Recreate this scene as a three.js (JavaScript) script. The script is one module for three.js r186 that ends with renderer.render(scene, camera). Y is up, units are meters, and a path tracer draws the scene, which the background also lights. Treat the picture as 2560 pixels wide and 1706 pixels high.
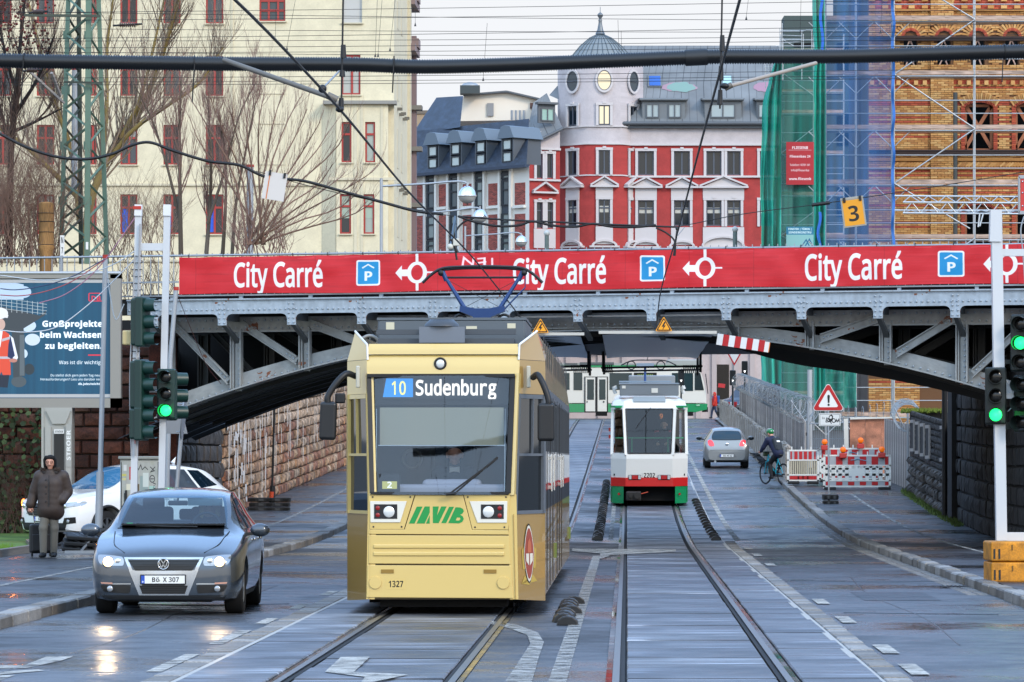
import * as THREE from 'three';
import { mergeGeometries, mergeVertices, toCreasedNormals } from 'three/addons/utils/BufferGeometryUtils.js';
import { RoundedBoxGeometry } from 'three/addons/geometries/RoundedBoxGeometry.js';
import { MarchingCubes } from 'three/addons/objects/MarchingCubes.js';
import { Brush, Evaluator, SUBTRACTION } from 'three-bvh-csg';

// ---------- camera, sky, sun, exposure ----------
const F = 9585, HY = 1150, HC = 1.84;            // focal length in photograph pixels, eye-level row, eye height
const scene = new THREE.Scene();
const camera = new THREE.PerspectiveCamera(2 * Math.atan(853 / F) * 180 / Math.PI, 2560 / 1706, 0.5, 1500);
camera.position.set(0, HC, 0);
camera.setViewOffset(2560, 1706, 0, 853 - HY, 2560, 1706);   // shifted lens: verticals stay vertical
scene.add(camera);
const fade = (a, b, x) => { const t = Math.min(1, Math.max(0, (x - a) / (b - a))); return t * t * (3 - 2 * t); };
const SUN = new THREE.Vector3(0.62, 0.55, 0.7).normalize();
function hash(x, y, s) { let h = Math.imul(x | 0, 374761393) ^ Math.imul(y | 0, 668265263) ^ Math.imul(s | 0, 974634777); h = Math.imul(h ^ (h >>> 13), 1274126177); return ((h ^ (h >>> 16)) >>> 0) / 4294967296; }
function vn(x, y, per, s) {                                                  // value noise that repeats every `per` cells
const ix = Math.floor(x), iy = Math.floor(y), fx = x - ix, fy = y - iy, m = (a) => ((a % per) + per) % per;
const u = fx * fx * (3 - 2 * fx), v = fy * fy * (3 - 2 * fy);
const a = hash(m(ix), m(iy), s), b = hash(m(ix + 1), m(iy), s), c = hash(m(ix), m(iy + 1), s), d = hash(m(ix + 1), m(iy + 1), s);
return a + (b - a) * u + (c - a) * v + (a - b - c + d) * u * v;
}
const fbm = (u, v, per, oct, s) => { let t = 0, a = .5, n = 0; for (let i = 0; i < oct; i++) { t += a * vn(u * per, v * per, per, s + i); n += a; a *= .5; per *= 2; } return t / n; };
{
const W = 768, H = 384, data = new Float32Array(W * H * 4);
for (let j = 0; j < H; j++) for (let i = 0; i < W; i++) {
const el = ((j + .5) / H - .5) * Math.PI, az = ((i + .5) / W - .5) * 2 * Math.PI, y = Math.sin(el);
const x = Math.cos(az) * Math.cos(el), z = Math.sin(az) * Math.cos(el), e = el * 180 / Math.PI;
const c = fbm((i + .5) / W, (j + .5) / H, 6, 5, 3);
const low = 1 - fade(7.5, 16, e + (c - .5) * 4), back = fade(-.2, .9, z);  // pale band near the horizon, brighter towards the low winter sun
const cloud = Math.min(1, Math.max(0, (c - .38) * 3));
const blue = [.72, 1.18, 2.0], white = [1.3, 1.5, 1.85], horizon = [.93, .95, .985];
const o = (j * W + i) * 4;
for (let k = 0; k < 3; k++) {
let s = blue[k] + (white[k] - blue[k]) * cloud * .55;
s = s + (horizon[k] - s) * low;
s *= 1 + back * [1.0, .85, .6][k] * (1 - .35 * fade(40, 80, e));
data[o + k] = y < 0 ? .2 : s * .82;
}
data[o + 3] = 1;
}
const t = new THREE.DataTexture(data, W, H, THREE.RGBAFormat, THREE.FloatType);
t.mapping = THREE.EquirectangularReflectionMapping; t.magFilter = THREE.LinearFilter; t.needsUpdate = true;
scene.background = t; scene.environment = t;
}
const sun = new THREE.DirectionalLight(0xffe8cc, 1.5);
sun.position.copy(SUN).multiplyScalar(200).add(new THREE.Vector3(0, 0, -80)); sun.target.position.set(0, 0, -80);
sun.castShadow = true; sun.shadow.radius = 24; sun.shadow.mapSize.set(4096, 4096);
Object.assign(sun.shadow.camera, { left: -90, right: 90, top: 130, bottom: -130, near: 1, far: 600 });
scene.add(sun, sun.target);
const renderer = new THREE.WebGLRenderer({ antialias: true });
renderer.setSize(1024, 682);
renderer.shadowMap.enabled = true;
renderer.toneMapping = THREE.LinearToneMapping;
renderer.toneMappingExposure = 1.2;

// ---------- helpers ----------
const V = (x, y, z) => new THREE.Vector3(x, y, z);
const P = (x, y, d) => V((x - 1280) * d / F, HC + (HY - y) * d / F, -d);     // photograph pixel at a distance -> point in the place
let seed = 7;
const rnd = () => { seed = (seed + 0x6d2b79f5) | 0; let t = Math.imul(seed ^ (seed >>> 15), 1 | seed); t = (t + Math.imul(t ^ (t >>> 7), 61 | t)) ^ t; return ((t ^ (t >>> 14)) >>> 0) / 4294967296; };
const rr = (a, b) => a + (b - a) * rnd();
const ORD = 'first second third fourth fifth sixth seventh eighth ninth tenth eleventh twelfth thirteenth fourteenth fifteenth sixteenth seventeenth eighteenth nineteenth twentieth'.split(' ').concat('first second third fourth fifth sixth seventh eighth ninth'.split(' ').map(w => 'twenty-' + w), 'thirtieth', 'first second third fourth fifth'.split(' ').map(w => 'thirty-' + w));
const lerp = (a, b, t) => a + (b - a) * t;
const interp = (tab, x) => { if (x <= tab[0][0]) return tab[0][1]; for (let i = 1; i < tab.length; i++) if (x <= tab[i][0]) { const [a, b] = [tab[i - 1], tab[i]]; return lerp(a[1], b[1], (x - a[0]) / (b[0] - a[0])); } return tab[tab.length - 1][1]; };
const GT = [[80, 0], [86, .05], [92, .14], [98, .27], [107, .52], [116, .80], [138, 1.52], [166, 2.46], [199, 3.55], [212, 3.95], [220, 4.16], [226, 4.28], [234, 4.34], [600, 4.4]];
const G = (d) => interp(GT, d);                                              // height of the road at distance d: level, then up the ramp
const SX = (t, d) => t + .03 * d;                                            // the street runs 3 % to the right
const T = (t, d, h = 0) => V(SX(t, d), G(d) + h, -d);
const uvxyz = (g) => { for (const n of Object.keys(g.attributes)) if (!['position', 'normal', 'uv'].includes(n)) g.deleteAttribute(n); if (!g.attributes.normal) g.computeVertexNormals(); if (!g.attributes.uv) g.setAttribute('uv', new THREE.BufferAttribute(new Float32Array(g.attributes.position.count * 2), 2)); if (!g.index) { const n = g.attributes.position.count, a = new Uint32Array(n); for (let i = 0; i < n; i++) a[i] = i; g.setIndex(new THREE.BufferAttribute(a, 1)); } return g; };
const mg = (list) => { list = list.flat(Infinity).filter(Boolean).map(uvxyz); return list.length === 1 ? list[0] : mergeGeometries(list); };
const mat4 = (pos, rot = [0, 0, 0], sc = [1, 1, 1]) => new THREE.Matrix4().compose(V(...pos), new THREE.Quaternion().setFromEuler(new THREE.Euler(...rot)), V(...sc));
const at = (g, x = 0, y = 0, z = 0, rx = 0, ry = 0, rz = 0) => g.applyMatrix4(mat4([x, y, z], [rx, ry, rz]));
const bx = (w, h, d, x, y, z, rx, ry, rz) => at(new THREE.BoxGeometry(w, h, d), x, y, z, rx, ry, rz);
const rb = (w, h, d, r, x, y, z, rx, ry, rz) => at(new RoundedBoxGeometry(w, h, d, 2, Math.min(r, w / 2.01, h / 2.01, d / 2.01)), x, y, z, rx, ry, rz);
const cy = (r1, r2, h, x, y, z, rx, ry, rz, n = 16) => at(new THREE.CylinderGeometry(r1, r2, h, n), x, y, z, rx, ry, rz);
const sp = (r, x, y, z, sx = 1, sy = 1, sz = 1, n = 14) => new THREE.SphereGeometry(r, n, Math.ceil(n * .7)).applyMatrix4(mat4([x, y, z], [0, 0, 0], [sx, sy, sz]));
const lathe = (pts, n = 20) => new THREE.LatheGeometry(pts.map(p => new THREE.Vector2(p[0], p[1])), n);
function rod(a, b, r, n = 6, r2 = r) {                                       // round bar between two points
const d = b.clone().sub(a), g = new THREE.CylinderGeometry(r2, r, d.length(), n);
return g.applyMatrix4(new THREE.Matrix4().compose(a.clone().add(b).multiplyScalar(.5), new THREE.Quaternion().setFromUnitVectors(V(0, 1, 0), d.normalize()), V(1, 1, 1)));
}
function bar(a, b, w, h, up = V(0, 1, 0)) {                                  // square bar between two points, h along `up`
const d = b.clone().sub(a), l = d.length(), z = d.normalize(), x = up.clone().cross(z).normalize(), y = z.clone().cross(x);
return new THREE.BoxGeometry(w, h, l).applyMatrix4(new THREE.Matrix4().makeBasis(x, y, z).setPosition(a.clone().add(b).multiplyScalar(.5)));
}
const tube = (pts, r, n = 6, seg = 0) => new THREE.TubeGeometry(new THREE.CatmullRomCurve3(pts), seg || pts.length * 6, r, n);
const shp = (pts, holes = []) => { const s = new THREE.Shape(pts.map(p => new THREE.Vector2(p[0], p[1]))); for (const h of holes) s.holes.push(h instanceof THREE.Path ? h : new THREE.Path(h.map(p => new THREE.Vector2(p[0], p[1])))); return s; };
const ext = (s, depth, bev = 0, cs = 8) => new THREE.ExtrudeGeometry(Array.isArray(s) ? shp(s) : s, { depth, bevelEnabled: bev > 0, bevelSize: bev, bevelThickness: bev, bevelSegments: 2, curveSegments: cs });
const rect = (x0, y0, x1, y1) => [[x0, y0], [x1, y0], [x1, y1], [x0, y1]];
const flat = (s) => new THREE.ShapeGeometry(Array.isArray(s) ? shp(s) : s, 16);
function quad(a, b, c, d, uv = [0, 0, 1, 1]) {                               // a b c d counter-clockwise from lower left
const g = new THREE.BufferGeometry();
g.setAttribute('position', new THREE.BufferAttribute(new Float32Array([a, b, c, d].flatMap(p => p.toArray())), 3));
g.setAttribute('uv', new THREE.BufferAttribute(new Float32Array([uv[0], uv[1], uv[2], uv[1], uv[2], uv[3], uv[0], uv[3]]), 2));
g.setIndex([0, 1, 2, 0, 2, 3]); g.computeVertexNormals(); return g;
}
function grid(n, m, fn, uv) {                                                // surface through fn(i/n, j/m)
const pos = [], u = [], idx = [];
for (let j = 0; j <= m; j++) for (let i = 0; i <= n; i++) { const p = fn(i / n, j / m); pos.push(p.x, p.y, p.z); const q = uv ? uv(i / n, j / m, p) : [i / n, j / m]; u.push(q[0], q[1]); }
for (let j = 0; j < m; j++) for (let i = 0; i < n; i++) { const a = j * (n + 1) + i; idx.push(a, a + 1, a + n + 2, a, a + n + 2, a + n + 1); }
const g = new THREE.BufferGeometry(); g.setAttribute('position', new THREE.Float32BufferAttribute(pos, 3)); g.setAttribute('uv', new THREE.Float32BufferAttribute(u, 2)); g.setIndex(idx); g.computeVertexNormals(); return g;
}
function boxuv(g, s = 1) {                                                   // uv in metres / s by the main direction of each face
const h = g.index ? g.toNonIndexed() : g, p = h.attributes.position, n = h.attributes.normal, u = new Float32Array(p.count * 2);
for (let i = 0; i < p.count; i++) {
const x = Math.abs(n.getX(i)), y = Math.abs(n.getY(i)), z = Math.abs(n.getZ(i));
if (y > x && y > z) { u[2 * i] = p.getX(i) / s; u[2 * i + 1] = p.getZ(i) / s; } else if (x > z) { u[2 * i] = p.getZ(i) / s; u[2 * i + 1] = p.getY(i) / s; } else { u[2 * i] = p.getX(i) / s; u[2 * i + 1] = p.getY(i) / s; }
}
h.setAttribute('uv', new THREE.BufferAttribute(u, 2)); return h;
}
const names = {};
const numbered = (n) => { const k = names[n] = (names[n] ?? -1) + 1; return k ? n + '_' + String(k).padStart(3, '0') : n; };
const tag = (o, label, category, group) => { Object.assign(o.userData, { label, category }); if (group) o.userData.group = group; return o; };
function thing(name, label, category, pos = [0, 0, 0], ry = 0, group) {
const o = new THREE.Group(); o.name = numbered(name); scene.add(o); o.position.set(...(pos.isVector3 ? pos.toArray() : pos)); o.rotation.y = ry; return tag(o, label, category, group);
}
function part(parent, name, geos, m, label) {
const o = new THREE.Mesh(mg([geos]), m); o.name = name; o.castShadow = o.receiveShadow = true; parent.add(o); if (label) o.userData.label = label; return o;
}
const stuffp = (o) => { o.userData.kind = 'stuff'; return o; };
function solo(name, geos, m, label, category, group) { const o = part(scene, numbered(name), geos, m); return tag(o, label, category, group); }
function struct(name, geos, m, parent = scene) { const o = part(parent, parent === scene ? numbered(name) : name, geos, m); if (parent === scene) o.userData.kind = 'structure'; return o; }
function copy(src, pos, ry, label, group) { const r = src.clone(); r.name = numbered(src.name.replace(/_\d{3}$/, '')); scene.add(r); if (pos) r.position.set(...(pos.isVector3 ? pos.toArray() : pos)); if (ry !== undefined) r.rotation.y = ry; r.userData = { ...src.userData }; if (label) r.userData.label = label; if (group) r.userData.group = group; return r; }
// materials: base colours as sRGB hex of the real surface
const M = (c, rough = .6, metal = 0, o = {}) => new THREE.MeshPhysicalMaterial({ color: c, roughness: rough, metalness: metal, ...o });
const glow = (c, i) => new THREE.MeshStandardMaterial({ color: 0x222222, emissive: c, emissiveIntensity: i, roughness: .4 });
function dtex(w, h, fn, srgb = true, rep = true) {
const d = new Uint8Array(w * h * 4);
for (let j = 0; j < h; j++) for (let i = 0; i < w; i++) { const c = fn((i + .5) / w, (j + .5) / h), o = (j * w + i) * 4; if (typeof c === 'number') d[o] = d[o + 1] = d[o + 2] = c; else { d[o] = c[0]; d[o + 1] = c[1]; d[o + 2] = c[2]; } d[o + 3] = 255; }
const t = new THREE.DataTexture(d, w, h); t.magFilter = THREE.LinearFilter; if (rep) t.wrapS = t.wrapT = THREE.RepeatWrapping; if (srgb) t.colorSpace = THREE.SRGBColorSpace; t.needsUpdate = true; return t;
}
function ctex(w, h, draw) { const c = document.createElement('canvas'); c.width = w; c.height = h; const x = c.getContext('2d'); draw(x, w, h); const t = new THREE.CanvasTexture(c); t.colorSpace = THREE.SRGBColorSpace; return t; }
function text(x, s, px, py, size, col, o = {}) { x.save(); x.translate(px, py); if (o.rot) x.rotate(o.rot); x.scale(o.sx ?? 1, 1); x.font = (o.bold === false ? '' : 'bold ') + size + 'px ' + (o.font ?? 'sans-serif'); x.textAlign = o.align ?? 'center'; x.textBaseline = 'middle'; x.fillStyle = col; x.fillText(s, 0, 0); if (o.stroke) { x.strokeStyle = col; x.lineWidth = o.stroke; x.strokeText(s, 0, 0); } x.restore(); }
const cl8 = (v) => Math.max(0, Math.min(255, v));
const tint = (base, f) => base.map(c => cl8(c * f));
const grime = (base, amp, per, s) => dtex(512, 512, (u, v) => { const a = fbm(u, v, per, 5, s), b = fbm(u, v, 64, 2, s + 9); return tint(base, 1 + (a - .5) * amp + (b - .5) * amp * .5); });
const W_STEEL = M(0xc9ccd0, .45, .3), GALV = M(0x9a9fa4, .42, .65), BLACK = M(0x0c0c0d, .5), DARK = M(0x17191b, .55), RUBBER = M(0x0a0a0a, .75), CHROME = M(0xd5d8da, .12, 1), WHITE = M(0xe4e2dc, .4), VOID = M(0x030303, .9);
const WIRE = M(0x1c1f22, .55, .3);
// a wall plane seen between two photograph columns xl, xr at distances dl, dr; at(x, y) gives [metres along it, height]
function Fac(xl, dl, xr, dr) {
const a = P(xl, HY, dl), b = P(xr, HY, dr), L = Math.hypot(b.x - a.x, b.z - a.z), ry = -Math.atan2(b.z - a.z, b.x - a.x), g = new THREE.Group();
g.position.set(a.x, 0, a.z); g.rotation.y = ry; g.updateMatrixWorld(true);
const inv = g.matrixWorld.clone().invert(), o0 = V(0, HC, 0).applyMatrix4(inv);
return { L, pos: [a.x, 0, a.z], ry, at(x, y, off = 0) { const p = V((x - 1280) / F, HC + (HY - y) / F, -1).applyMatrix4(inv).sub(o0), k = (off - o0.z) / p.z; return [o0.x + p.x * k, o0.y + p.y * k]; } };
}
// ---------- the ground: ramp, carriageway, tram tracks, kerbs, pavements, markings ----------
function sheet(t0, t1, d0, d1, h, s = 13, nt = 2) {                           // strip of surface along the street; t0/t1 numbers or functions of d
const f = (t) => typeof t === 'function' ? t : () => t, a = f(t0), b = f(t1), m = Math.max(1, Math.ceil((d1 - d0) / 2));
return grid(nt, m, (u, v) => { const d = lerp(d0, d1, v); return T(lerp(a(d), b(d), u), d, h); }, (u, v, p) => [(p.x + p.z * .03) / s, -p.z / s]);
}
const grainF = (u, v, s) => fbm(u, v, 128, 2, s);
const asphC = dtex(1024, 1024, (u, v) => { const a = fbm(u, v, 5, 4, 11), g = hash(u * 1024, v * 1024, 5), w = fbm(u * 1, v, 24, 3, 15); return tint([56, 58, 62], .35 + a * 1.0 + (g - .5) * .6 + (w - .5) * .7); });
const asphR = dtex(1024, 1024, (u, v) => { const a = fbm(u, v, 4, 5, 21), b = fbm(u, v, 40, 2, 25); return cl8(84 + (a - .45) * 280 + (b - .5) * 90); }, false);
const asphB = dtex(1024, 1024, (u, v) => cl8(128 + (hash(u * 1024, v * 1024, 8) - .5) * 150 + (fbm(u, v, 60, 3, 4) - .5) * 120), false);
const ASPH = M(0xffffff, 1, 0, { map: asphC, roughnessMap: asphR, bumpMap: asphB, bumpScale: .008 });
const ASPH2 = M(0xd8d2cf, 1, 0, { map: asphC, roughnessMap: asphR, bumpMap: asphB, bumpScale: .007 });
const streak = (u, v, s) => { let t = 0; for (let i = 0; i < 4; i++) { const k = 2 ** i; t += vn(u * 3 * k, v * 26 * k, 3 * k, s + i) / 1.6 ** i; } return t / 2.26; };
// lateral streaks: value noise with different periods along and across
function vn2(x, y, px, py, s) { const ix = Math.floor(x), iy = Math.floor(y), fx = x - ix, fy = y - iy, m = (a, p) => ((a % p) + p) % p, u = fx * fx * (3 - 2 * fx), v = fy * fy * (3 - 2 * fy); const a = hash(m(ix, px), m(iy, py), s), b = hash(m(ix + 1, px), m(iy, py), s), c = hash(m(ix, px), m(iy + 1, py), s), d = hash(m(ix + 1, px), m(iy + 1, py), s); return a + (b - a) * u + (c - a) * v + (a - b - c + d) * u * v; }
const str2 = (u, v, s) => vn2(u * 3, v * 30, 3, 30, s) * .5 + vn2(u * 6, v * 90, 6, 90, s + 1) * .32 + vn2(u * 14, v * 200, 14, 200, s + 2) * .18;
const slabC = dtex(1024, 1024, (u, v) => { const a = str2(u, v, 31), b = fbm(u, v, 6, 4, 33), g = hash(u * 1024, v * 1024, 6); return tint([122, 126, 132], .3 + a * .95 + (b - .5) * .5 + (g - .5) * .2 + (a > .66 ? .3 : 0)); });
const slabR = dtex(1024, 1024, (u, v) => { const a = str2(u, v, 31), b = fbm(u, v, 5, 3, 36); return cl8(66 + a * 90 + (b - .5) * 80); }, false);
const slabB = dtex(1024, 1024, (u, v) => cl8(str2(u, v, 41) * 200 + (hash(u * 1024, v * 1024, 3) - .5) * 40), false);
const SLAB = [0xffffff, 0xe2e2e6, 0xc9ccd2].map(c => M(c, 1, 0, { map: slabC, roughnessMap: slabR, bumpMap: slabB, bumpScale: .008 }));
const graniteC = dtex(256, 256, (u, v) => tint([142, 138, 132], .72 + fbm(u, v, 6, 4, 51) * .45 + (hash(u * 256, v * 256, 2) - .5) * .35));
const STONE = [0xffffff, 0xddd6cc, 0xc4c0ba].map(c => M(c, .55, 0, { map: graniteC }));
const tL = (d) => lerp(-2.155, -2.045, Math.min(1, (d - 31) / 150)), tR = () => .625;

{ // land under everything, out to the horizon
const g = grid(24, 120, (u, v) => { const d = lerp(-40, 620, v); return V(lerp(-320, 320, u), G(d) - .08, -d); }, (u, v) => [u * 100, v * 100]);
struct('ground', g, M(0x4b4843, .9));
const c = sheet(-140, 140, 218, 246, -.012); struct('crossing_street', c, ASPH);
}
struct('road', [sheet(-6.8, (d) => tL(d) - 1.58, 4, 219, 0), sheet((d) => tL(d) + .79, -.16, 4, 219, .002), sheet(2.12, 4.95, 4, 219, 0)], ASPH);
struct('track_base', sheet((d) => tL(d) - 1.6, 2.14, 4, 222, -.045), M(0x2b2a29, .7));

function slab(ta, tb, d0, d1, h, gap = .012, low = .05, bev = .012, jag = 0) {  // one bevelled block lying in the street, 10 faces
const a = typeof ta === 'function' ? ta : () => ta, b = typeof tb === 'function' ? tb : () => tb, e0 = d0 + gap, e1 = d1 - gap, j = () => (rnd() - .5) * jag;
const c = [[a(e0) + gap, e0], [b(e0) - gap, e0], [b(e1) - gap, e1], [a(e1) + gap, e1]], s = [[1, 1], [-1, 1], [-1, -1], [1, -1]], dh = j();
const top = c.map(([t, d], i) => T(t + s[i][0] * bev, d + s[i][1] * bev, h + dh + j() * .3)), mid = c.map(([t, d], i) => T(t + j(), d, h + dh - bev)), bot = c.map(([t, d]) => T(t, d, h - low));
const pos = [], q = (A, B, C, D) => pos.push(A, B, C, A, C, D);
q(...top); for (let i = 0; i < 4; i++) { const k = (i + 1) % 4; q(mid[i], mid[k], top[k], top[i]); q(bot[i], bot[k], mid[k], mid[i]); }
const g = new THREE.BufferGeometry(); g.setAttribute('position', new THREE.Float32BufferAttribute(pos.flatMap(p => p.toArray()), 3)); g.computeVertexNormals();
const uv = []; for (const p of pos) { const n = uv.length / 2; uv.push((p.x + p.z * .03 + p.y) / 3, (-p.z + p.y) / 3); } g.setAttribute('uv', new THREE.Float32BufferAttribute(uv, 2)); return g;
}
{ // two tram tracks: rails with their grooves, concrete slabs between and beside them
const RAIL = M(0x77736e, .38, .9), GROOVE = M(0x0b0a09, .8), FILL = M(0x9a958c, .5, 0, { map: slabC, roughnessMap: asphR });
for (const [c, far, l0, l1] of [[tL, 218, -1.57, -.79], [tR, 221, null, null]]) {
const tr = new THREE.Group(); tr.name = 'tram_track' + (c === tR ? '_001' : ''); tr.userData.kind = 'structure'; scene.add(tr);
for (const s of [-1, 1]) {
const o = s * .7175, r = sheet((d) => c(d) + o - .03, (d) => c(d) + o + .03, 6, far, .022), k = s < 0 ? .03 : -.075;
struct('rail', r, RAIL, tr); struct('groove', sheet((d) => c(d) + o + k, (d) => c(d) + o + k + .045, 6, far, .006), GROOVE, tr);
struct('joint_filler', [sheet((d) => c(d) + o + (s < 0 ? -.085 : .033), (d) => c(d) + o + (s < 0 ? -.033 : .085), 6, far, .012)], FILL, tr);
}
for (let d = 6, i = 0; d < far - 2; i++) {
const n = d < 25 ? d + 4.8 : d + (d < 100 ? 1.7 : 3.4) * rr(.96, 1.04), e = Math.min(n, far);
if (d < 8 || d > 24) {
const sl = (a, b) => struct('slab', slab((x) => c(x) + a, (x) => c(x) + b, d, e, .014 + rr(-.003, .005), .016, .07, .01, .006), SLAB[Math.floor(rnd() * 3)], tr);
sl(-.64, .64); if (l0) { sl(l0, -.81); } else { sl(.81, 1.5); }
}
d = e;
}
}
}
{ // kerbs of granite blocks, setts along the track edges
for (const [s, t0, t1, nm] of [[-1, -7.08, -6.8, 'kerb'], [1, 4.95, 5.2, 'kerb_001']]) {
const k = new THREE.Group(); k.name = nm; k.userData.kind = 'structure'; scene.add(k);
for (let d = s < 0 ? 37 : 44; d < 160;) { const n = d + (d < 90 ? 1 : 2) * rr(.85, 1.15), sh = rr(-.012, .012); struct('kerb_stone', slab(t0 + sh, t1 + sh, d, n, .13 + rr(-.008, .008), .006, .3, .02, .012), STONE[Math.floor(rnd() * 3)], k); d = n; }
struct('kerb_run', [sheet(t0, t1, 160, 218, .13), sheet(t0, t1, 4, s < 0 ? 37 : 44, .13)], STONE[0], k);
}
const q = new THREE.Group(); q.name = 'sett_strip'; q.userData.kind = 'structure'; scene.add(q);
for (const [t0, t1] of [[(d) => tL(d) - 1.86, (d) => tL(d) - 1.6], [2.14, 2.38]]) for (let d = 29; d < 84;) { const n = d + rr(.34, .5); struct('sett', slab(t0, t1, d, n, .012 + rr(-.006, .006), .008, .05, .012, .008), STONE[Math.floor(rnd() * 3)], q); d = n; }
const g = []; for (let d = 52; d < 118;) { const n = d + rr(.22, .3); for (const t of [4.62, 4.78]) g.push(slab(t, t + .16, d, n, .006, .008, .04, .01, .01)); d = n; }
stuffp(struct('gutter_sett', g, STONE[2], q));
const fill = new THREE.Mesh(sheet((d) => tL(d) - 1.6, (d) => tL(d) - 1.55, 25, 150, .014), M(0xa8a49a, .4)); fill.name = 'joint_filler'; q.add(fill);
const f2 = new THREE.Mesh(sheet(2.06, 2.13, 25, 150, .014), M(0xa8a49a, .4)); f2.name = 'joint_filler'; q.add(f2);
}
struct('pavement', [sheet(-13.2, -7.07, 4, 84, .12), sheet(-10.6, -7.07, 84, 219, .12)], ASPH2);
struct('pavement', [sheet(5.19, 8.9, 4, 134, .12)], ASPH2);
const worn = (lo, s) => dtex(512, 512, (u, v) => cl8((fbm(u, v, 14, 4, s) * .65 + hash(u * 512, v * 512, s) * .35 - lo) * 900 + 128), false);
const MARK = M(0xc4c2bd, .7, 0, { map: grime([214, 212, 206], .6, 14, 61), alphaMap: worn(.36, 63), transparent: true }), MARK2 = M(0xb4b2ae, .65, 0, { map: grime([214, 212, 206], .9, 18, 62), alphaMap: worn(.43, 64), transparent: true });
const mark = (g, m = MARK) => struct('road_marking', g, m);
for (const d of [28.2, 33.2, 38.2, 42.8, 47.2, 52, 57, 62, 67, 72]) mark(sheet(-4.17, -4.03, d, d + (d < 40 ? 3 : 1.6), .006, 2));
mark(sheet(-4.17, -4.03, 84, 216, .006, 2)); mark(sheet(2.4, 2.53, 85, 216, .006, 2));
for (const d of [32.6, 36.2, 43, 48.6, 66, 72.8, 78]) mark(sheet(2.42, 2.58, d, d + 1.7, .014, 2), d > 60 ? MARK2 : MARK);
mark(sheet(-8.6, -8.5, 42, 216, .126, 2), MARK2); mark(sheet(6.56, 6.66, 66, 113, .126, 2), MARK2);
mark(sheet(-.65, -.5, 28, 73, .01, 2), MARK2); mark(sheet(-.42, -.31, 86, 205, .01, 2), MARK2);
const gq = (pts, h = .012) => { const w = pts.map(([x, y]) => { const d = (HC - h) * F / (y - HY); return [(x - 1280) * d / F, d]; }), g = new THREE.ShapeGeometry(shp(w)), a = g.attributes.position; for (let i = 0; i < a.count; i++) { const x = a.getX(i), d = a.getY(i); a.setXYZ(i, x, h, -d); g.attributes.normal.setXYZ(i, 0, 1, 0); g.attributes.uv.setXY(i, x / 2, d / 2); } return g; };
mark(gq([[812, 1680], [852, 1643], [925, 1642], [885, 1680], [1022, 1687], [930, 1706], [895, 1718], [912, 1693]], .03));
mark(gq([[-40, 1664], [60, 1664], [116, 1642], [182, 1642], [150, 1653], [64, 1671], [-40, 1672]], .006)); mark(gq([[-30, 1682], [95, 1674], [112, 1677], [-30, 1690]], .006)); mark(gq([[-40, 1690], [38, 1688], [-40, 1716]], .006));
mark(gq([[1262, 1706], [1300, 1650], [1326, 1610], [1318, 1588], [1270, 1570], [1200, 1556], [1205, 1550], [1290, 1562], [1345, 1582], [1360, 1606], [1345, 1650], [1330, 1706]], .012), MARK2);
mark(gq([[1500, 1398], [1530, 1388], [1690, 1380], [1690, 1374], [1430, 1372], [1430, 1378], [1500, 1384]], .026), MARK2);
{ // tar seams, a patch and the gully at the right kerb
const TAR = M(0x101113, .35), seam = (pts) => struct('tar_seam', tube(pts.map(([t, d]) => T(t, d, -.006)), .014, 5), TAR); seam([[2.5, 58.5], [3.4, 57.6], [4.8, 57.9]]); seam([[3.3, 38], [3.45, 44], [3.3, 52], [3.5, 60]]); seam([[-6.6, 49], [-5.6, 48.4], [-4.3, 48.8]]); seam([[-5.4, 33], [-5.2, 40], [-5.45, 47]]); seam([[2.5, 70], [4.9, 70.4]]); seam([[-6.7, 62], [-4.2, 61.5]]); seam([[2.6, 46], [4.4, 45.4]]);
struct('road_patch', sheet(3.1, 4.1, 50, 53.2, .004), M(0x8a8d92, 1, 0, { map: asphC, roughnessMap: asphR })); struct('road_patch', sheet(-6.1, -5.1, 53, 56, .004), M(0x94969a, 1, 0, { map: asphC, roughnessMap: asphR }));
const g = thing('gully_grate', 'dark sunken gully grate at the foot of the right kerb', 'drain', T(4.74, 55.4), -.03); part(g, 'frame', bx(.4, .012, .5, 0, .004, 0), M(0x0c0c0c, .7)); for (let i = 0; i < 6; i++) part(g, 'bar', bx(.025, .014, .44, -.15 + i * .06, .012, 0), M(0x3a3632, .5, .5)); for (let i = 0; i < 26; i++) part(g, 'fallen_leaf', at(new THREE.CircleGeometry(rr(.02, .045), 5), rr(-.9, .25), .02, rr(-.6, .8), -1.5, 0, rr(0, 3)), M(0x3a2a1c, .8));
}
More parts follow.
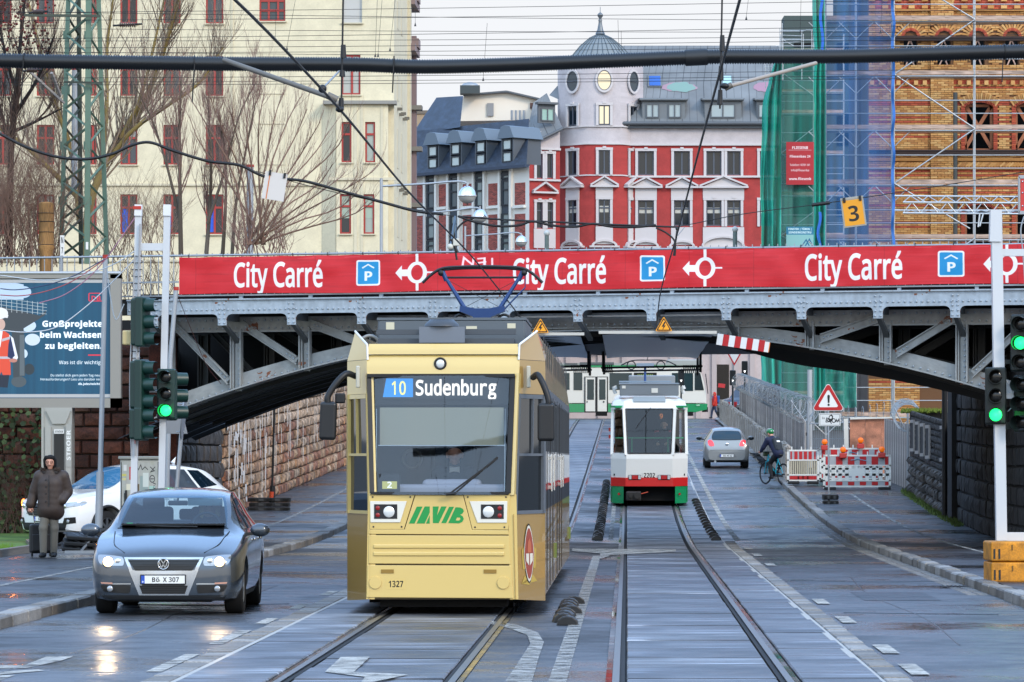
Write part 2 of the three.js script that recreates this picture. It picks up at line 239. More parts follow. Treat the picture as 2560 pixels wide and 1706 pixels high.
{ // lawn with its kerb beside the billboard wall
const c = [[-26, 67], [-9.2, 67], [-9.0, 72], [-9.6, 76], [-10.2, 86], [-26, 86]];
const g = ext(c.map(p => p), .1); at(g, 0, .06, 0, -Math.PI / 2); g.computeVertexNormals(); const gr = grime([74, 104, 38], .7, 20, 71);
const s = new THREE.ShapeGeometry(shp(c)); at(s, 0, .19, 0, -Math.PI / 2); struct('lawn', boxuv(s, 3), M(0xffffff, .95, 0, { map: gr }));
struct('lawn_kerb', [bar(V(-26, .15, -67), V(-9.1, .15, -67), .14, .2), bar(V(-9.12, .15, -66.93), V(-8.95, .15, -72), .14, .2), bar(V(-8.95, .15, -72), V(-9.6, .15, -76.2), .14, .2), bar(V(-9.6, .15, -76.2), V(-10, .15, -86), .14, .2)], STONE[2]);
const bl = []; for (let i = 0; i < 5000; i++) { const z = -rr(67.1, 72), x = rr(-13, -9.3), h = rr(.05, .13); bl.push(x, .19, z, x + .012, .19, z, x + rr(-.04, .04), .19 + h, z + rr(-.04, .04)); }
const bg = new THREE.BufferGeometry(); bg.setAttribute('position', new THREE.Float32BufferAttribute(bl, 3)); bg.computeVertexNormals(); tag(stuffp(part(scene, 'grass', bg, M(0x5d7f2a, .9))), 'short green grass of the lawn behind the left pavement', 'grass');
}
{ // rubber lane humps: a row between the tracks and one beside the right lane
const HUMP = M(0x0d0e10, .45), BAND = M(0x86847c, .6);
const mk = () => { const o = thing('lane_hump', '', 'lane divider', [0, 0, 0], -.03); const s = [[-.11, 0], [.11, 0], [.095, .045], [.055, .075], [0, .085], [-.055, .075], [-.095, .045]]; part(o, 'hump_body', at(ext(s, .26, .012), 0, .01, -.13), HUMP); part(o, 'reflective_band', [at(ext([[-.112, .0], [-.096, .046], [-.056, .078], [0, .089], [.056, .078], [.096, .046], [.112, 0], [.105, 0], [0, .075], [-.105, 0]], .04), 0, .016, .06)], BAND); return o; };
const p = mk(); let first = true;
const put = (t, d, l, g) => { const q = T(t, d); let o = p; if (!first) o = copy(p, q, -.03 + rr(-.1, .1)); else { p.position.copy(q); first = false; } o.userData.label = l; o.userData.group = g; };
for (let i = 0; i < 9; i++) put(-.72 + (i % 4 === 0 ? .06 : 0), 42.6 + i * .78, ORD[i] + ' black rubber hump from the front in the short row beside the yellow tram', 'black rubber humps beside the yellow tram');
for (let i = 0; i < 34; i++) put(-.66, 85.5 + i * 1.2, ORD[i] + ' black rubber hump from the front in the long row left of the white tram', 'black rubber humps in the row between the tracks');
for (let i = 0; i < 16; i++) put(1.98, 85 + i * 1.7, ORD[i] + ' black rubber hump from the front in the row right of the white tram', 'black rubber humps between the track and the right lane');
}
// ---------- the railway bridge: fascia, trusses, banner, abutments ----------
const TH = Math.atan(.296), BC = V(1.35, 0, -79);
const bInv = new THREE.Matrix4().makeRotationY(-TH).setPosition(BC).invert();
function B(x, y, off = 0) {                                                  // photograph pixel -> [u, height] on the bridge plane `off` metres in front of the fascia
const o = V(0, HC, 0).applyMatrix4(bInv), p = V((x - 1280) / F, HC + (HY - y) / F, -1).applyMatrix4(bInv).sub(o), k = (off - o.z) / p.z; return [o.x + p.x * k, o.y + p.y * k];
}
const BU = (x, off) => B(x, 800, off)[0], BY = (y, off, x = 1280) => B(x, y, off)[1];
const arch = (u) => 4.52 - .0188 * (u - .1) ** 2;                             // underside of the bottom chord
const rustT = (base, s, amt) => dtex(1024, 512, (u, v) => { const a = fbm(u, v, 8, 5, s), b = fbm(u, v, 40, 3, s + 5), c = fbm(u, v * .3, 30, 2, s + 7), r = a > 1 - amt && b > .55 ? 1 : 0; const k = .9 + b * .12 + (c - .5) * .16; return r ? [118, 66, 40] : tint(base, k); });
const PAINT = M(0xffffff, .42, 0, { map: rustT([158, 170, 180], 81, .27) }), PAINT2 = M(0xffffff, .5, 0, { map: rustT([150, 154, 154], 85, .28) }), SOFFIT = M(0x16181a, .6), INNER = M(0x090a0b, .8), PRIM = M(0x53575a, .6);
{
const b = thing('railway_bridge', 'grey riveted steel railway arch bridge carrying the red banner over the street', 'bridge', BC, -TH);
const tabs = [40, 212, 383.6, 554.7, 728, 903.5, 1082, 1261.8, 1444.7, 1628.8, 1816, 2004, 2195.5, 2388.6, 2585, 2788, 2998].map(x => BU(x, 0)), NT = tabs.length - 1, uL = tabs[2] - .6, uR = tabs[NT] + 1;
const yT = 5.22, yB = 4.93, yt = 4.69, w = .155;
for (let i = 2; i < NT; i++) {                                             // one fascia plate per bay, with the rounded bracket tabs
const a = tabs[i], c = tabs[i + 1], l = Math.max(uL, (a + (tabs[i - 1] ?? a)) / 2 - 0), s = new THREE.Shape(), r = .17, m0 = i === 2 ? uL : (tabs[i - 1] + a) / 2 + .004, m1 = (a + c) / 2 - .004;
s.moveTo(m0, yB); s.lineTo(a - w - r * .5, yB); s.quadraticCurveTo(a - w * .6, yB, a - w * .6, yB - r * .8); s.lineTo(a - w * .6, yt); s.lineTo(a + w * .6, yt); s.lineTo(a + w * .6, yB - r * .8); s.quadraticCurveTo(a + w * .6, yB, a + w + r * .5, yB); s.lineTo(m1, yB); s.lineTo(m1, yT); s.lineTo(m0, yT);
part(b, 'fascia_plate', boxuv(at(ext(s, .03, .004), 0, 0, -.03), 3), PAINT);
part(b, 'bracket', [bar(V(a, yt + .05, -.05), V(a, 4.35, -1.0), .1, .07), bx(.08, .35, .9, a, 4.97, -.5)].map(g => boxuv(g, 3)), PRIM);
}
const riv = [];
const rv = (x, y, z, r = .027) => riv.push(at(new THREE.SphereGeometry(r, 6, 4, 0, 7, 0, 1.6), x, y, z, Math.PI / 2));
for (let u = uL + .05; u < uR - 1; u += .118) rv(u, 5.02, .004);
for (const a of tabs.slice(2, NT)) for (let y = yt + .05; y < 5.2; y += .1) for (const k of [-.055, .055]) rv(a + k, y, .004);
part(b, 'top_flange', [bx(uR - uL, .03, .34, (uL + uR) / 2, yT + .018, -.12)].map(g => boxuv(g, 3)), PAINT);
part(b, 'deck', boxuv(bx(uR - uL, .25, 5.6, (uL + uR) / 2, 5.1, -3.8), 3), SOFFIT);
part(b, 'ballast_edge', bx(uR - uL, .14, .5, (uL + uR) / 2, 5.32, -.75), INNER);
// arched trusses, front one in full
const trus = (z, m, full) => {
const top0 = 4.6, top1 = 4.9, us = tabs, ch = [];
part(b, 'top_chord', [boxuv(bx(uR - uL, top1 - top0, .03, (uL + uR) / 2, (top0 + top1) / 2, z), 3), boxuv(bx(uR - uL, .025, .22, (uL + uR) / 2, top0 - .012, z), 3)], m);
const N = 64, e0 = tabs[2] - .3, e1 = uR; const pl = [];
const wh = (u) => .24 + .012 * Math.abs(u - .1);
pl.push(grid(N, 1, (u, v) => { const x = lerp(e0, e1, u); return V(x, arch(x) + v * wh(x), z + .015); }, (u, v) => [u * 6, v * .2]));
pl.push(grid(N, 1, (u, v) => { const x = lerp(e0, e1, u); return V(x, arch(x), z - .2 + .42 * v); }, (u, v) => [u * 6, v * .2]));
pl.push(grid(N, 1, (u, v) => { const x = lerp(e0, e1, u); return V(x, arch(x) + .03, z + .22 - .2 * v); }, (u, v) => [u * 6, v * .2]));
pl.push(grid(N, 1, (u, v) => { const x = lerp(e0, e1, u); return V(x, arch(x) + .03 * v, z + .22); }, (u, v) => [u * 6, v * .2]));
pl.push(grid(N, 1, (u, v) => { const x = lerp(e0, e1, u); return V(x, arch(x) + wh(x), z - .06 + .075 * v); }, (u, v) => [u * 6, v * .2]));
part(b, 'arch_chord', pl, m);
for (let i = 2; i < us.length; i++) {
const u = us[i], y0 = arch(u) + .02; if (top0 - y0 < .12) continue;
const k = top0 - y0 < .5 ? .06 : .09;
part(b, 'post', [bx(.03, top0 - y0, .1, u - k, (top0 + y0) / 2, z + .06), bx(.025, top0 - y0, .16, u - k - .04, (top0 + y0) / 2, z + .08), bx(k * 1.6, top0 - y0 + .1, .03, u + .01, (top0 + y0) / 2, z + .03), bx(.03, top0 - y0, .16, u + k, (top0 + y0) / 2, z + .08)].map(g => boxuv(g, 3)), m);
if (full) for (let y = y0 + .1; y < top0; y += .11) rv(u + .03, y, z + .05);
const l = u < 0, o = us[i + (l ? 1 : -1)]; if (o === undefined || Math.abs(u) < .9 || (l && o > -.5) || (!l && o < .5)) continue;
const A = V(u + (l ? .12 : -.12), top0 + .14, z + .07), C = V(o + (l ? -.2 : .2), arch(o) + .2, z + .07);
if (A.y - C.y < .25) continue;
part(b, 'diagonal', [boxuv(bar(A, C, .03, .15, V(0, 1, 0)).translate(0, 0, 0), 3), boxuv(bar(A.clone().add(V(0, .085, .03)), C.clone().add(V(0, .085, .03)), .1, .02), 3), boxuv(bar(A.clone().add(V(0, -.085, .03)), C.clone().add(V(0, -.085, .03)), .1, .02), 3)], m);
if (full) for (let q = 1; q < 4; q++) for (const e of [0, 1]) { const p = A.clone().lerp(C, e ? 1 - q * .06 : q * .06); rv(p.x, p.y, z + .09); }
}
if (full) for (let x = e0; x < e1; x += .15) { rv(x, arch(x) + .075, z + .02); rv(x + .06, 4.83, z + .02); rv(x, 4.66, z + .02); }
};
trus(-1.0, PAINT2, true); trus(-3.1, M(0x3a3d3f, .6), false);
stuffp(part(b, 'rivet', riv, PAINT));
part(b, 'dark_backdrop', grid(60, 1, (u, v) => { const x = lerp(tabs[2] - 4, uR + 2, u); return V(x, lerp(arch(x) + .02, 5, v), -4.6); }), INNER);  // near-black sheet added as painted shade behind the truss openings
for (let i = 0; i < 6; i++) {                                             // barrel of arched ribs under the tracks
const z0 = -1.35 - i * .8;
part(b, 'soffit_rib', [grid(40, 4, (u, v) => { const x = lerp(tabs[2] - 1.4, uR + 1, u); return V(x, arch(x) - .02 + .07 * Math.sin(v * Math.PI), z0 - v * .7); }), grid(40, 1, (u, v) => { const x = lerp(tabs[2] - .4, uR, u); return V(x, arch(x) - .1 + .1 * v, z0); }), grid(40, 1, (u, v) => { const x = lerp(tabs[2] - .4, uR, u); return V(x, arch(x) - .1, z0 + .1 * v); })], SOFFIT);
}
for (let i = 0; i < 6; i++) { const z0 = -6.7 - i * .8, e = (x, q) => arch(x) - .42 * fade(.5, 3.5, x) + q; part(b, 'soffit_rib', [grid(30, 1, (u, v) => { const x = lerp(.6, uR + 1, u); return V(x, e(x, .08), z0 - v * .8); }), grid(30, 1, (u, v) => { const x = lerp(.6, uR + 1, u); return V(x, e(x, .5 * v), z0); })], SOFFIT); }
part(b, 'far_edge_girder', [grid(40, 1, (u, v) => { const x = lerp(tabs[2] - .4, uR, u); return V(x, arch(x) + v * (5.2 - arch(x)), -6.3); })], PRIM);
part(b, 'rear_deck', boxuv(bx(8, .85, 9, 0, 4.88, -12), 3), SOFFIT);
part(b, 'handrail_pipe', rod(V(BU(1095, -.6), 4.82, -.6), V(BU(1810, -.6), 4.82, -.6), .022), M(0xb5b2ac, .5));
for (let i = 3; i <= NT; i++) part(b, 'rail_support', bx(.075, .12, .06, (tabs[i] + tabs[i - 1]) / 2 - .35, 5.27, .0), PAINT);
// railing behind the banner, its balusters, and the bare railing on the left
const R0 = BU(-260, 0), bal = [];
for (let u = R0; u < uR; u += .175) { const l = u < BU(447, .0); const o = at(new THREE.BoxGeometry(.016, .88, .016), u, 5.78, .03); if (l) part(b, 'baluster', o, GALV); else bal.push(o); }
stuffp(part(b, 'baluster_run', bal, GALV));
part(b, 'top_rail', rod(V(R0, 6.19, .03), V(uR, 6.13, .03), .026), GALV); part(b, 'bottom_rail', bx(uR - R0, .03, .05, (R0 + uR) / 2, 5.325, .03), GALV); part(b, 'middle_rail', bx(BU(447, 0) - R0, .035, .04, (R0 + BU(447, 0)) / 2, 5.62, .03), GALV);
for (let u = R0 + .4; u < BU(447, 0); u += 1.75) part(b, 'rail_post', bx(.05, 1.0, .05, u, 5.72, .03), GALV);
tag(b, 'grey riveted steel railway arch bridge carrying the red banner over the street', 'bridge');
part(b, 'left_edge_beam', boxuv(bx(uL - R0, .34, .3, (R0 + uL) / 2, 5.1, -.2), 3), M(0x24221f, .8));

// banner
const u0 = BU(448, .09), u1 = BU(2640, .09), Lb = u1 - u0, yA = 5.35, yC = 6.14, TW = 2048, TH2 = 112;
const tx = ctex(TW, TH2, (x, W2, H) => {
x.fillStyle = '#c4141f'; x.fillRect(0, 0, W2, H);
for (let i = 0; i < 700; i++) { x.fillStyle = rnd() < .5 ? 'rgba(255,120,120,.05)' : 'rgba(60,0,0,.05)'; x.fillRect(rnd() * W2, rnd() * H, rr(10, 160), rr(1, 5)); }
for (let i = 0; i < 16; i++) { x.fillStyle = 'rgba(255,170,170,.35)'; x.fillRect(i * 132 + rr(0, 30), rr(3, 7), rr(8, 40), 1.5); }
for (let i = 0; i < 14; i++) { x.fillStyle = 'rgba(90,0,10,.25)'; x.fillRect(i * 148 + 40, 0, 1.5, H); }
const X = (p) => (BU(p, .09) - u0) / Lb * W2, Y = (p) => H * (yC - BY(p, .09)) / (yC - yA), w = '#e8e4e2';
for (const [a, c] of [[583, 808], [1280, 1517], [2010, 2258]]) { const xa = X(a), xc = X(c); x.font = '98px sans-serif'; const mw = x.measureText('City Carré').width; text(x, 'City Carré', (xa + xc) / 2, H * .52, 98, w, { sx: (xc - xa) / mw, bold: false, stroke: 4.4 }); }
for (const [a, c] of [[890, 950], [1600, 1663], [2345, 2412]]) { const xa = X(a), ww = X(c) - xa, y0 = H * .14, hh = H * .68; x.fillStyle = w; x.beginPath(); x.roundRect(xa, y0, ww, hh, 6); x.fill(); x.fillStyle = '#1187bd'; x.beginPath(); x.roundRect(xa + 4, y0 + 5, ww - 8, hh - 10, 4); x.fill(); text(x, 'P', xa + ww / 2, y0 + hh * .62, hh * .52, w); x.strokeStyle = w; x.lineWidth = 4; x.beginPath(); x.moveTo(xa + ww * .25, y0 + hh * .31); x.lineTo(xa + ww / 2, y0 + hh * .17); x.lineTo(xa + ww * .75, y0 + hh * .31); x.stroke(); }
for (const a of [1043, 1763, 2518]) { const c = X(a), m = H * .5, k = 27; x.strokeStyle = x.fillStyle = w; x.lineWidth = 10; x.beginPath(); x.ellipse(c, m, 19, 28, 0, 0, 7); x.stroke(); x.lineWidth = 7; x.beginPath(); x.moveTo(c, 0); x.lineTo(c, m - 30); x.moveTo(c, m + 30); x.lineTo(c, H - 2); x.stroke(); x.lineWidth = 5; x.beginPath(); x.moveTo(c + 22, m); x.lineTo(c + 40, m); x.stroke(); x.beginPath(); x.moveTo(c - 52, m); x.lineTo(c - 36, m - 23); x.lineTo(c - 36, m - 10); x.lineTo(c - 20, m - 10); x.lineTo(c - 20, m + 10); x.lineTo(c - 36, m + 10); x.lineTo(c - 36, m + 23); x.fill(); }
x.strokeStyle = 'rgba(250,230,232,.9)'; x.lineWidth = 5; x.lineCap = 'round'; const ax = X(1157), st = (q) => { x.beginPath(); q.forEach((p, i) => x[i ? 'lineTo' : 'moveTo'](ax + p[0], p[1])); x.stroke(); }; st([[0, 40], [3, 14], [24, 36], [25, 14]]); st([[36, 17], [52, 16], [50, 34]]); st([[34, 30], [54, 27]]); st([[52, 16], [53, 44]]); st([[70, 18], [70, 46]]);
});
tx.magFilter = THREE.LinearFilter;
const bn = tag(part(scene, numbered('banner'), grid(160, 8, (u, v) => V(lerp(u0, u1, u), lerp(yA + .012 * Math.sin(u * 23), yC - .012 * Math.abs(Math.sin(u * Lb * 4.03)), v), .095 + .07 * (fbm(u * 1, v * .09 + u * .4, 30, 3, 5) - .5) + .006 * Math.sin(u * 170 + v * 2)).applyAxisAngle(V(0, 1, 0), -TH).add(BC)), M(0xffffff, .55, 0, { map: tx, side: THREE.DoubleSide })), 'long red cloth banner with white City Carré lettering along the bridge railing', 'banner');
const ties = []; for (let u = u0 + .2; u < u1; u += .78) { const e = at(new THREE.TorusGeometry(.035, .007, 5, 10), u, 6.16, .05, 0, Math.PI / 2, 0); ties.push(at(e, 0, 0, 0, 0, -TH, 0).translate(BC.x, BC.y, BC.z)); }
part(bn, 'cable_tie', ties, BLACK);
// clearance board in red and white, and high voltage signs on the wire shields
const [ca, cyy] = B(1793, 848, .05), [cb, cyb] = B(1912, 866, .05);
const cb0 = thing('clearance_board', 'red and white striped clearance board on the underside of the bridge arch', 'warning board', V(ca, cyy, .05).applyAxisAngle(V(0, 1, 0), -TH).add(BC), -TH);
const ang = Math.atan2(cyb - cyy, cb - ca), len = Math.hypot(cb - ca, cyb - cyy);
for (let i = 0; i < 8; i++) part(cb0, 'stripe', at(bx(len / 8 - .002, .23, .03, (i + .5) * len / 8, 0, 0), 0, 0, 0, 0, 0, ang), i % 2 ? M(0xb01018, .4) : M(0xd8d8d6, .45));
part(cb0, 'end_cap', at(bx(.1, .21, .03, len + .03, -.01, -.03, 0, .6, 0), 0, 0, 0, 0, 0, ang), M(0xd8d8d6, .45)); part(cb0, 'edge_reflector', at(bx(.02, .2, .03, len + .08, -.01, -.06), 0, 0, 0, 0, 0, ang), M(0xe07a20, .4));
}
{ // wire shields hung under the bridge over each track
const SH = M(0xc4ccd4, .38, .6), mkS = (tc, l, d0) => {
const s = thing('wire_shield', l, 'wire shield', [0, 0, 0]); const y = 4.4;
part(s, 'shield_sheet', [-1, 1].map(k => grid(14, 12, (u, v) => { const d = lerp(d0, 96, v), t = (u - .5) * 2.25; return V(SX(tc, d) + t, y - .03 * (Math.abs(u - .5) * 2) ** 6 + .012 * Math.sin(v * 20) + (k < 0 ? .01 : 0), -d); })), SH);
part(s, 'front_lip', bar(V(SX(tc, d0) - 1.2, y + .03, -d0), V(SX(tc, d0) + 1.2, y + .03, -d0), .05, .06), M(0xb7b4ab, .5));
for (const k of [-.9, .5]) part(s, 'hanger', rod(V(SX(tc, 80.6) + k, y, -80.6), V(SX(tc, 80.6) + k, 4.95, -80.6), .012), WIRE);
for (const d of [92.5, 96.2]) { const x = SX(tc, d), c = []; c.push(rod(V(x - 1.25, y - .34, -d), V(x + 1.2, y - .3, -d), .028)); for (const q of [-1.15, .75, .95]) for (let i = 0; i < 4; i++) c.push(cy(.06, .06, .025, x + q + i * .05, y - .33, -d, 0, 0, Math.PI / 2, 10)); c.push(rod(V(x - 1.2, y - .42, -d), V(x - 1.2, y + .5, -d), .035), rod(V(x + 1.15, y - .45, -d), V(x + 1.15, y + .5, -d), .035)); part(s, 'insulator_bar', c, BLACK); }
const tri = (r) => { const q = []; for (let i = 0; i < 3; i++) for (let k = -3; k <= 3; k++) { const a = Math.PI / 2 + i * 2.0944 + k * .12; q.push([r * .82 * Math.cos(Math.PI / 2 + i * 2.0944) + r * .18 * Math.cos(a), r * .82 * Math.sin(Math.PI / 2 + i * 2.0944) + r * .18 * Math.sin(a)]); } return q; };
const px = SX(tc, d0) + (tc < 0 ? .3 : .12), pz = -d0 + .1, g = thing('voltage_sign', l.replace('metal shield', 'yellow triangle with black bolt on the shield'), 'warning sign', [px, y + .15, pz]);
part(g, 'sign_edge', at(ext(tri(.185), .012), 0, 0, -.006), M(0xe89a12, .4)); part(g, 'black_border', at(ext(tri(.16), .004), 0, 0, .007), M(0x2a1208, .5)); part(g, 'sign_face', at(ext(tri(.125), .004), 0, 0, .012), M(0xf0a018, .4));
part(g, 'lightning_bolt', at(ext([[.01, .1], [-.045, .0], [-.005, .005], [-.03, -.07], [.04, .03], [.005, .025], [.04, .1]], .004), 0, -.01, .017), BLACK);
return s;
};
mkS(-2.08, 'metal shield over the left track under the bridge', 78.9); mkS(.625, 'metal shield over the right track under the bridge', 77.9);
}
// masonry: blocks laid one by one on a plane given by two ground points
function blockWall(parent, p0, p1, y0f, rows, len, mats, core, o = {}) {     // y0f(s) ground height, rows = heights from the ground up
const L = Math.hypot(p1.x - p0.x, p1.z - p0.z), ux = (p1.x - p0.x) / L, uz = (p1.z - p0.z) / L, ang = -Math.atan2(uz, ux), rough = o.rough ?? .02, th = o.th ?? .12, extra = []; let n = 0;
const W3 = (s, y, z) => V(p0.x + ux * s - uz * z * (o.side ?? 1), y, p0.z + uz * s + ux * z * (o.side ?? 1));
part(parent, 'wall_core', grid(Math.ceil(L / 3), 1, (u, v) => W3(u * L, lerp(y0f(u * L) - .3, y0f(u * L) + rows.reduce((a, b) => a + b, 0) - .01, v), -.03)), core);
let yy = 0; rows.forEach((h, r) => {
for (let s = r % 2 ? -len * .5 : 0; s < L - .05;) {
const l = len * rr(.75, 1.3), a = Math.max(0, s), b = Math.min(L, s + l), g = .012; s += l; if (b - a < .08) continue;
const ya = y0f(a) + yy, yb = y0f(b) + yy, c = [], j = () => rr(-.012, .012), z = rr(0, rough);
const bot = [W3(a + g, ya + g, -.02), W3(b - g, yb + g, -.02), W3(b - g, yb + h - g, -.02), W3(a + g, ya + h - g, -.02)], m = .035;
const f = [W3(a + m + j(), ya + m + j(), .03 + z + j()), W3(b - m + j(), yb + m + j(), .03 + z + j()), W3(b - m + j(), yb + h - m + j(), .03 + z + j()), W3(a + m + j(), ya + h - m + j(), .03 + z + j())], ce = W3((a + b) / 2 + j(), (ya + yb + h) / 2, .04 + z + rr(0, rough * 1.3));
const pos = []; for (let i = 0; i < 4; i++) { const k = (i + 1) % 4; pos.push(f[i], f[k], ce, bot[i], bot[k], f[k], bot[i], f[k], f[i]); }
const q = new THREE.BufferGeometry(); q.setAttribute('position', new THREE.Float32BufferAttribute(pos.flatMap(p => p.toArray()), 3)); q.computeVertexNormals(); boxuv(q, 1.5);
if (n++ < (o.max ?? 300)) part(parent, o.name ?? 'stone_block', q, mats[Math.floor(rnd() * mats.length)]); else extra.push(q);
} yy += h;
});
if (extra.length) stuffp(part(parent, 'block_run', extra, mats[0]));
}
const sandT = grime([156, 132, 108], 1.2, 5, 91), sandD = grime([94, 60, 46], 1.2, 4, 95), darkT = grime([62, 56, 50], 1.0, 6, 97);
const SAND = [0xffffff, 0xe8d2c0, 0xf0e2d0, 0xd0a898].map(c => M(c, .85, 0, { map: sandT })), BROWN = [0xffffff, 0xd8b0a0, 0xb89888, 0xf0d0c0].map(c => M(c, .85, 0, { map: sandD })), DKST = [0xffffff, 0xc8c8c8, 0xe0d8d0].map(c => M(c, .8, 0, { map: darkT }));
const rowsOf = (h, n) => Array(n).fill(h);
{
const a = thing('left_abutment', 'reddish brown sandstone abutment wall at the left end of the bridge, behind the billboard', 'abutment', [0, 0, 0]);
const y0 = () => .1;
blockWall(a, V(-19, 0, -88.6), V(-7.62, 0, -85.2), y0, [...rowsOf(.31, 15)], .62, BROWN, M(0x2c211c, .9), { rough: .014, max: 300 });
blockWall(a, V(-7.6, 0, -85.2), V(SX(-10.4, 98), 0, -98), y0, rowsOf(.42, 10), .9, DKST, M(0x15120f, .9), { rough: .05, max: 0, name: 'stone_block' });
part(a, 'pilaster', boxuv(rb(.62, 4.7, .5, .02, -7.72, 2.3, -84.9, 0, TH * 0), 1.5), M(0xc09080, .85, 0, { map: sandD })); part(a, 'pilaster_cap', boxuv(rb(.9, .3, .7, .03, -7.72, 4.7, -84.85), 1.5), M(0x8a6a58, .85, 0, { map: sandD }));
part(a, 'cap_stone', boxuv(bx(11.6, .24, .6, -13.5, 4.84, -86.9, 0, .29), 1.5), BROWN[2]);
part(a, 'embankment_core', boxuv(bx(14, 4.9, 3, -14.8, 2.4, -90.4, 0, .29), 2), M(0x2c211c, .9));
}
{
const w = thing('left_retaining_wall', 'pale sandstone block wall with white paint drips, rising along the left pavement beyond the bridge', 'wall', [0, 0, 0]);
const p0 = V(SX(-10.35, 98), 0, -98), p1 = V(SX(-10.05, 170), 0, -170), y = (s) => G(98 + s) + .1;
blockWall(w, p0, p1, y, rowsOf(.3, 18), 1.5, SAND, M(0x5a4636, .9), { rough: .06, max: 300 });
const dr = []; for (let i = 0; i < 120; i++) { const s = rr(0, 1) ** 1.6 * 62, top = rr(1.6, 4.2), l = rr(.4, 1.6), e = G(98 + s) + top; dr.push(bx(.01, l, rr(.02, .1), SX(lerp(-10.35, -10.05, s / 72), 98 + s) + .135, e - l / 2, -98 - s)); }
for (let i = 0; i < 26; i++) { const s = rr(1.5, 5), l = rr(.1, .4), e = G(98 + s) + rr(.3, 2.4); dr.push(bx(.01, l, rr(.1, .5), SX(lerp(-10.35, -10.05, s / 72), 98 + s) + .132, e, -98 - s)); }
part(w, 'paint_drips', dr, M(0xcfcac4, .7), 'white paint drips and smears on the stone'); w.children.at(-1).userData.kind = 'stuff';
}
{
const w = thing('right_abutment', 'blackened stone wall with pale niches on the right side of the underpass', 'wall', [0, 0, 0]);
const q0 = V(SX(8.52, 115), 0, -115), q1 = V(SX(7.86, 74), 0, -74), y = (s) => G(115 - s) + .1;
const mid = q0.clone().lerp(q1, 19 / 41);
blockWall(w, q0, mid, y, [.28, .28, .28, .26], .55, DKST.map(m => m), M(0x100f0e, .9), { rough: .1, max: 160, name: 'rough_stone' });
const y2 = (s) => y(s) + 1.1; blockWall(w, q0, mid, y2, rowsOf(.17, 8), .42, [M(0x8a7f78, .85, 0, { map: darkT }), M(0x6e625c, .85, 0, { map: darkT }), M(0x8a6a62, .85, 0, { map: darkT })], M(0x100f0e, .9), { rough: .006, max: 130, name: 'wall_brick' });
blockWall(w, mid, q1, (s) => y(s + 19), rowsOf(.4, 10), .8, DKST.map(m => M(0x57524e, .85, 0, { map: darkT })), M(0x0b0a0a, .9), { rough: .03, max: 120 });
part(w, 'abutment_block', boxuv(bx(14, 4.9, 20, 21.6, 2.4, -86.5, 0, -TH), 1.5), DKST[1]);
part(w, 'end_face', boxuv(bx(2.4, 2.6, .3, SX(8.52, 115) + 1.2, G(115) + 1.2, -115.2), 1.5), DKST[1]);
for (const [s, h] of [[2.2, 1.75], [4.6, 1.75], [7, 1.75], [9.4, 1.75], [15.6, 1.85]]) { const p = q0.clone().lerp(q1, s / 41), z = y(s) + h; part(w, 'niche_frame', [bx(.05, .09, 1.0, p.x - .08, z + .42, p.z), bx(.05, .09, 1.0, p.x - .08, z - .42, p.z), bx(.05, .75, .1, p.x - .08, z, p.z + .45)], M(0x8f8780, .8)); part(w, 'niche', bx(.02, .78, .8, p.x - .075, z, p.z - .05), INNER); }
part(w, 'drain_pipe', rod(V(SX(8.2, 96.5) - .2, .2, -96.5), V(SX(8.2, 96.5) - .2, 3.8, -96.5), .07, 8), BLACK);
part(w, 'pier', boxuv(bx(.5, 4.4, .9, SX(8.15, 95) + .1, 2.2, -95), 1.5), M(0x4a4543, .85, 0, { map: darkT }));
const moss = []; for (let i = 0; i < 900; i++) { const x = SX(8.5, 115) + rr(-.25, 2.3), z = -115 + rr(-.35, .35); moss.push(at(new THREE.ConeGeometry(.03, rr(.06, .2), 3), x, G(115) + 2.56, z, rr(-.5, .5), rr(0, 3), rr(-.5, .5))); } const mo = part(w, 'moss', moss, M(0x5d6a1c, .95), 'yellow green moss on the wall top'); mo.userData.kind = 'stuff';
const gr = []; for (let i = 0; i < 500; i++) { const s = rr(0, 24), p = q0.clone().lerp(q1, s / 41); gr.push(at(new THREE.ConeGeometry(.03, rr(.06, .22), 3), p.x - rr(.1, .35), y(s) + .08, p.z, rr(-.4, .4), 0, rr(-.4, .4))); } tag(stuffp(part(scene, 'weeds', gr, M(0x4a5a1e, .95))), 'low green weeds along the foot of the right wall', 'weeds');
}
// ---------- buildings ----------
const BGLASS = M(0x1a232b, .06, .0, { specularIntensity: 1 }), BGLASS2 = M(0x3a454c, .08), CURT = M(0xb9b6aa, .8), LITG = glow(0xfff2cf, .9);
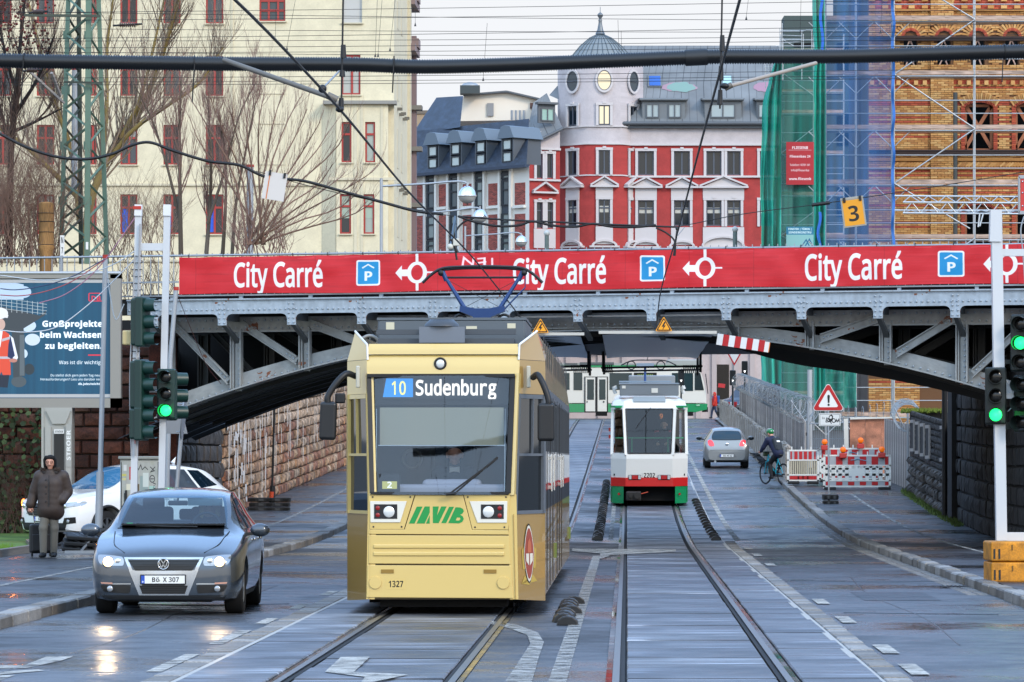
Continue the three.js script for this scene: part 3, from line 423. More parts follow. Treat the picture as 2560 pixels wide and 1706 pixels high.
// window in local wall coordinates: frame bars, panes, sill; wall surface at z = 0, recessed r
function win(parent, x0, y0, x1, y1, o = {}) {
const w = x1 - x0, h = y1 - y0, f = o.f ?? .07, r = o.r ?? .16, m = o.m, parts = [];
const B2 = (a, b, c, d, z = 0, t = .05) => bx(c - a, d - b, t, (a + c) / 2, (b + d) / 2, -r + .03 + z);
parts.push(B2(x0, y0, x0 + f, y1), B2(x1 - f, y0, x1, y1), B2(x0 + f, y0, x1 - f, y0 + f), B2(x0 + f, y1 - f, x1 - f, y1));
for (const q of o.v ?? [.5]) parts.push(B2(x0 + w * q - f * .6, y0 + f, x0 + w * q + f * .6, y0 + (o.vTop ?? 1) * h - f, .012)); 
for (const q of o.h ?? [.66]) parts.push(B2(x0 + f, y0 + h * q - f * .6, x1 - f, y0 + h * q + f * .6, .02));
const wn = part(parent, 'window', parts, m);
part(wn, 'pane', bx(w - f, h - f, .012, (x0 + x1) / 2, (y0 + y1) / 2, -r), o.glass ?? BGLASS);
if (o.curt) for (const [a, b, c, d] of o.curt) part(wn, 'curtain', bx(w * (c - a), h * (d - b), .01, x0 + w * (a + c) / 2, y0 + h * (b + d) / 2, -r + .012), o.cm ?? CURT);
if (o.sill !== false) part(wn, 'sill', bx(w + .14, .06, .2, (x0 + x1) / 2, y0 - .03, .02), o.sm ?? m);
return wn;
}
function wallWith(parent, outline, holes, m, th = .3, nm = 'wall', uvs = 4) { return part(parent, nm, boxuv(at(ext(shp(outline, holes.map(h => Array.isArray(h) && h.length === 4 && !Array.isArray(h[0]) ? rect(...h) : h)), th), 0, 0, -th), uvs), m); }
const plaster = (c, s, a = .22) => M(0xffffff, .85, 0, { map: grime(c, a, 8, s) });
const REDF = M(0xa33228, .45), SLATE = M(0x6c7174, .5, .1), SLATED = M(0x565b60, .55, .1);

{ // pale yellow house, left
const YEL = plaster([214, 203, 172], 121, .1), YEL2 = plaster([204, 194, 166], 122, .1), b = Fac(-420, 205, 985, 205), U = (x, y) => b.at(x, y);
const h = thing('yellow_house', 'tall pale yellow plaster house with red window frames behind the bare trees', 'building', b.pos, b.ry);
const R = (x0, y0, x1, y1) => { const a = U(x0, y1), c = U(x1, y0); return [a[0], a[1], c[0], c[1]]; };
const cols = [[-230, -186], [-120, -76], [-16, 28], [91, 135], [222, 241], [300, 343], [408, 451], [514, 558]], rows = [[-170, -80], [-10, 59], [178, 240], [312, 412], [486, 586]], holes = [], ws = [];
for (const [c0, c1] of cols) for (const [r0, r1] of rows) ws.push([c0, r0 === 178 ? 140 : r0 === -10 ? -40 : r0, c1, r1]);
ws.push([648, -30, 713, 53]);
const wide = [[855, -50, 905, 57], [853, 136, 901, 237]], bay = [[855, 308, 880, 409], [914, 308, 939, 409], [851, 488, 879, 587], [910, 488, 937, 587], [848, 668, 878, 768], [908, 668, 936, 768]];
const a0 = U(-420, 1065), a1 = U(985, -190);
for (const w of [...ws, ...wide]) holes.push(R(...w));
wallWith(h, rect(a0[0], a0[1], a1[0], a1[1]), holes, YEL);
for (const n of [[645, 140, 712, 234], [645, 309, 712, 411]]) { const q = R(...n); part(h, 'blind_niche', [bx(q[2] - q[0] + .1, .06, .05, (q[0] + q[2]) / 2, q[1], .01), bx(.05, q[3] - q[1], .04, q[0], (q[1] + q[3]) / 2, .005), bx(.05, q[3] - q[1], .04, q[2], (q[1] + q[3]) / 2, .005), bx(q[2] - q[0] + .1, .06, .05, (q[0] + q[2]) / 2, q[3], .01)], YEL2); }
ws.forEach((w, i) => { const q = R(...w), e = i % 3 === 1; win(h, ...q, { m: REDF, f: .09, h: i === ws.length - 1 ? [.33, .62] : [.67], v: i === ws.length - 1 ? [.36, .72] : [.5], glass: i % 4 ? BGLASS : BGLASS2, sm: YEL2, curt: w[1] > 470 && w[0] > 290 ? [[.08, .06, .5, .7]] : e ? [[.1, .7, .9, .95]] : null, cm: w[1] > 470 && w[0] > 290 ? M(0x2456c4, .6) : M(0x8f8f88, .8) }); });
{ const q = R(...wide[0]); win(h, ...q, { m: M(0xb9b8b2, .6), h: [], v: [], glass: M(0xbab8b2, .7), sm: YEL2 }); const r = R(...wide[1]); win(h, ...r, { m: REDF, f: .1, h: [], v: [.55], glass: M(0xa8aaa2, .15), sm: YEL2 }); }
// shallow bay on the right
const bz = .75, l = U(807, 262)[0], r2 = U(976, 262)[0], top = U(800, 262)[1], bot = a0[1], bh = bay.map(w => R(...w));
{ const g = part(h, 'bay', boxuv(at(ext(shp(rect(l + .75, bot, r2 - .1, top), bh.map(q => rect(...q))), .3), 0, 0, bz - .3), 4), YEL); part(h, 'bay_flank', [bar(V(l, (bot + top) / 2, 0), V(l + .75, (bot + top) / 2, bz - .1), .12, top - bot), bx(.2, top - bot, bz - .02, r2 - .22, (bot + top) / 2, bz / 2 - .01)].map(q => boxuv(q, 4)), YEL2); part(h, 'bay_cornice', [bx(r2 - l + .3, .18, bz + .25, (l + r2) / 2 + .2, top + .05, bz / 2 + .1)], M(0x8d8a82, .7)); }
bh.forEach((q, i) => { const o = new THREE.Group(); o.position.z = bz; const w = win(h, ...q, { m: REDF, f: .09, v: [.93], h: [.7], glass: i % 2 ? M(0x9aa39a, .1) : BGLASS, sm: YEL2, r: .16, curt: i > 1 ? [[.08, .4, .9, .95]] : null, cm: M(0x9fae9c, .7) }); w.position.z = bz; });
for (const y of [450, 640]) part(h, 'string_course', boxuv(bx(a1[0] - a0[0], .12, .12, (a0[0] + a1[0]) / 2, U(500, y + 12)[1], .05), 4), YEL2);
part(h, 'bay_course', bx(r2 - l, .14, .12, (l + r2) / 2 + .3, U(900, 450)[1], bz + .04), YEL2);
for (const x of [880, 896, 946]) part(h, 'bay_lesene', boxuv(bx(.16, top - bot, .06, U(x + 10, 400)[0], (bot + top) / 2, bz + .01), 4), YEL2);
part(h, 'downpipe', rod(V(U(835, 600)[0], bot, .15), V(U(835, 470)[0], U(835, 470)[1], .15), .07, 8), GALV); part(h, 'wall_edge', boxuv(bx(.1, a1[1] - a0[1], .06, U(580, 300)[0], (a0[1] + a1[1]) / 2, .03), 4), YEL2);
// flank along the side street
const fl = Fac(985, 205, 1028, 218), fg = new THREE.Group(); fg.name = 'flank'; h.add(fg);
const A = P(985, HY, 205), C = P(1029, HY, 219), len = Math.hypot(C.x - A.x, C.z - A.z);
fg.position.set(a1[0], 0, 0); fg.rotation.y = -Math.atan2(C.z - A.z, C.x - A.x) - b.ry;
part(fg, 'flank_wall', boxuv(bx(len, a1[1] - a0[1], .3, len / 2, (a0[1] + a1[1]) / 2, -.15), 4), YEL);
const hs = rows.flatMap(([p, q]) => [.2, .42].map(k => [k, p, q]));
for (const [k, p, q] of hs) part(fg, 'reveal', bx(.9, U(0, p)[1] - U(0, q)[1], .05, len * k, (U(0, p)[1] + U(0, q)[1]) / 2, .0), YEL2);
for (const y of [262, 455]) for (let i = 0; i < 5; i++) part(fg, 'console', bx(.3, .14, .3, len * (.18 + i * .1), U(0, y + 8 * (i % 2))[1], .12), M(0x6b675c, .8));
for (const [y0, y1] of [[62, 85], [-60, -20]]) part(fg, 'cornice', [bx(len * .3, .4, .5, len * .93, U(0, y0)[1], .15), bx(len * .12, .5, .6, len * .95, U(0, y0)[1] + .4, .2)], M(0x8a7672, .7));
part(fg, 'tiled_edge', [bx(.5, a1[1] - a0[1] - 4.5, .35, len + .1, (a0[1] + a1[1]) / 2 - 2.2, .1)], M(0x7a686a, .8)); for (const y of [210, 320, 470, 610]) part(fg, 'ledge', bx(1, .25, .8, len + .1, U(0, y)[1], .2), M(0x77736c, .7));
part(fg, 'corner_lesene', boxuv(bx(.8, a1[1] - a0[1], .3, len * .78, (a0[1] + a1[1]) / 2, .02), 4), YEL2);
part(h, 'back_block', bx(a1[0] - a0[0] - 1, a1[1] - a0[1], 10, (a0[0] + a1[0]) / 2 - 2, (a0[1] + a1[1]) / 2, -5.6), YEL2);
}
{ // brick and white block with the blue slate mansard
const b = Fac(1022, 271, 1318, 262), U = (x, y) => b.at(x, y), h = thing('blue_roofed_house', 'brick house with white pilasters and dark blue mansard roof with four dormers', 'building', b.pos, b.ry);
const eave = U(1200, 424)[1], W = M(0xd9d5cb, .8), BR = M(0xffffff, .85, 0, { map: dtex(256, 256, (u, v) => { const r = Math.floor(v * 32), q = Math.abs((u * 8 + (r % 2) * .5) % 1 - .5) > .46 || (v * 32) % 1 < .14; return q ? [150, 118, 108] : tint([138, 62, 52], .75 + hash(Math.floor(u * 8 + (r % 2) * .5), r, 4) * .5); }) }), NAV = M(0xffffff, .6, 0, { map: grime([40, 50, 64], .6, 10, 131) });
const base = 4.4;
const vd = V(.004, 0, -1).applyAxisAngle(V(0, 1, 0), -b.ry), sk = (u, m) => [u + vd.x * m, vd.z * m]; { const g = ext(shp([[0, .2], [b.L, .2], [sk(b.L, 6)[0], -sk(b.L, 6)[1]], [sk(0, 6)[0], -sk(0, 6)[1]]]), eave - base); g.rotateX(-Math.PI / 2).translate(0, base, 0); part(h, 'wall', boxuv(g, 4), W); }
const cols = [[1063, 1085], [1121, 1143], [1185, 1206], [1250, 1272]], ys = [[428, 445], [447, 512], [530, 588], [590, 628], [660, 720], [740, 800]];
const bcol = [[1030, 1056], [1092, 1113], [1152, 1180], [1216, 1246], [1282, 1308]];
for (const [x0, x1] of bcol) for (const [y0, y1] of [[455, 512], [533, 640], [660, 740]]) { const k = (1318 - x0) * .02, a = U(x0, y1 + k), c = U(x1, y0 + k); part(h, 'brick_panel', boxuv(bx(c[0] - a[0], c[1] - a[1], .06, (a[0] + c[0]) / 2, (a[1] + c[1]) / 2, -.2), 2), BR); part(h, 'panel_sill', bx(c[0] - a[0] + .1, .16, .25, (a[0] + c[0]) / 2, a[1] - .15, -.1), W); }
for (const [x0, x1] of cols) {
const a = U(x0, 760), c = U(x1, 426); part(h, 'window_strip', bx(c[0] - a[0], c[1] - a[1], .1, (a[0] + c[0]) / 2, (a[1] + c[1]) / 2, -.2), M(0x2f3a44, .5));
for (const [y0, y1] of ys) { const k = (1318 - x0) * .04, p = U(x0 + 1, y1 + k), q = U(x1 - 1, y0 + k); win(h, p[0], p[1], q[0], q[1], { m: M(0x1d2329, .5), f: .09, r: .1, v: [.2], h: [.62], glass: M([0x5c6b6a, 0x7a8583, 0x49555a][Math.floor(rnd() * 3)], .1), sill: false }); }
for (const e of [x0 - 3, x1 + 3]) part(h, 'pilaster', boxuv(bx(.2, eave - base, .3, U(e, 500)[0], (eave + base) / 2, -.12), 4), W);
}
// mansard: steep blue slope with dormers, upper slope left
const ridge = U(1200, 300)[1], yTop = U(1110, 240)[1], back = -5, ed = (x) => U(x, 424)[0];
const rp = (u, y, m) => V(u + vd.x * m, y, vd.z * m), lq = (...q) => quad(...q.map(([x, y, d]) => { const p = P(x, y, d).sub(V(...b.pos)).applyAxisAngle(V(0, 1, 0), -b.ry); return p; }), [0, 0, 1, 1]);
part(h, 'mansard_roof', [quad(V(-.6, eave, .25), V(b.L + .2, eave, .25), rp(b.L + .2, U(1318, 286)[1], 3.5), rp(-.6, U(1030, 318)[1], 3.5), [0, 0, 4, 2]), lq([1030, 336, 275], [1150, 318, 270], [1158, 240, 276], [1091, 244, 280])], NAV);
part(h, 'eave_gutter', bx(b.L + .6, .2, .35, b.L / 2, eave - .05, .3), M(0x2d3a4c, .5));
for (const x of [1081, 1138, 1201, 1267]) {
const [u, y] = U(x, 424 + (1318 - x) * .04), w = .56, hh = 1.75, y0 = eave + .25, z = -.05, d = part(h, 'dormer', [bx(.09, hh, 2.6, u - w, y0 + hh / 2, z - 1.3), bx(.09, hh, 2.6, u + w, y0 + hh / 2, z - 1.3)], SLATED);
part(d, 'dormer_roof', [ext(shp([[-.85, 0], [.85, 0], [.45, .8], [-.1, .9], [-.45, .8]]), 2.8).translate(u, y0 + hh, z - 2.6)], M(0x66737e, .5, .1));
for (const [q0, q1] of [[.05, .48], [.53, .97]]) win(d, u - w + .1, y0 + hh * q0, u + w - .1, y0 + hh * q1, { m: M(0x1f262c, .5), v: [], h: [], f: .1, r: .05, glass: M(0xb9c2bd, .12), sill: false });
}
// cream attic storey and its flat roof behind
const cr = M(0xe6dccb, .85), p = P(1138, 303, 282), q = P(1330, 235, 282), attic = thing('cream_attic', 'cream rendered attic block with grey door above the blue roof', 'building', [0, 0, 0]);
part(attic, 'wall', ext(shp([[p.x, p.y], [P(1330, 0, 282).x, P(0, 300, 282).y], [P(1360, 0, 282).x, P(0, 252, 282).y], [P(1266, 0, 282).x, P(0, 230, 282).y], [P(1160, 0, 282).x, P(0, 239, 282).y]]), 8).translate(0, 0, -290), cr);
part(attic, 'roof_edge', [bar(P(1158, 238, 281.8), P(1266, 229, 281.8), .5, .12), bar(P(1266, 229, 281.8), P(1362, 251, 281.8), .5, .12)], SLATED);
{ const a = P(1218, 290, 281.9), c = P(1234, 258, 281.9); part(attic, 'door', bx(c.x - a.x, c.y - a.y, .1, (a.x + c.x) / 2, (a.y + c.y) / 2, a.z), M(0x8c8c8c, .6)); const e = P(1325, 271, 281.9), f = P(1334, 257, 281.9); part(attic, 'window', bx(f.x - e.x, f.y - e.y, .1, (f.x + e.x) / 2, (f.y + e.y) / 2, e.z), M(0x5c4038, .6)); }
const st = P(1175, 236, 281), hat = thing('roof_dome_vent', 'dark roof vent with a rounded skylight cap on the blue roof', 'roof vent', st); part(hat, 'vent_box', bx(1.45, .6, 1.4, 0, .3, 0), M(0x3a4242, .6)); part(hat, 'vent_cap', sp(.62, 0, .58, 0, 1.05, .5, 1), M(0x9a9fa2, .4, .3));
for (let i = 0; i < 4; i++) { const v = P(1280 + i * 10, 288, 280); solo('roof_vent', cy(.1, .1, .7, v.x, v.y, v.z), GALV, ORD[i] + ' small grey vent pipe from the left on the cream flat roof', 'vent pipe', 'vent pipes on the cream flat roof'); }
const ta = thing('tan_house', 'distant tan flat topped house left of the blue roof', 'building', P(1045, 300, 330)); part(ta, 'wall', bx(3.4, 14, 6, 0, -6.7, 0), M(0xa08a70, .85)); part(ta, 'roof_edge', bx(3.7, .3, 6.2, 0, .4, 0), M(0x6e6458, .8));
}
{ // red corner house with octagonal tower
const D = 280, k = D / F, REDW = plaster([164, 58, 54], 141, .2), PALE = plaster([188, 180, 180], 142, .12), PW = M(0xc4bebc, .7), FR = M(0x4a505a, .5), b = Fac(1500, D, 1990, D), U = (x, y) => b.at(x, y), h = thing('red_corner_house', 'bright red corner house with white window surrounds, grey zinc roof and domed tower', 'building', b.pos, b.ry);
const R = (x0, y0, x1, y1) => { const a = U(x0, y1), c = U(x1, y0); return [a[0], a[1], c[0], c[1]]; }, ground = 4.2, Y = (y) => U(0, y)[1];
const PINK = plaster([186, 172, 168], 143, .12);
const r1 = [[1595, 1635], [1685, 1725], [1766, 1804], [1818, 1852], [1900, 1935]], rowsW = [[378, 438], [501, 565], [640, 700], [752, 812]];
const holes = rowsW.map(([p, q]) => r1.map(([x0, x1]) => R(x0, p, x1, q)));
wallWith(h, rect(U(1540, 0)[0], Y(880), U(1990, 0)[0], Y(362)), holes.flat(), REDW);
part(h, 'attic_wall', boxuv(bx(U(1990, 0)[0] - U(1540, 0)[0], Y(310) - Y(362), .3, (U(1990, 0)[0] + U(1540, 0)[0]) / 2, (Y(310) + Y(362)) / 2, -.15), 4), PALE);
part(h, 'ground_floor', boxuv(bx(U(1990, 0)[0] - U(1300, 0)[0], Y(880) - ground + .2, .6, (U(1990, 0)[0] + U(1300, 0)[0]) / 2, (Y(880) + ground) / 2, .12), 4), PINK);
{ const xs = [1420, 1500, 1560, 1680, 1745, 1785, 1840, 1880]; for (const x of xs) part(h, 'pillar', bx(.35, Y(880) - ground, .2, U(x, 900)[0], (Y(880) + ground) / 2, .5), M(0xb3a6a2, .8)); for (const [x0, x1] of [[1430, 1490], [1700, 1740], [1787, 1822]]) { const q = R(x0, 912, x1, 1010); part(h, 'shop_window', bx(q[2] - q[0], q[3] - q[1], .1, (q[0] + q[2]) / 2, (q[1] + q[3]) / 2, .44), M(0x1c1715, .2)); } const q = R(1795, 960, 1812, 970); part(h, 'red_notice', at(bx(q[2] - q[0], q[3] - q[1], .05, 0, 0, 0), (q[0] + q[2]) / 2, (q[1] + q[3]) / 2, .52, 0, 0, -.12), M(0xb8282a, .6)); }
for (const y of [362, 442]) part(h, 'string_course', bx(U(1990, 0)[0] - U(1550, 0)[0], .14, .2, (U(1990, 0)[0] + U(1550, 0)[0]) / 2, Y(y), .08), PW);
const surround = (par, q, ped, z = 0) => {
const [x0, y0, x1, y1] = q, w = .19, g = [bx(w, y1 - y0 + .1, .1, x0 - w / 2, (y0 + y1) / 2, z + .04), bx(w, y1 - y0 + .1, .1, x1 + w / 2, (y0 + y1) / 2, z + .04), bx(x1 - x0 + 2 * w + .04, w, .12, (x0 + x1) / 2, y1 + w / 2, z + .05)];
if (!ped) g.push(bx(.25, .16, .16, (x0 + x1) / 2, y1 + .2, z + .06));
part(par, 'window_surround', g, PW);
if (ped) { const c = (x0 + x1) / 2, hw = (x1 - x0) / 2 + .5, yb = y1 + .95; part(par, 'frieze', bx(x1 - x0 + .42, .75, .08, c, y1 + .55, z + .03), PW); part(par, 'pediment', [bx(hw * 2 + .25, .13, .4, c, yb, z + .15), bar(V(c - hw - .1, yb + .1, z + .17), V(c, yb + .72, z + .17), .34, .12), bar(V(c + hw + .1, yb + .1, z + .17), V(c, yb + .72, z + .17), .34, .12), ext([[c - hw, yb], [c + hw, yb], [c, yb + .62]], .1).translate(0, 0, z)], PW); part(par, 'apron', bx(x1 - x0 + .42, 1.3, .1, c, y0 - .75, z + .03), PW); }
};
holes.forEach((row, i) => row.forEach((q, j) => { win(h, ...q, { m: FR, f: .09, v: [.5], h: i ? [.68] : [], sill: false, glass: BGLASS, curt: i === 1 ? [[.08, .5, .92, .72]] : null }); if (!(i === 1 && j === 2)) surround(h, q, i % 2 && j < 2); else surround(h, q, false); if (i === 1 && j === 2) { const p = holes[1][3]; part(h, 'pediment', [bx(p[2] - q[0] + 1.1, .13, .4, (q[0] + p[2]) / 2, q[3] + .95, .15), bar(V(q[0] - .5, q[3] + 1.05, .17), V((q[0] + p[2]) / 2, q[3] + 1.75, .17), .34, .12), bar(V(p[2] + .5, q[3] + 1.05, .17), V((q[0] + p[2]) / 2, q[3] + 1.75, .17), .34, .12), bx(p[2] - q[0] + .5, 1.0, .08, (q[0] + p[2]) / 2, q[3] + .5, .03), ext([[q[0] - .4, q[3] + .95], [p[2] + .4, q[3] + .95], [(q[0] + p[2]) / 2, q[3] + 1.65]], .1)], PW); part(h, 'apron', bx(p[2] - q[0] + .5, 1.4, .1, (q[0] + p[2]) / 2, q[1] - .8, .03), PW); } }));
const archHood = (par, c, y, hw, z = 0) => { const s = []; for (let i = 0; i <= 10; i++) { const a = Math.PI * i / 10; s.push([c + Math.cos(a) * hw, y + Math.sin(a) * hw * .5]); } for (let i = 10; i >= 0; i--) { const a = Math.PI * i / 10; s.push([c + Math.cos(a) * (hw - .17), y + Math.sin(a) * (hw * .5 - .15)]); } part(par, 'arched_hood', [ext(s, .3).translate(0, 0, z), bx(hw * 2 + .3, .13, .4, c, y - .05, z + .15)], PW); };
for (const x of [1615, 1705]) archHood(h, U(x, 612)[0], Y(617), .95); archHood(h, U(1808, 612)[0], Y(617), 1.6);
part(h, 'downpipe', [rod(V(U(1557, 0)[0], ground, .25), V(U(1557, 0)[0], Y(320), .25), .07, 8), rod(V(U(1557, 0)[0], Y(320), .25), V(U(1549, 0)[0], Y(312), .6), .07, 8)], GALV);
// zinc roof
const ZN = M(0xffffff, .5, .12, { map: dtex(512, 256, (u, v) => { const q = (u * 24) % 1; const w = Math.abs(q - .5) > .47 ? .6 : 1; return tint([116, 119, 120], w * (.86 + fbm(u, v, 8, 4, 151) * .28)); }) });
const e0 = U(1545, 0)[0], e1 = U(1990, 0)[0], rz = -4.6;
part(h, 'zinc_roof', [quad(V(e0 - .3, Y(312), .5), V(e1, Y(312), .5), V(e1, Y(97) - .0, rz), V(e0 + .6, Y(97), rz), [0, 0, 1, 1]), quad(V(e0 - 5, Y(230), -2.5), V(e0 - .3, Y(312), .5), V(e0 + .6, Y(97), rz), V(e0 - 2, Y(104), rz - 1), [0, 0, .2, 1])], ZN);
part(h, 'roof_gutter', [rod(V(e0 - .3, Y(310), .55), V(e1, Y(310), .55), .14, 8), bx(e1 - e0, .3, .3, (e0 + e1) / 2, Y(316), .2)], SLATED);
const sl = (y) => (.5 + (rz - .5) * (Y(y) - Y(312)) / (Y(97) - Y(312)));
for (const [x0, x1, n] of [[1606, 1712, 2], [1762, 1852, 1], [1893, 1960, 1]]) { const q = R(x0, 250, x1, 302), z = .1, w = q[2] - q[0], dm = part(h, 'dormer', [boxuv(bx(w, q[3] - q[1], .12, (q[0] + q[2]) / 2, (q[1] + q[3]) / 2, z), 3), bx(.1, q[3] - q[1], 2.2, q[0], (q[1] + q[3]) / 2, z - 1.1), bx(.1, q[3] - q[1], 2.2, q[2], (q[1] + q[3]) / 2, z - 1.1)], SLATE); part(dm, 'dormer_roof', [bar(V((q[0] + q[2]) / 2, q[3] + .05, z + .3), V((q[0] + q[2]) / 2, q[3] + .25, z - 2.6), w + .5, .12), rod(V(q[0] - .2, q[3], z + .3), V(q[2] + .2, q[3], z + .3), .1, 8)], SLATE);
for (let i = 0; i < n; i++) { const ww = n === 2 ? .95 : 1.8, c = n === 2 ? lerp(q[0], q[2], i ? .76 : .24) : (q[0] + q[2]) / 2, o = win(dm, c - ww / 2, q[1] + .2, c + ww / 2, q[3] - .3, { m: SLATED, f: .08, h: [], v: [.5], r: -.2, glass: M(0x9aa8aa, .1), sill: false }); } }
for (const [x0, y0, x1, y1, m] of [[1622, 178, 1658, 212, M(0x2d5fae, .15)], [1808, 178, 1836, 210, M(0x9fc0c4, .1)]]) { const q = R(x0, y0, x1, y1), c = (q[0] + q[2]) / 2, yc = (q[1] + q[3]) / 2, z = sl((y0 + y1) / 2), a = Math.atan2(.5 - rz, Y(97) - Y(312)); const s = part(h, 'skylight', at(bx(q[2] - q[0], (q[3] - q[1]) * 1.25, .12, 0, 0, 0), c, yc, z + .06, -a), SLATE); part(s, 'pane', at(bx((q[2] - q[0]) * .78, (q[3] - q[1]) * .98, .05, 0, 0, 0), c, yc, z + .15, -a), m); }
for (const [x, w, c] of [[1702, 2.0, 0x9a7e8a], [1706, 1.6, 0x76948c], [1915, 1.2, 0x9a7888]]) { const s = []; for (let i = 0; i < 22; i++) { const a = i / 22 * 6.283; s.push([Math.cos(a) * w * .62 * (.85 + .3 * hash(i, 2, 9)), Math.sin(a) * .5 * (.8 + .4 * hash(i, 5, 9))]); } const a = Math.atan2(.5 - rz, Y(97) - Y(312)); part(h, 'roof_paint', at(flat(s), U(x, 212)[0], Y(212), sl(212) + (c === 0x76948c ? .045 : .035), -a), M(c, .7), 'sprayed pastel paint on the grey roof'); }
// tower: octagon, red below, white above, ribbed dome with spire
const rin = 2.55 * 1.2071, tc = V(U(1511, 0)[0] - .25, 0, -rin + .9), tw = new THREE.Group(); tw.name = 'tower'; tw.position.copy(tc); tw.rotation.y = .07; h.add(tw);
const oct = (r, y0, y1, m, nm, top = r) => part(tw, nm, boxuv(at(new THREE.CylinderGeometry(top, r, y1 - y0, 8), 0, (y0 + y1) / 2, 0, 0, Math.PI / 8), 4), m), rc = rin / Math.cos(Math.PI / 8);
oct(rc, Y(880), Y(362), REDW, 'tower_wall'); oct(rc - .04, Y(362), Y(150), PALE, 'tower_top'); oct(rc + .12, Y(364), Y(360), PW, 'tower_course'); oct(rc + .1, Y(320), Y(317), PW, 'tower_course'); oct(rc + .08, Y(442), Y(439), PW, 'tower_course');
for (const a of [0, -1, 1]) {
const f = new THREE.Group(); f.name = 'tower_face'; f.rotation.y = a * Math.PI / 4; tw.add(f); const z = rin - .02, w = .42;
const fw = (y0, y1, o = {}) => { const n = win(f, -w, Y(y1), w, Y(y0), { m: FR, f: .08, v: [.5], sill: false, r: .04, ...o }); n.position.z = z + .06; };
const sr = (y0, y1, ped) => { surround(f, [-w, Y(y1), w, Y(y0)], ped, z + .08); };
fw(378, 438, { h: [] }); sr(378, 438, false); fw(501, 565, { h: [.68], curt: [[.1, .5, .9, .75]] }); sr(501, 565, true);
fw(266, 315, { h: [], glass: a === 0 ? LITG : BGLASS }); sr(266, 315, false);
archHood(f, 0, Y(617), .95, z + .06);
const el = []; for (let i = 0; i < 24; i++) { const t = i / 24 * 6.283; el.push([Math.cos(t) * .52, Y(204) + Math.sin(t) * .74]); } const eo = []; for (let i = 0; i < 24; i++) { const t = i / 24 * 6.283; eo.push([Math.cos(t) * .66, Y(204) + Math.sin(t) * .9]); }
const ow = part(f, 'oval_window', ext(shp(eo, [el]), .1).translate(0, 0, z + .08), PW), f2 = el.map(([x, y]) => [x * .9, Y(204) + (y - Y(204)) * .92]); part(ow, 'frame', [ext(shp(el, [f2]), .04).translate(0, 0, z + .1), bx(1.0, .06, .05, 0, Y(204), z + .13)], FR); part(ow, 'pane', ext(el, .02).translate(0, 0, z + .08), a === 0 ? LITG : BGLASS2);
}
const dome = [[0, 75], [6, 77], [30, 88], [58, 110], [78, 132], [92, 149], [95, 152]].map(([x, y]) => [x * k * .98, Y(y)]); part(tw, 'dome', at(new THREE.LatheGeometry(dome.reverse().map(p => new THREE.Vector2(p[0], p[1])), 8), 0, 0, 0, 0, Math.PI / 8), M(0x7c8282, .5, .1));
const seams = []; for (let i = 0; i < 32; i++) { const a = i / 32 * 6.283 + Math.PI / 8; const c = i % 4 ? Math.cos(Math.PI / 8) / Math.cos(((a - Math.PI / 8) % (Math.PI / 4)) - Math.PI / 8) : 1; const ps = dome.slice(0, -1).map(([r, y]) => V(Math.sin(a) * (r * c + .02), y + .01, Math.cos(a) * (r * c + .02))); for (let j = 0; j < ps.length - 1; j++) seams.push(rod(ps[j], ps[j + 1], .025, 4)); } stuffp(part(tw, 'seam', seams, M(0x59646a, .5, .3)));
part(tw, 'spire', lathe([[.36, Y(77)], [.22, Y(66)], [.14, Y(52)], [.12, Y(44)], [.16, Y(43)], [.08, Y(38)], [.16, Y(34)], [.23, Y(29)], [.14, Y(25)], [.03, Y(22)], [.02, Y(8)], [0, Y(8)]], 12), M(0x6a6f72, .4, .5));
// narrow left wing
const lw = Fac(1316, D - 1.5, 1400, D - .5), lg = new THREE.Group(); lg.name = 'left_wing'; lg.position.set(lw.pos[0] - b.pos[0], 0, lw.pos[2] - b.pos[2]); lg.rotation.y = lw.ry; h.add(lg);
const L2 = (x0, y0, x1, y1) => { const a = lw.at(x0, y1), c = lw.at(x1, y0); return [a[0], a[1], c[0], c[1]]; }, wh = [L2(1341, 385, 1356, 445), L2(1367, 385, 1382, 445), L2(1341, 506, 1356, 570), L2(1368, 506, 1382, 570)];
wallWith(lg, rect(0, Y(880), lw.L, lw.at(1330, 372)[1]), wh, REDW); part(lg, 'attic_wall', boxuv(bx(lw.L, lw.at(0, 326)[1] - lw.at(0, 372)[1], .3, lw.L / 2, (lw.at(1330, 326)[1] + lw.at(1330, 372)[1]) / 2, -.15), 4), PALE);
wh.forEach((q, i) => { win(lg, ...q, { m: FR, f: .07, v: [.9], h: i > 1 ? [.68] : [], sill: false }); surround(lg, q, false); });
{ const q = L2(1334, 500, 1388, 572); part(lg, 'pediment', [bx(q[2] - q[0] + .3, .13, .4, (q[0] + q[2]) / 2, q[3] + .5, .15), bar(V(q[0] - .1, q[3] + .6, .17), V((q[0] + q[2]) / 2, q[3] + 1.25, .17), .34, .12), bar(V(q[2] + .1, q[3] + .6, .17), V((q[0] + q[2]) / 2, q[3] + 1.25, .17), .34, .12)], PW); part(lg, 'window_field', bx(.3, q[3] - q[1], .06, (q[0] + q[2]) / 2, (q[1] + q[3]) / 2, .02), PW); part(lg, 'apron', bx(q[2] - q[0], 1.4, .1, (q[0] + q[2]) / 2, q[1] - .7, .03), PW); archHood(lg, (q[0] + q[2]) / 2, lw.at(0, 622)[1], .9); part(lg, 'string_course', bx(lw.L, .14, .2, lw.L / 2, lw.at(1340, 450)[1], .08), PW); part(lg, 'corner_course', bx(lw.L, .14, .2, lw.L / 2, lw.at(1340, 372)[1], .08), PW); }
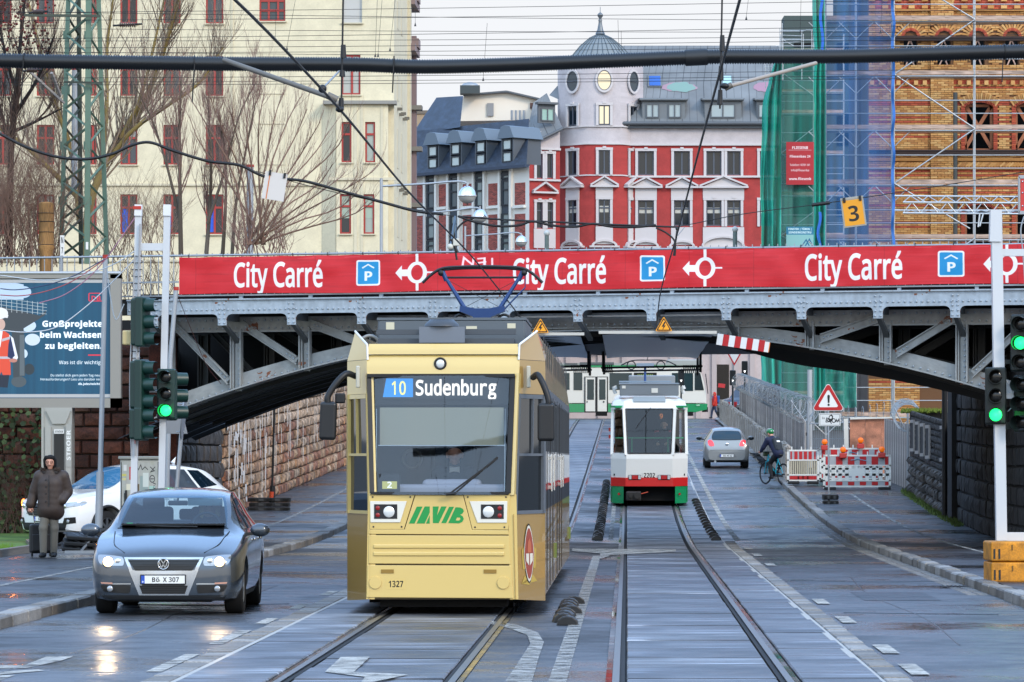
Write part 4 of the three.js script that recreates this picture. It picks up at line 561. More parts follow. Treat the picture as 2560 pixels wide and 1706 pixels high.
part(lg, 'wing_roof', [quad(V(-.4, lw.at(0, 326)[1], .5), V(lw.L, lw.at(1400, 322)[1], .5), V(lw.L, lw.at(1400, 225)[1], -2.5), V(lw.L * .55, lw.at(1360, 250)[1], -2.2), [0, 0, .2, 1])], ZN); part(lg, 'wing_gutter', rod(V(-.4, lw.at(0, 327)[1], .5), V(lw.L, lw.at(1400, 323)[1], .5), .12, 8), SLATED);
{ const q = L2(1342, 262, 1384, 308); part(lg, 'dormer', [bx(q[2] - q[0], q[3] - q[1], .2, (q[0] + q[2]) / 2, (q[1] + q[3]) / 2, .2), bx(q[2] - q[0] + .3, .15, .6, (q[0] + q[2]) / 2, q[3] + .05, .3)], SLATED); const w = win(lg, q[0] + .2, q[1] + .15, q[2] - .12, q[3] - .3, { m: SLATED, f: .07, h: [], v: [.5], sill: false, glass: M(0x8fb0a4, .1), r: 0 }); w.position.z = .32; }
part(h, 'back_block', bx(e1 - e0 + 4, Y(310) - ground, 8, (e0 + e1) / 2 - 2, (Y(310) + ground) / 2, -4.8), PALE);
}
// ---------- striped brick building, its scaffold and nets ----------
const YB = [0xd09a5a, 0xc28a4a, 0xd8a868, 0xb67e46].map(c => M(c, .75)), RBK = [0xb44e32, 0xa4442c, 0xbe5836].map(c => M(c, .75)), MORTAR = M(0x765438, .9), STEEL = M(0xb4b8ba, .38, .6), PLANK = M(0xffffff, .8, 0, { map: dtex(256, 128, (u, v) => tint([176, 152, 136], .65 + fbm(u * .3, v * 4, 10, 3, 161) * .6)) });
{
const D = 142, b = Fac(2172, D, 2800, D), U = (x, y) => b.at(x, y), X = (x) => U(x, 0)[0], Y = (y) => U(0, y)[1], h = thing('striped_brick_house', 'yellow brick building with red brick bands and boarded arched windows behind the scaffold', 'building', b.pos, b.ry);
const wins = [[2413, 256, 2484, 376], [2540, 256, 2611, 376], [2667, 256, 2738, 376], [2413, 512, 2484, 640], [2540, 512, 2611, 640]], arcs = [2277, 2361, 2446, 2531, 2616], sm = arcs.map(x => [x - 17, 92, x + 17, 165]);
const hole = (x, y) => wins.some(w => x > w[0] - 11 && x < w[2] + 11 && y > w[1] - 16 && y < w[3]) || sm.some(w => x > w[0] - 9 && x < w[2] + 9 && y > w[1] - 4 && y < w[3]) || arcs.some(a => y < 96 && Math.hypot(x - a, y - 94) < 40);
const holesL = [...wins, ...sm].map(([x0, y0, x1, y1]) => [X(x0), Y(y1), X(x1), Y(y0)]);
part(h, 'wall', boxuv(at(ext(shp(rect(X(2172), 1.5, X(2800), Y(-120)), holesL.map(q => rect(...q))), .4), 0, 0, -.42), 3), MORTAR);
part(h, 'rooms_behind', [bx(X(2800) - X(2172), Y(-120) - 1, .2, (X(2172) + X(2800)) / 2, (Y(-120) + 1) / 2, -3.5)], VOID);
const red = (y) => [[-60, -30], [-4, 24], [218, 223.5], [202, 213], [255, 263], [290, 296], [302, 308], [330, 336], [341, 347], [425, 432], [436, 441], [466, 471], [478, 483], [510, 515], [553, 558], [563, 568], [595, 601], [950, 958]].some(([a, c]) => y > a && y < c);
const runs = new Map(), put = (g, m) => { if (!runs.has(m)) runs.set(m, []); runs.get(m).push(g); };
const unit = (l, hh, t) => { const g = new THREE.BoxGeometry(l, hh, t); return g; };
let n = 0; const CH = .0795, LB = .26, cand = [];
const course = (x0, x1, y0, y1, pil, z) => { let r = 0; for (let yy = Y(y1); yy < Y(y0); yy += CH, r++) { const py = HY - (yy + CH / 2 - HC) * F / D; for (let xx = X(x0) - (r % 2) * LB / 2; xx < X(x1) - .02; xx += LB) { const a = Math.max(xx, X(x0)), c = Math.min(xx + LB, X(x1)); if (c - a < .05) continue; const px = 2172 + (a + c) / 2 * F / D; if (hole(px, py)) continue; cand.push([c - a - .014, (a + c) / 2, yy + CH / 2, z + rr(0, .006), !pil && red(py) ? RBK : YB, px > 2236 && py > 190 && py < 470 && !pil ? 0 : 1]); } } };
course(2172, 2326, -70, 640, false, 0); course(2326, 2384, -70, 640, true, .12); course(2384, 2760, -70, 640, false, 0); course(2172, 2300, 950, 1060, false, 0);
for (const [l, x, y, z, ms, k] of cand) { const m = ms[Math.floor(rnd() * ms.length)], g = bx(l, CH - .014, .1, x, y, z - .03); if (k === 0 && x < X(2326) && n < 290) { part(h, 'brick', g, m); n++; } else put(g, m); }
for (const a of arcs) for (let ring = 0; ring < 2; ring++) for (let i = 0; i <= 14; i++) { const t = Math.PI * i / 14, r = ring ? .47 : .3, m = ring ? YB[i % 4] : RBK[i % 3]; put(at(bx(.075, ring ? .27 : .11, .14 - ring * .02, 0, 0, 0), X(a) + Math.cos(t) * r * 1.0, Y(94) + Math.sin(t) * r, .0, 0, 0, t - Math.PI / 2), m); }
for (const w of wins) { const c = (X(w[0]) + X(w[2])) / 2, hw = (X(w[2]) - X(w[0])) / 2; for (let i = -9; i <= 9; i++) { const t = i / 9 * .62; put(at(bx(.1, .3, .13, 0, 0, 0), c + Math.sin(t) * 1.12, Y(w[1]) - .86 + Math.cos(t) * 1.05, .02, 0, 0, -t), YB[(i + 9) % 4]); put(at(bx(.09, .1, .15, 0, 0, 0), c + Math.sin(t) * .92, Y(w[1]) - .8 + Math.cos(t) * .84, .02, 0, 0, -t), RBK[(i + 9) % 3]); } for (const s of [-1, 1]) for (let y = Y(w[3]); y < Y(w[1]) - .05; y += CH) put(bx(.15, CH - .012, .14, c + s * (hw + .075), y + CH / 2, -.01), RBK[Math.floor(rnd() * 3)]); }
for (const [y0, y1, st] of [[202, 213, 22], [-4, 4, 33], [14, 22, 33]]) for (let x = 2180; x < 2780; x += st) put(bx(st * .45 * D / F, (y1 - y0) * D / F, .16, X(x), (Y(y0) + Y(y1)) / 2, .04), YB[Math.floor(rnd() * 4)]);
for (let x = 2240; x < 2780; x += 7.2) if (x < 2322 || x > 2395) put(at(bx(.065, .24, .12, 0, 0, 0), X(x), Y(412), .02, 0, 0, -.85), YB[Math.floor(rnd() * 4)]);
for (const y of [401, 422, 195, 26, 398]) put(bx(X(2760) - X(2172), .05, .2, (X(2760) + X(2172)) / 2, Y(y), .03), YB[1]);
for (const [m, g] of runs) stuffp(part(h, 'brick_run', g, m));
wins.forEach((w, i) => { const q = [X(w[0]), Y(w[3]), X(w[2]), Y(w[1])], WD = M(0xa86c4c, .8), f = part(h, 'window_frame', [bx(.09, q[3] - q[1], .1, q[0] + .05, (q[1] + q[3]) / 2, -.25), bx(.09, q[3] - q[1], .1, q[2] - .05, (q[1] + q[3]) / 2, -.25), bx(q[2] - q[0], .1, .1, (q[0] + q[2]) / 2, q[3] - .1, -.25), bx(q[2] - q[0], .08, .1, (q[0] + q[2]) / 2, q[1] + .04, -.25)], WD); if (i < 3) { part(h, 'cross_brace', bar(V(q[0] + .05, q[1] + .1, -.22), V(q[2] - .05, q[3] - .1, -.22), .04, .13), WD); part(h, 'cross_brace', bar(V(q[0] + .05, q[3] - .1, -.19), V(q[2] - .05, q[1] + .1, -.19), .04, .13), WD); } });
for (const w of sm) for (const s of [-1, 1]) for (let i = 0; i < 2; i++) part(h, 'zigzag_board', at(bx(.05, .45, .03, 0, 0, 0), (X(w[0]) + X(w[2])) / 2 + s * .09, Y(112 + i * 40), -.2, 0, 0, s * .4), M(0xd8b8a8, .7));
part(h, 'downpipe', rod(V(X(2388), 2, .12), V(X(2388), Y(232), .12), .085, 10), M(0x50524f, .5, .3));
for (const y of [98, 381]) part(h, 'steel_tie_beam', [bx(X(2790) - X(2172), .16, .16, (X(2790) + X(2172)) / 2, Y(y), .2), bx(X(2790) - X(2172), .03, .2, (X(2790) + X(2172)) / 2, Y(y) + .03, .22)], M(0x3d2a24, .6));
part(h, 'side_wall', boxuv(bx(.4, Y(-120), 8, X(2172) + .2, Y(-120) / 2, -4.4), 3), M(0x4a4038, .85));
const wing = thing('dark_rear_wing', 'dark wall of the building site behind the green and blue nets', 'building', P(2086, HY, 195)); part(wing, 'wall', boxuv(bx(5.1, 24, 2, 0, 10.6, -1), 3), M(0x47524f, .9)); part(wing, 'upper_wall', boxuv(bx(2.4, 3, 1.8, 1.3, 24.1, -1), 3), M(0x47524f, .9)); for (let i = 0; i < 5; i++) for (let j = 0; j < 3; j++) part(wing, 'window', bx(.9, 1.6, .1, -1.6 + j * 2.2, 6 + i * 3.6, .02), VOID);  // wing walls share one even dark grey-green base colour
}
function scaffold(name, label, D, xs, decks, o) {                             // columns xs and deck rows as photograph pixels at distance D
const s = thing(name, label, 'scaffold', [0, 0, 0]), W = (x, y, z = 0) => P(x, y, D).add(V(0, 0, z)), yG = G(D) + .1, top = o.top;
xs.forEach((x, i) => { for (const z of [0, -.73]) { const a = W(x, 0, z), xx = a.x + (z ? .04 : 0); part(s, 'standard', rod(V(xx, yG, a.z), V(xx, P(0, top, D).y, a.z), .026, 7), STEEL); } });
decks.forEach((y, r) => {
for (let i = 0; i < xs.length - 1; i++) {
const a = W(xs[i], y), b = W(xs[i + 1], y), L = b.x - a.x - .08, c = (a.x + b.x) / 2; if (o.skip && o.skip(i, r)) continue;
part(s, 'deck', boxuv(bx(L, .06, .62, c, a.y - .06, a.z - .36), 1.5), STEEL); part(s, 'toe_board', boxuv(bx(L, .15, .03, c, a.y + .07, a.z - .02), 1.2), PLANK);
for (const k of [.55, 1.02]) part(s, 'guard_rail', rod(V(a.x, a.y + k, a.z + .03), V(b.x, a.y + k, a.z + .03), .02, 6), STEEL);
part(s, 'ledger', rod(V(a.x, a.y - .06, a.z), V(b.x, a.y - .06, b.z), .026, 6), STEEL);
}
if (o.braces) for (const x of xs) { const a = W(x, y); for (const k of [-1, 1]) part(s, 'bracket', rod(V(a.x, a.y - .7, a.z), V(a.x + k * .62, a.y - .1, a.z), .02, 5), STEEL); }
});
for (const [x0, y0, x1, y1] of o.diag ?? []) part(s, 'diagonal_brace', rod(W(x0, y0, .05), W(x1, y1, .05), .026, 7), STEEL);
return s;
}
const dk = [-87, 49, 186, 322, 459, 596, 733, 870, 1040];
scaffold('facade_scaffold', 'silver tube scaffold with wooden toe boards in front of the striped brick building', 138, [2236, 2438, 2640, 2800], dk, { top: -160, diag: [[2236, 186, 2438, 49], [2236, 186, 2438, 322], [2236, 459, 2438, 322], [2236, 459, 2425, 572], [2340, -10, 2438, 49], [2236, -90, 2340, -10], [2390, 628, 2438, 596], [2236, 733, 2438, 870]], skip: (i, r) => r === 8 && i > 0 });
scaffold('netted_scaffold', 'tube scaffold bay covered by the blue net', 138.1, [2065, 2141, 2232], dk, { top: -160, braces: true });
scaffold('street_scaffold', 'tube scaffold with diagonal braces behind the green nets', 188, [1953, 2035, 2110], [25, 128, 230, 282, 384, 487, 590, 692, 795, 897, 985].slice(1), { top: 85, diag: [[1953, 180, 2035, 240], [1953, 384, 2035, 320], [1953, 384, 2035, 445], [1953, 590, 2035, 530], [1953, 590, 2000, 618], [1953, 795, 2035, 740], [1953, 905, 2035, 850]] });
{
const s = thing('unfinished_scaffold', 'unfinished top frames of the scaffold above the green net, against the sky', 'scaffold', [0, 0, 0]), Q = (x, y) => P(x, y, 187.4);
for (const [x, y0, y1] of [[1950, 70, 200], [1956, 58, 200], [1958, 95, 200], [2005, 78, 200], [2009, 85, 140], [2030, 75, 130], [1914, 150, 220], [1922, 140, 220], [1932, 150, 220]]) part(s, 'standard', rod(Q(x, y1), Q(x, y0), .022, 6), STEEL);
for (const [x0, y0, x1, y1] of [[1950, 78, 2009, 78], [1956, 88, 2005, 90], [1956, 98, 2005, 98], [1956, 107, 2005, 104], [1940, 115, 2035, 115], [1956, 98, 1985, 115], [2015, 75, 2040, 75], [1910, 168, 1940, 168], [1912, 190, 1940, 190]]) part(s, 'rail', rod(Q(x0, y0), Q(x1, y1), .02, 6), STEEL);
}
// nets: woven sheets, partly see-through
const netT = (c, s) => dtex(256, 256, (u, v) => tint(c, .75 + fbm(u, v * .25, 14, 3, s) * .5));
const NET = (c, op, s) => M(0xffffff, .7, 0, { map: netT(c, s), transparent: true, opacity: op, side: THREE.DoubleSide, sheen: .2 });
function net(name, label, l, r, y0, y1, D, m, amp, seedN) {                   // l, r: edge columns as functions of the row
return solo(name, grid(24, 40, (u, v) => { const y = lerp(y1, y0, v), x = lerp(l(y), r(y), u), p = P(x, y, D); p.z += amp * (fbm(u * .9, v * .3, 10, 3, seedN) - .5) * 2 + amp * .6 * Math.sin(u * 14 + Math.sin(v * 5)); return p; }), m, label, 'net');
}
const wob = (x, a, s, f = 90) => (y) => x + a * (fbm((y + 400) / 2000, .3, 2000 / f, 3, s) - .5) * 2;
net('scaffold_net', 'bulging opaque green net hanging left of the red company banner', (y) => wob(1904 + (y < 260 ? Math.max(0, 260 - y) * .32 : 0) + (y > 430 ? -2 : 0), 8, 3)(y), wob(1953, 2, 4), 150, 960, 187, NET([26, 158, 138], .95, 3), .5, 31);
net('scaffold_net', 'narrow green net strip between the red company banner and the blue net', wob(2035, 4, 5), wob(2063, 2, 6), -60, 1010, 137.2, NET([24, 160, 138], .93, 5), .25, 35);
net('scaffold_net', 'thin dark green net stretched over the scaffold around the red company banner', wob(1953, 1, 7), wob(2040, 1, 8), 118, 1000, 187.6, NET([16, 120, 104], .5, 7), .06, 37);
net('scaffold_net', 'large translucent blue net over the scaffold beside the striped brick building', wob(2064, 1, 9), wob(2235, 2, 10), -60, 636, 137.3, NET([14, 92, 150], .42, 9), .1, 39);
net('scaffold_net', 'green net below the blue one, seen under the bridge arch', wob(2062, 2, 11), wob(2142, 2, 12), 880, 1020, 137.6, NET([10, 120, 104], .8, 11), .15, 41);
{
const rope = (l, y0, y1, x) => solo('blue_net_strip', grid(3, 30, (u, v) => P(x + u * 7 + 3 * Math.sin(v * 9), lerp(y1, y0, v), 137.05)), M(0x1e62c0, .6), l, 'net'); rope('narrow bright blue strip of net low on the green one', 530, 640, 2045); rope('narrow bright blue strip of net high on the green one', -40, 130, 2051);
const e = solo('blue_net_edge', grid(4, 60, (u, v) => P(2230 + u * 7 + 2 * Math.sin(v * 40), lerp(640, -60, v), 137.0).add(V(0, 0, .1 * Math.sin(v * 55)))), M(0x2260a6, .6), 'rolled darker edge of the blue net along the scaffold tube', 'net');
const banner = ctex(512, 800, (x, w, h) => { x.fillStyle = '#a81c24'; x.fillRect(0, 0, w, h); const t = (s, y, z, b) => text(x, s, 256, y, z, '#e8d8d6', { bold: b, sx: .95 }); t('FLIESENB', 108, 70, true); x.fillStyle = '#d8b8b6'; x.fillRect(40, 150, 430, 5); t('Fliesenbau 24', 270, 62, true); t('Telefon: 0391 81', 430, 54, false); t('info@fliesenba', 530, 54, false); t('www.fliesenb', 690, 66, true); });
const a = P(1966, 462, 187.3), c = P(2035, 355, 187.3); solo('company_banner', quad(V(a.x, a.y, a.z), V(c.x, a.y, a.z + .02), V(c.x, c.y, c.z), V(a.x, c.y, a.z)), M(0xffffff, .6, 0, { map: banner, side: THREE.DoubleSide }), 'red company banner with white text on the green netted scaffold', 'banner');
const board = ctex(512, 512, (x, w, h) => { x.fillStyle = '#7fb0ac'; x.fillRect(0, 0, w, h); x.fillStyle = '#1d6f8c'; x.fillRect(0, 0, w, 140); text(x, 'FENSTER | TÜREN |', 256, 42, 50, '#d8ece8', { sx: .95 }); text(x, 'SONDERKONSTRU', 256, 102, 50, '#d8ece8', { sx: 1 }); x.strokeStyle = '#1c5f80'; x.lineWidth = 22; x.beginPath(); x.moveTo(230, 420); x.lineTo(370, 230); x.lineTo(470, 420); x.moveTo(300, 420); x.lineTo(430, 220); x.lineTo(520, 400); x.stroke(); });
const d = P(1966, 640, 187.3), f = P(2035, 567, 187.3); solo('window_company_board', quad(V(d.x, d.y, d.z), V(f.x, d.y, d.z), V(f.x, f.y, d.z), V(d.x, f.y, d.z)), M(0xffffff, .6, 0, { map: board, side: THREE.DoubleSide }), 'pale blue company board with dark zigzag strokes low on the green netted scaffold', 'board');
}
{ // aluminium lattice girder carrying the red sign
const D = 134, g = thing('lattice_girder', 'horizontal silver lattice girder in front of the brick building, right', 'girder', [0, 0, 0]), Q = (x, y, z) => P(x, y, D).add(V(0, 0, z)), A = M(0xc4c8ca, .3, .7);
const ch = [[490, 0], [508, .45], [535, .45], [526, 0]]; for (const [y, z] of ch) part(g, 'chord', rod(Q(2237 + (z ? 18 : 0), y, z), Q(2700, y + 3, z), .033, 8), A);
for (let x = 2255, i = 0; x < 2680; x += 22, i++) { const u = i % 2; part(g, 'lattice_bar', [rod(Q(x, u ? 508 : 535, .45), Q(x + 22, u ? 535 : 508, .45), .018, 5), rod(Q(x, u ? 490 : 508, u ? 0 : .45), Q(x + 22, u ? 508 : 490, u ? .45 : 0), .018, 5), rod(Q(x, u ? 526 : 535, u ? 0 : .45), Q(x + 22, u ? 535 : 526, u ? .45 : 0), .016, 5)], A); }
const gm = solo('hanging_net_hook', [rod(Q(2446, 535, .5), Q(2442, 570, .5), .03), rod(Q(2455, 535, .5), Q(2446, 568, .5), .03)], A, 'short doubled metal hanger below the lattice girder', 'hanger');
}
// ---------- bare trees and brushwood on the embankment ----------
function branchTube(pts, r0, r1, n = 5) {                                    // tapered tube through points
const cu = new THREE.CatmullRomCurve3(pts), seg = Math.max(2, pts.length * 2 - 1), fr = cu.computeFrenetFrames(seg), pos = [], idx = [];
for (let i = 0; i <= seg; i++) { const p = cu.getPoint(i / seg), r = lerp(r0, r1, i / seg); for (let k = 0; k < n; k++) { const a = k / n * 6.2832, q = fr.normals[i].clone().multiplyScalar(Math.cos(a) * r).addScaledVector(fr.binormals[i], Math.sin(a) * r).add(p); pos.push(q.x, q.y, q.z); } }
for (let i = 0; i < seg; i++) for (let k = 0; k < n; k++) { const a = i * n + k, b = i * n + (k + 1) % n; idx.push(a, b, a + n, b, b + n, a + n); }
const g = new THREE.BufferGeometry(); g.setAttribute('position', new THREE.Float32BufferAttribute(pos, 3)); g.setIndex(idx); g.computeVertexNormals(); return g;
}
function sprout(list, p, dir, len, r, depth, o) {
const pts = [p.clone()], d = dir.clone(), steps = depth > 1 ? 4 : 3;
for (let i = 0; i < steps; i++) { d.add(V(rr(-1, 1) * o.wig, o.up + rr(-.5, 1) * o.wig * .5, rr(-1, 1) * o.wig)).normalize(); pts.push(pts[pts.length - 1].clone().addScaledVector(d, len / steps)); }
list.push(branchTube(pts, r * .72, r * .26, depth > 1 ? 5 : 3));
if (depth > 0) { const n = Math.round(o.n * (depth > 1 ? 1 : .8)); for (let i = 0; i < n; i++) { const t = rr(.2, 1), q = Math.min(steps - 1, Math.floor(t * steps)), a = pts[q].clone().lerp(pts[q + 1], t * steps - q), b = d.clone().add(V(rr(-1, 1), rr(-.2, .9), rr(-1, 1)).multiplyScalar(o.fan)).normalize(); sprout(list, a, b, len * rr(.4, .7), Math.max(.0044, r * .42), depth - 1, o); } }
}
function tree(name, label, d, limbs, mT, mC, o, group) {                      // limbs: [points in photograph pixels, start radius, sprouts]
const tr = thing(name, label, 'tree', [0, 0, 0], 0, group), tk = [], cr = [];
for (const [px, r, n] of limbs) {
const pts = px.map(([x, y], i) => P(x, y, d).add(V(0, 0, i ? rr(-.5, .5) : 0))), cu = new THREE.CatmullRomCurve3(pts), L = cu.getLength(); tk.push(branchTube(pts, r, r * .3, 7));
for (let i = 0; i < n; i++) { const t = rr(.22, 1), p = cu.getPoint(t), tg = cu.getTangent(t); tg.add(V(rr(-1, 1), rr(-.3, .8), rr(-1, 1)).multiplyScalar(o.fan * 1.1)).normalize(); sprout(cr, p, tg, o.len * rr(.6, 1.2) * (1.1 - t * .5), Math.max(.008, r * lerp(.45, .2, t)), o.depth ?? 2, o); }
}
part(tr, 'trunk', tk, mT); part(tr, 'crown', cr, mC); return tr;
}
const barkT = (c, s) => M(0xffffff, .9, 0, { map: dtex(128, 128, (u, v) => tint(c, .5 + fbm(u, v, 10, 4, s))) }), LICH = barkT([146, 126, 72], 171), TW_R = M(0x86695e, .85), TW_B = M(0x7a5f50, .85), TW_G = M(0x8a7866, .85), TW_D = M(0x4e3c34, .9);
const stT = { up: .14, wig: .2, n: 4, fan: .7, len: 1.6 };
tree('bare_tree', 'big bare tree with yellowish lichened limbs spreading behind the green lattice mast', 97, [[[[212, 640], [222, 520], [262, 410], [330, 300], [390, 170], [445, 20], [470, -60]], .12, 70], [[[262, 415], [330, 330], [420, 270], [500, 210], [560, 120]], .07, 50], [[[222, 520], [170, 470], [100, 400], [30, 340], [-40, 300]], .09, 34], [[[200, 560], [180, 380], [130, 230], [90, 80], [60, -40]], .09, 34], [[[255, 420], [270, 260], [262, 120], [285, -20]], .07, 26], [[[300, 345], [350, 250], [400, 60], [420, -40]], .055, 26]], LICH, TW_G, { ...stT, len: 1.7 });
tree('bare_tree', 'dark thin bare tree at the left edge with brown seed clusters', 93, [[[[22, 640], [26, 440], [34, 290], [52, 150], [66, -30]], .1, 30], [[[28, 400], [0, 290], [-30, 160]], .06, 12], [[[34, 290], [90, 200], [140, 90]], .06, 16], [[[40, 230], [8, 110], [-10, -20]], .05, 16], [[[30, 330], [85, 300], [150, 270]], .05, 10]], barkT([44, 36, 32], 173), TW_D, { ...stT, len: 1.3, n: 5 });
{ const sd = []; for (let i = 0; i < 240; i++) { const p = P(rr(-20, 150) * (.4 + .6 * rnd()), rr(-20, 130), 93).add(V(0, 0, rr(-.8, .8))); sd.push(at(new THREE.OctahedronGeometry(rr(.02, .05)), p.x, p.y, p.z, 0, 0, rr(0, 3)).scale(1, 1, 1)); } tag(stuffp(part(scene, 'seed_clusters', sd, M(0x6a2f28, .9))), 'brown hanging seed clusters in the tree at the upper left edge', 'seed clusters'); }
const stS = { up: .2, wig: .2, n: 5, fan: .5, len: 1.35 };
const sap = (label, limbs, m = TW_R) => tree('sapling', label, 90, limbs, barkT([104, 92, 78], 174), m, stS);
sap('slim bare sapling with straight grey stem beside the left signal masts', [[[[452, 640], [452, 480], [450, 330], [455, 190]], .06, 24], [[[452, 560], [420, 420], [380, 300], [340, 215]], .04, 16]]);
sap('slim bare sapling with pale stem in front of the blue curtained window', [[[[515, 640], [520, 520], [530, 380], [520, 250]], .055, 24], [[[518, 560], [560, 430], [600, 290], [640, 200]], .04, 18]]);
sap('slim bare sapling with brownish stem right of the blue curtained window', [[[[556, 640], [565, 520], [560, 400], [548, 280]], .05, 20], [[[580, 640], [588, 500], [620, 350], [640, 260]], .045, 20]]);
const shr = [], bx0 = [640, 612]; for (let i = 0; i < 17; i++) { const a = lerp(-.55, 1.32, i / 16), l = rr(300, 400) * (a > .8 ? .82 : 1); shr.push([[[bx0[0] + rr(-25, 25), bx0[1]], [bx0[0] + Math.sin(a) * l * .35, bx0[1] - Math.cos(a) * l * .5], [bx0[0] + Math.sin(a) * l * .8, bx0[1] - Math.cos(a) * l * .85 - 10], [bx0[0] + Math.sin(a) * l * 1.0 + rr(-15, 15), bx0[1] - Math.cos(a) * l - 30]], .026, 17]); }
tree('red_twig_shrub', 'wide bare shrub with fanned reddish twigs in front of the yellow house', 88, shr, TW_B, TW_R, { up: .18, wig: .19, n: 4, fan: .42, len: 1.0, depth: 1 });
function brush(label, d, x0, x1, yb, h, n, m) { const g = [], t = thing('brushwood', label, 'shrub', [0, 0, 0]); for (let i = 0; i < n; i++) { const p = P(rr(x0, x1), yb + rr(-20, 10), d + rr(-1.5, 1.5)); sprout(g, p, V(rr(-.5, .5), 1, rr(-.4, .4)).normalize(), h * rr(.5, 1.1), .014, 2, { up: .02, wig: .3, n: 4, fan: .9 }); } part(t, 'twigs', g, m); return t; }
brush('dense brown brushwood behind the railing at the left edge', 92, -60, 150, 660, 2.6, 190, TW_B);
brush('dense twiggy thicket between the mast and the saplings', 95, 230, 440, 650, 1.6, 70, M(0x86705e, .9));
brush('dense twiggy thicket at the foot of the red twig shrub', 89, 590, 720, 640, 1.1, 60, M(0x86685c, .9));
brush('low brushwood beside the railing above the abutment', 84.6, 290, 440, 745, .8, 26, TW_D);
{ // ivy and brambles on the abutment wall, far left
const lv = [], mats = [M(0x2c3a1c, .8), M(0x4a5a30, .8)]; for (let i = 0; i < 460; i++) { const y = .2 + 2.9 * rnd() ** 1.5, x = rr(-11.8, -10.45) + (rnd() < .3 ? rr(0, .5) : 0) - (y > 2 ? .1 : 0), s = rr(.03, .075); const g = new THREE.CircleGeometry(s, 5); lv.push(at(g, x, y, -86.15 + rr(-.05, .2) - (x + 11) * -.28, rr(-.9, .3), rr(-.7, .7), rr(0, 3))); }
const iv = thing('ivy', 'dark green ivy climbing the abutment wall at the left edge', 'ivy', [0, 0, 0]); stuffp(part(iv, 'leaf_cover', lv.slice(0, 300), mats[0])); stuffp(part(iv, 'pale_leaf_cover', lv.slice(300), mats[1]));
const st = []; for (let i = 0; i < 30; i++) sprout(st, V(rr(-11.8, -10.3), .2, -85.6 + rr(-.3, .2)), V(rr(-.3, .3), 1, .1).normalize(), rr(.6, 1.6), .012, 2, { up: .0, wig: .4, n: 4, fan: .9 }); part(iv, 'stems', st, TW_D);
}
// ---------- figures: smooth bodies meshed from tapered bones ----------
function skin(caps, cell, k = .03) {                                         // caps: [ax, ay, az, ra, bx, by, bz, rb]
const lo = V(1e9, 1e9, 1e9), hi = V(-1e9, -1e9, -1e9); for (const c of caps) for (const o of [0, 4]) { const r = c[o + 3] + .03; lo.min(V(c[o] - r, c[o + 1] - r, c[o + 2] - r)); hi.max(V(c[o] + r, c[o + 1] + r, c[o + 2] + r)); }
const ce = lo.clone().add(hi).multiplyScalar(.5), S = Math.max(hi.x - lo.x, hi.y - lo.y, hi.z - lo.z) / 2 * 1.06, n = Math.min(150, Math.max(16, Math.ceil(2 * S / cell))), mc = new MarchingCubes(n, new THREE.MeshBasicMaterial(), false, false, 120000); mc.isolation = 0;
const half = n / 2; mc.field.fill(-1);
for (let z = 0; z < n; z++) { const pz = ce.z + (z - half) / half * S; if (pz < lo.z || pz > hi.z) continue; for (let y = 0; y < n; y++) { const py = ce.y + (y - half) / half * S; if (py < lo.y || py > hi.y) continue; for (let x = 0; x < n; x++) { const px = ce.x + (x - half) / half * S; if (px < lo.x || px > hi.x) continue;
let d = 1e3; for (const c of caps) { const ax = px - c[0], ay = py - c[1], az = pz - c[2], bx = c[4] - c[0], by = c[5] - c[1], bz = c[6] - c[2], bb = bx * bx + by * by + bz * bz || 1e-9, h = Math.min(1, Math.max(0, (ax * bx + ay * by + az * bz) / bb)), e = Math.hypot(ax - bx * h, ay - by * h, az - bz * h) - (c[3] + (c[7] - c[3]) * h), m = Math.max(k - Math.abs(d - e), 0) / k; d = Math.min(d, e) - m * m * k * .25; }
mc.field[n * n * z + n * y + x] = -d; } } }
mc.update(); const g = new THREE.BufferGeometry(), N = mc.count, ps = mc.positionArray.slice(0, N * 3); for (let i = 0; i < N; i++) { ps[3 * i] = ps[3 * i] * S + ce.x; ps[3 * i + 1] = ps[3 * i + 1] * S + ce.y; ps[3 * i + 2] = ps[3 * i + 2] * S + ce.z; }
g.setAttribute('position', new THREE.BufferAttribute(ps, 3)); const m = mergeVertices(g, 1e-4); m.computeVertexNormals(); return m;
}
const J = (a, ra, b, rb2) => [a[0], a[1], a[2], ra, b[0], b[1], b[2], rb2];
const SKIN = M(0xc58f78, .55), SKIN2 = M(0xb8806a, .55), HAIRD = M(0x1c1512, .8), HAIRB = M(0xb08a58, .8);
function hand(w, dir, side, curl = .5) {                                     // palm and five fingers from the wrist along dir, palm normal towards side
const d = V(...dir).normalize(), s = V(...side).normalize(), u = d.clone().cross(s).normalize(), W = V(...w), c = [], p = (a, b, e) => W.clone().addScaledVector(d, a).addScaledVector(u, b).addScaledVector(s, e).toArray();
c.push(J(p(0, 0, 0), .026, p(.05, 0, 0), .03), J(p(.04, -.022, 0), .017, p(.085, -.03, 0), .014), J(p(.04, .022, 0), .017, p(.085, .03, 0), .014), J(p(.04, 0, 0), .02, p(.085, 0, 0), .016));
[-.033, -.011, .011, .033].forEach((o, i) => { const l = [.058, .07, .075, .066][i]; const a = p(.085, o, 0), b = p(.085 + l * .5 * Math.cos(curl), o, l * .5 * Math.sin(curl)), e = p(.085 + l * .5 * Math.cos(curl) + l * .5 * Math.cos(curl * 2.4), o, l * .5 * Math.sin(curl) + l * .5 * Math.sin(curl * 2.4)); c.push(J(a, .0095, b, .009), J(b, .009, e, .0075)); });
c.push(J(p(.025, .03, .005), .013, p(.055, .055, .02), .011), J(p(.055, .055, .02), .011, p(.08, .055, .038), .009)); return skin(c, .0045, .008);
}
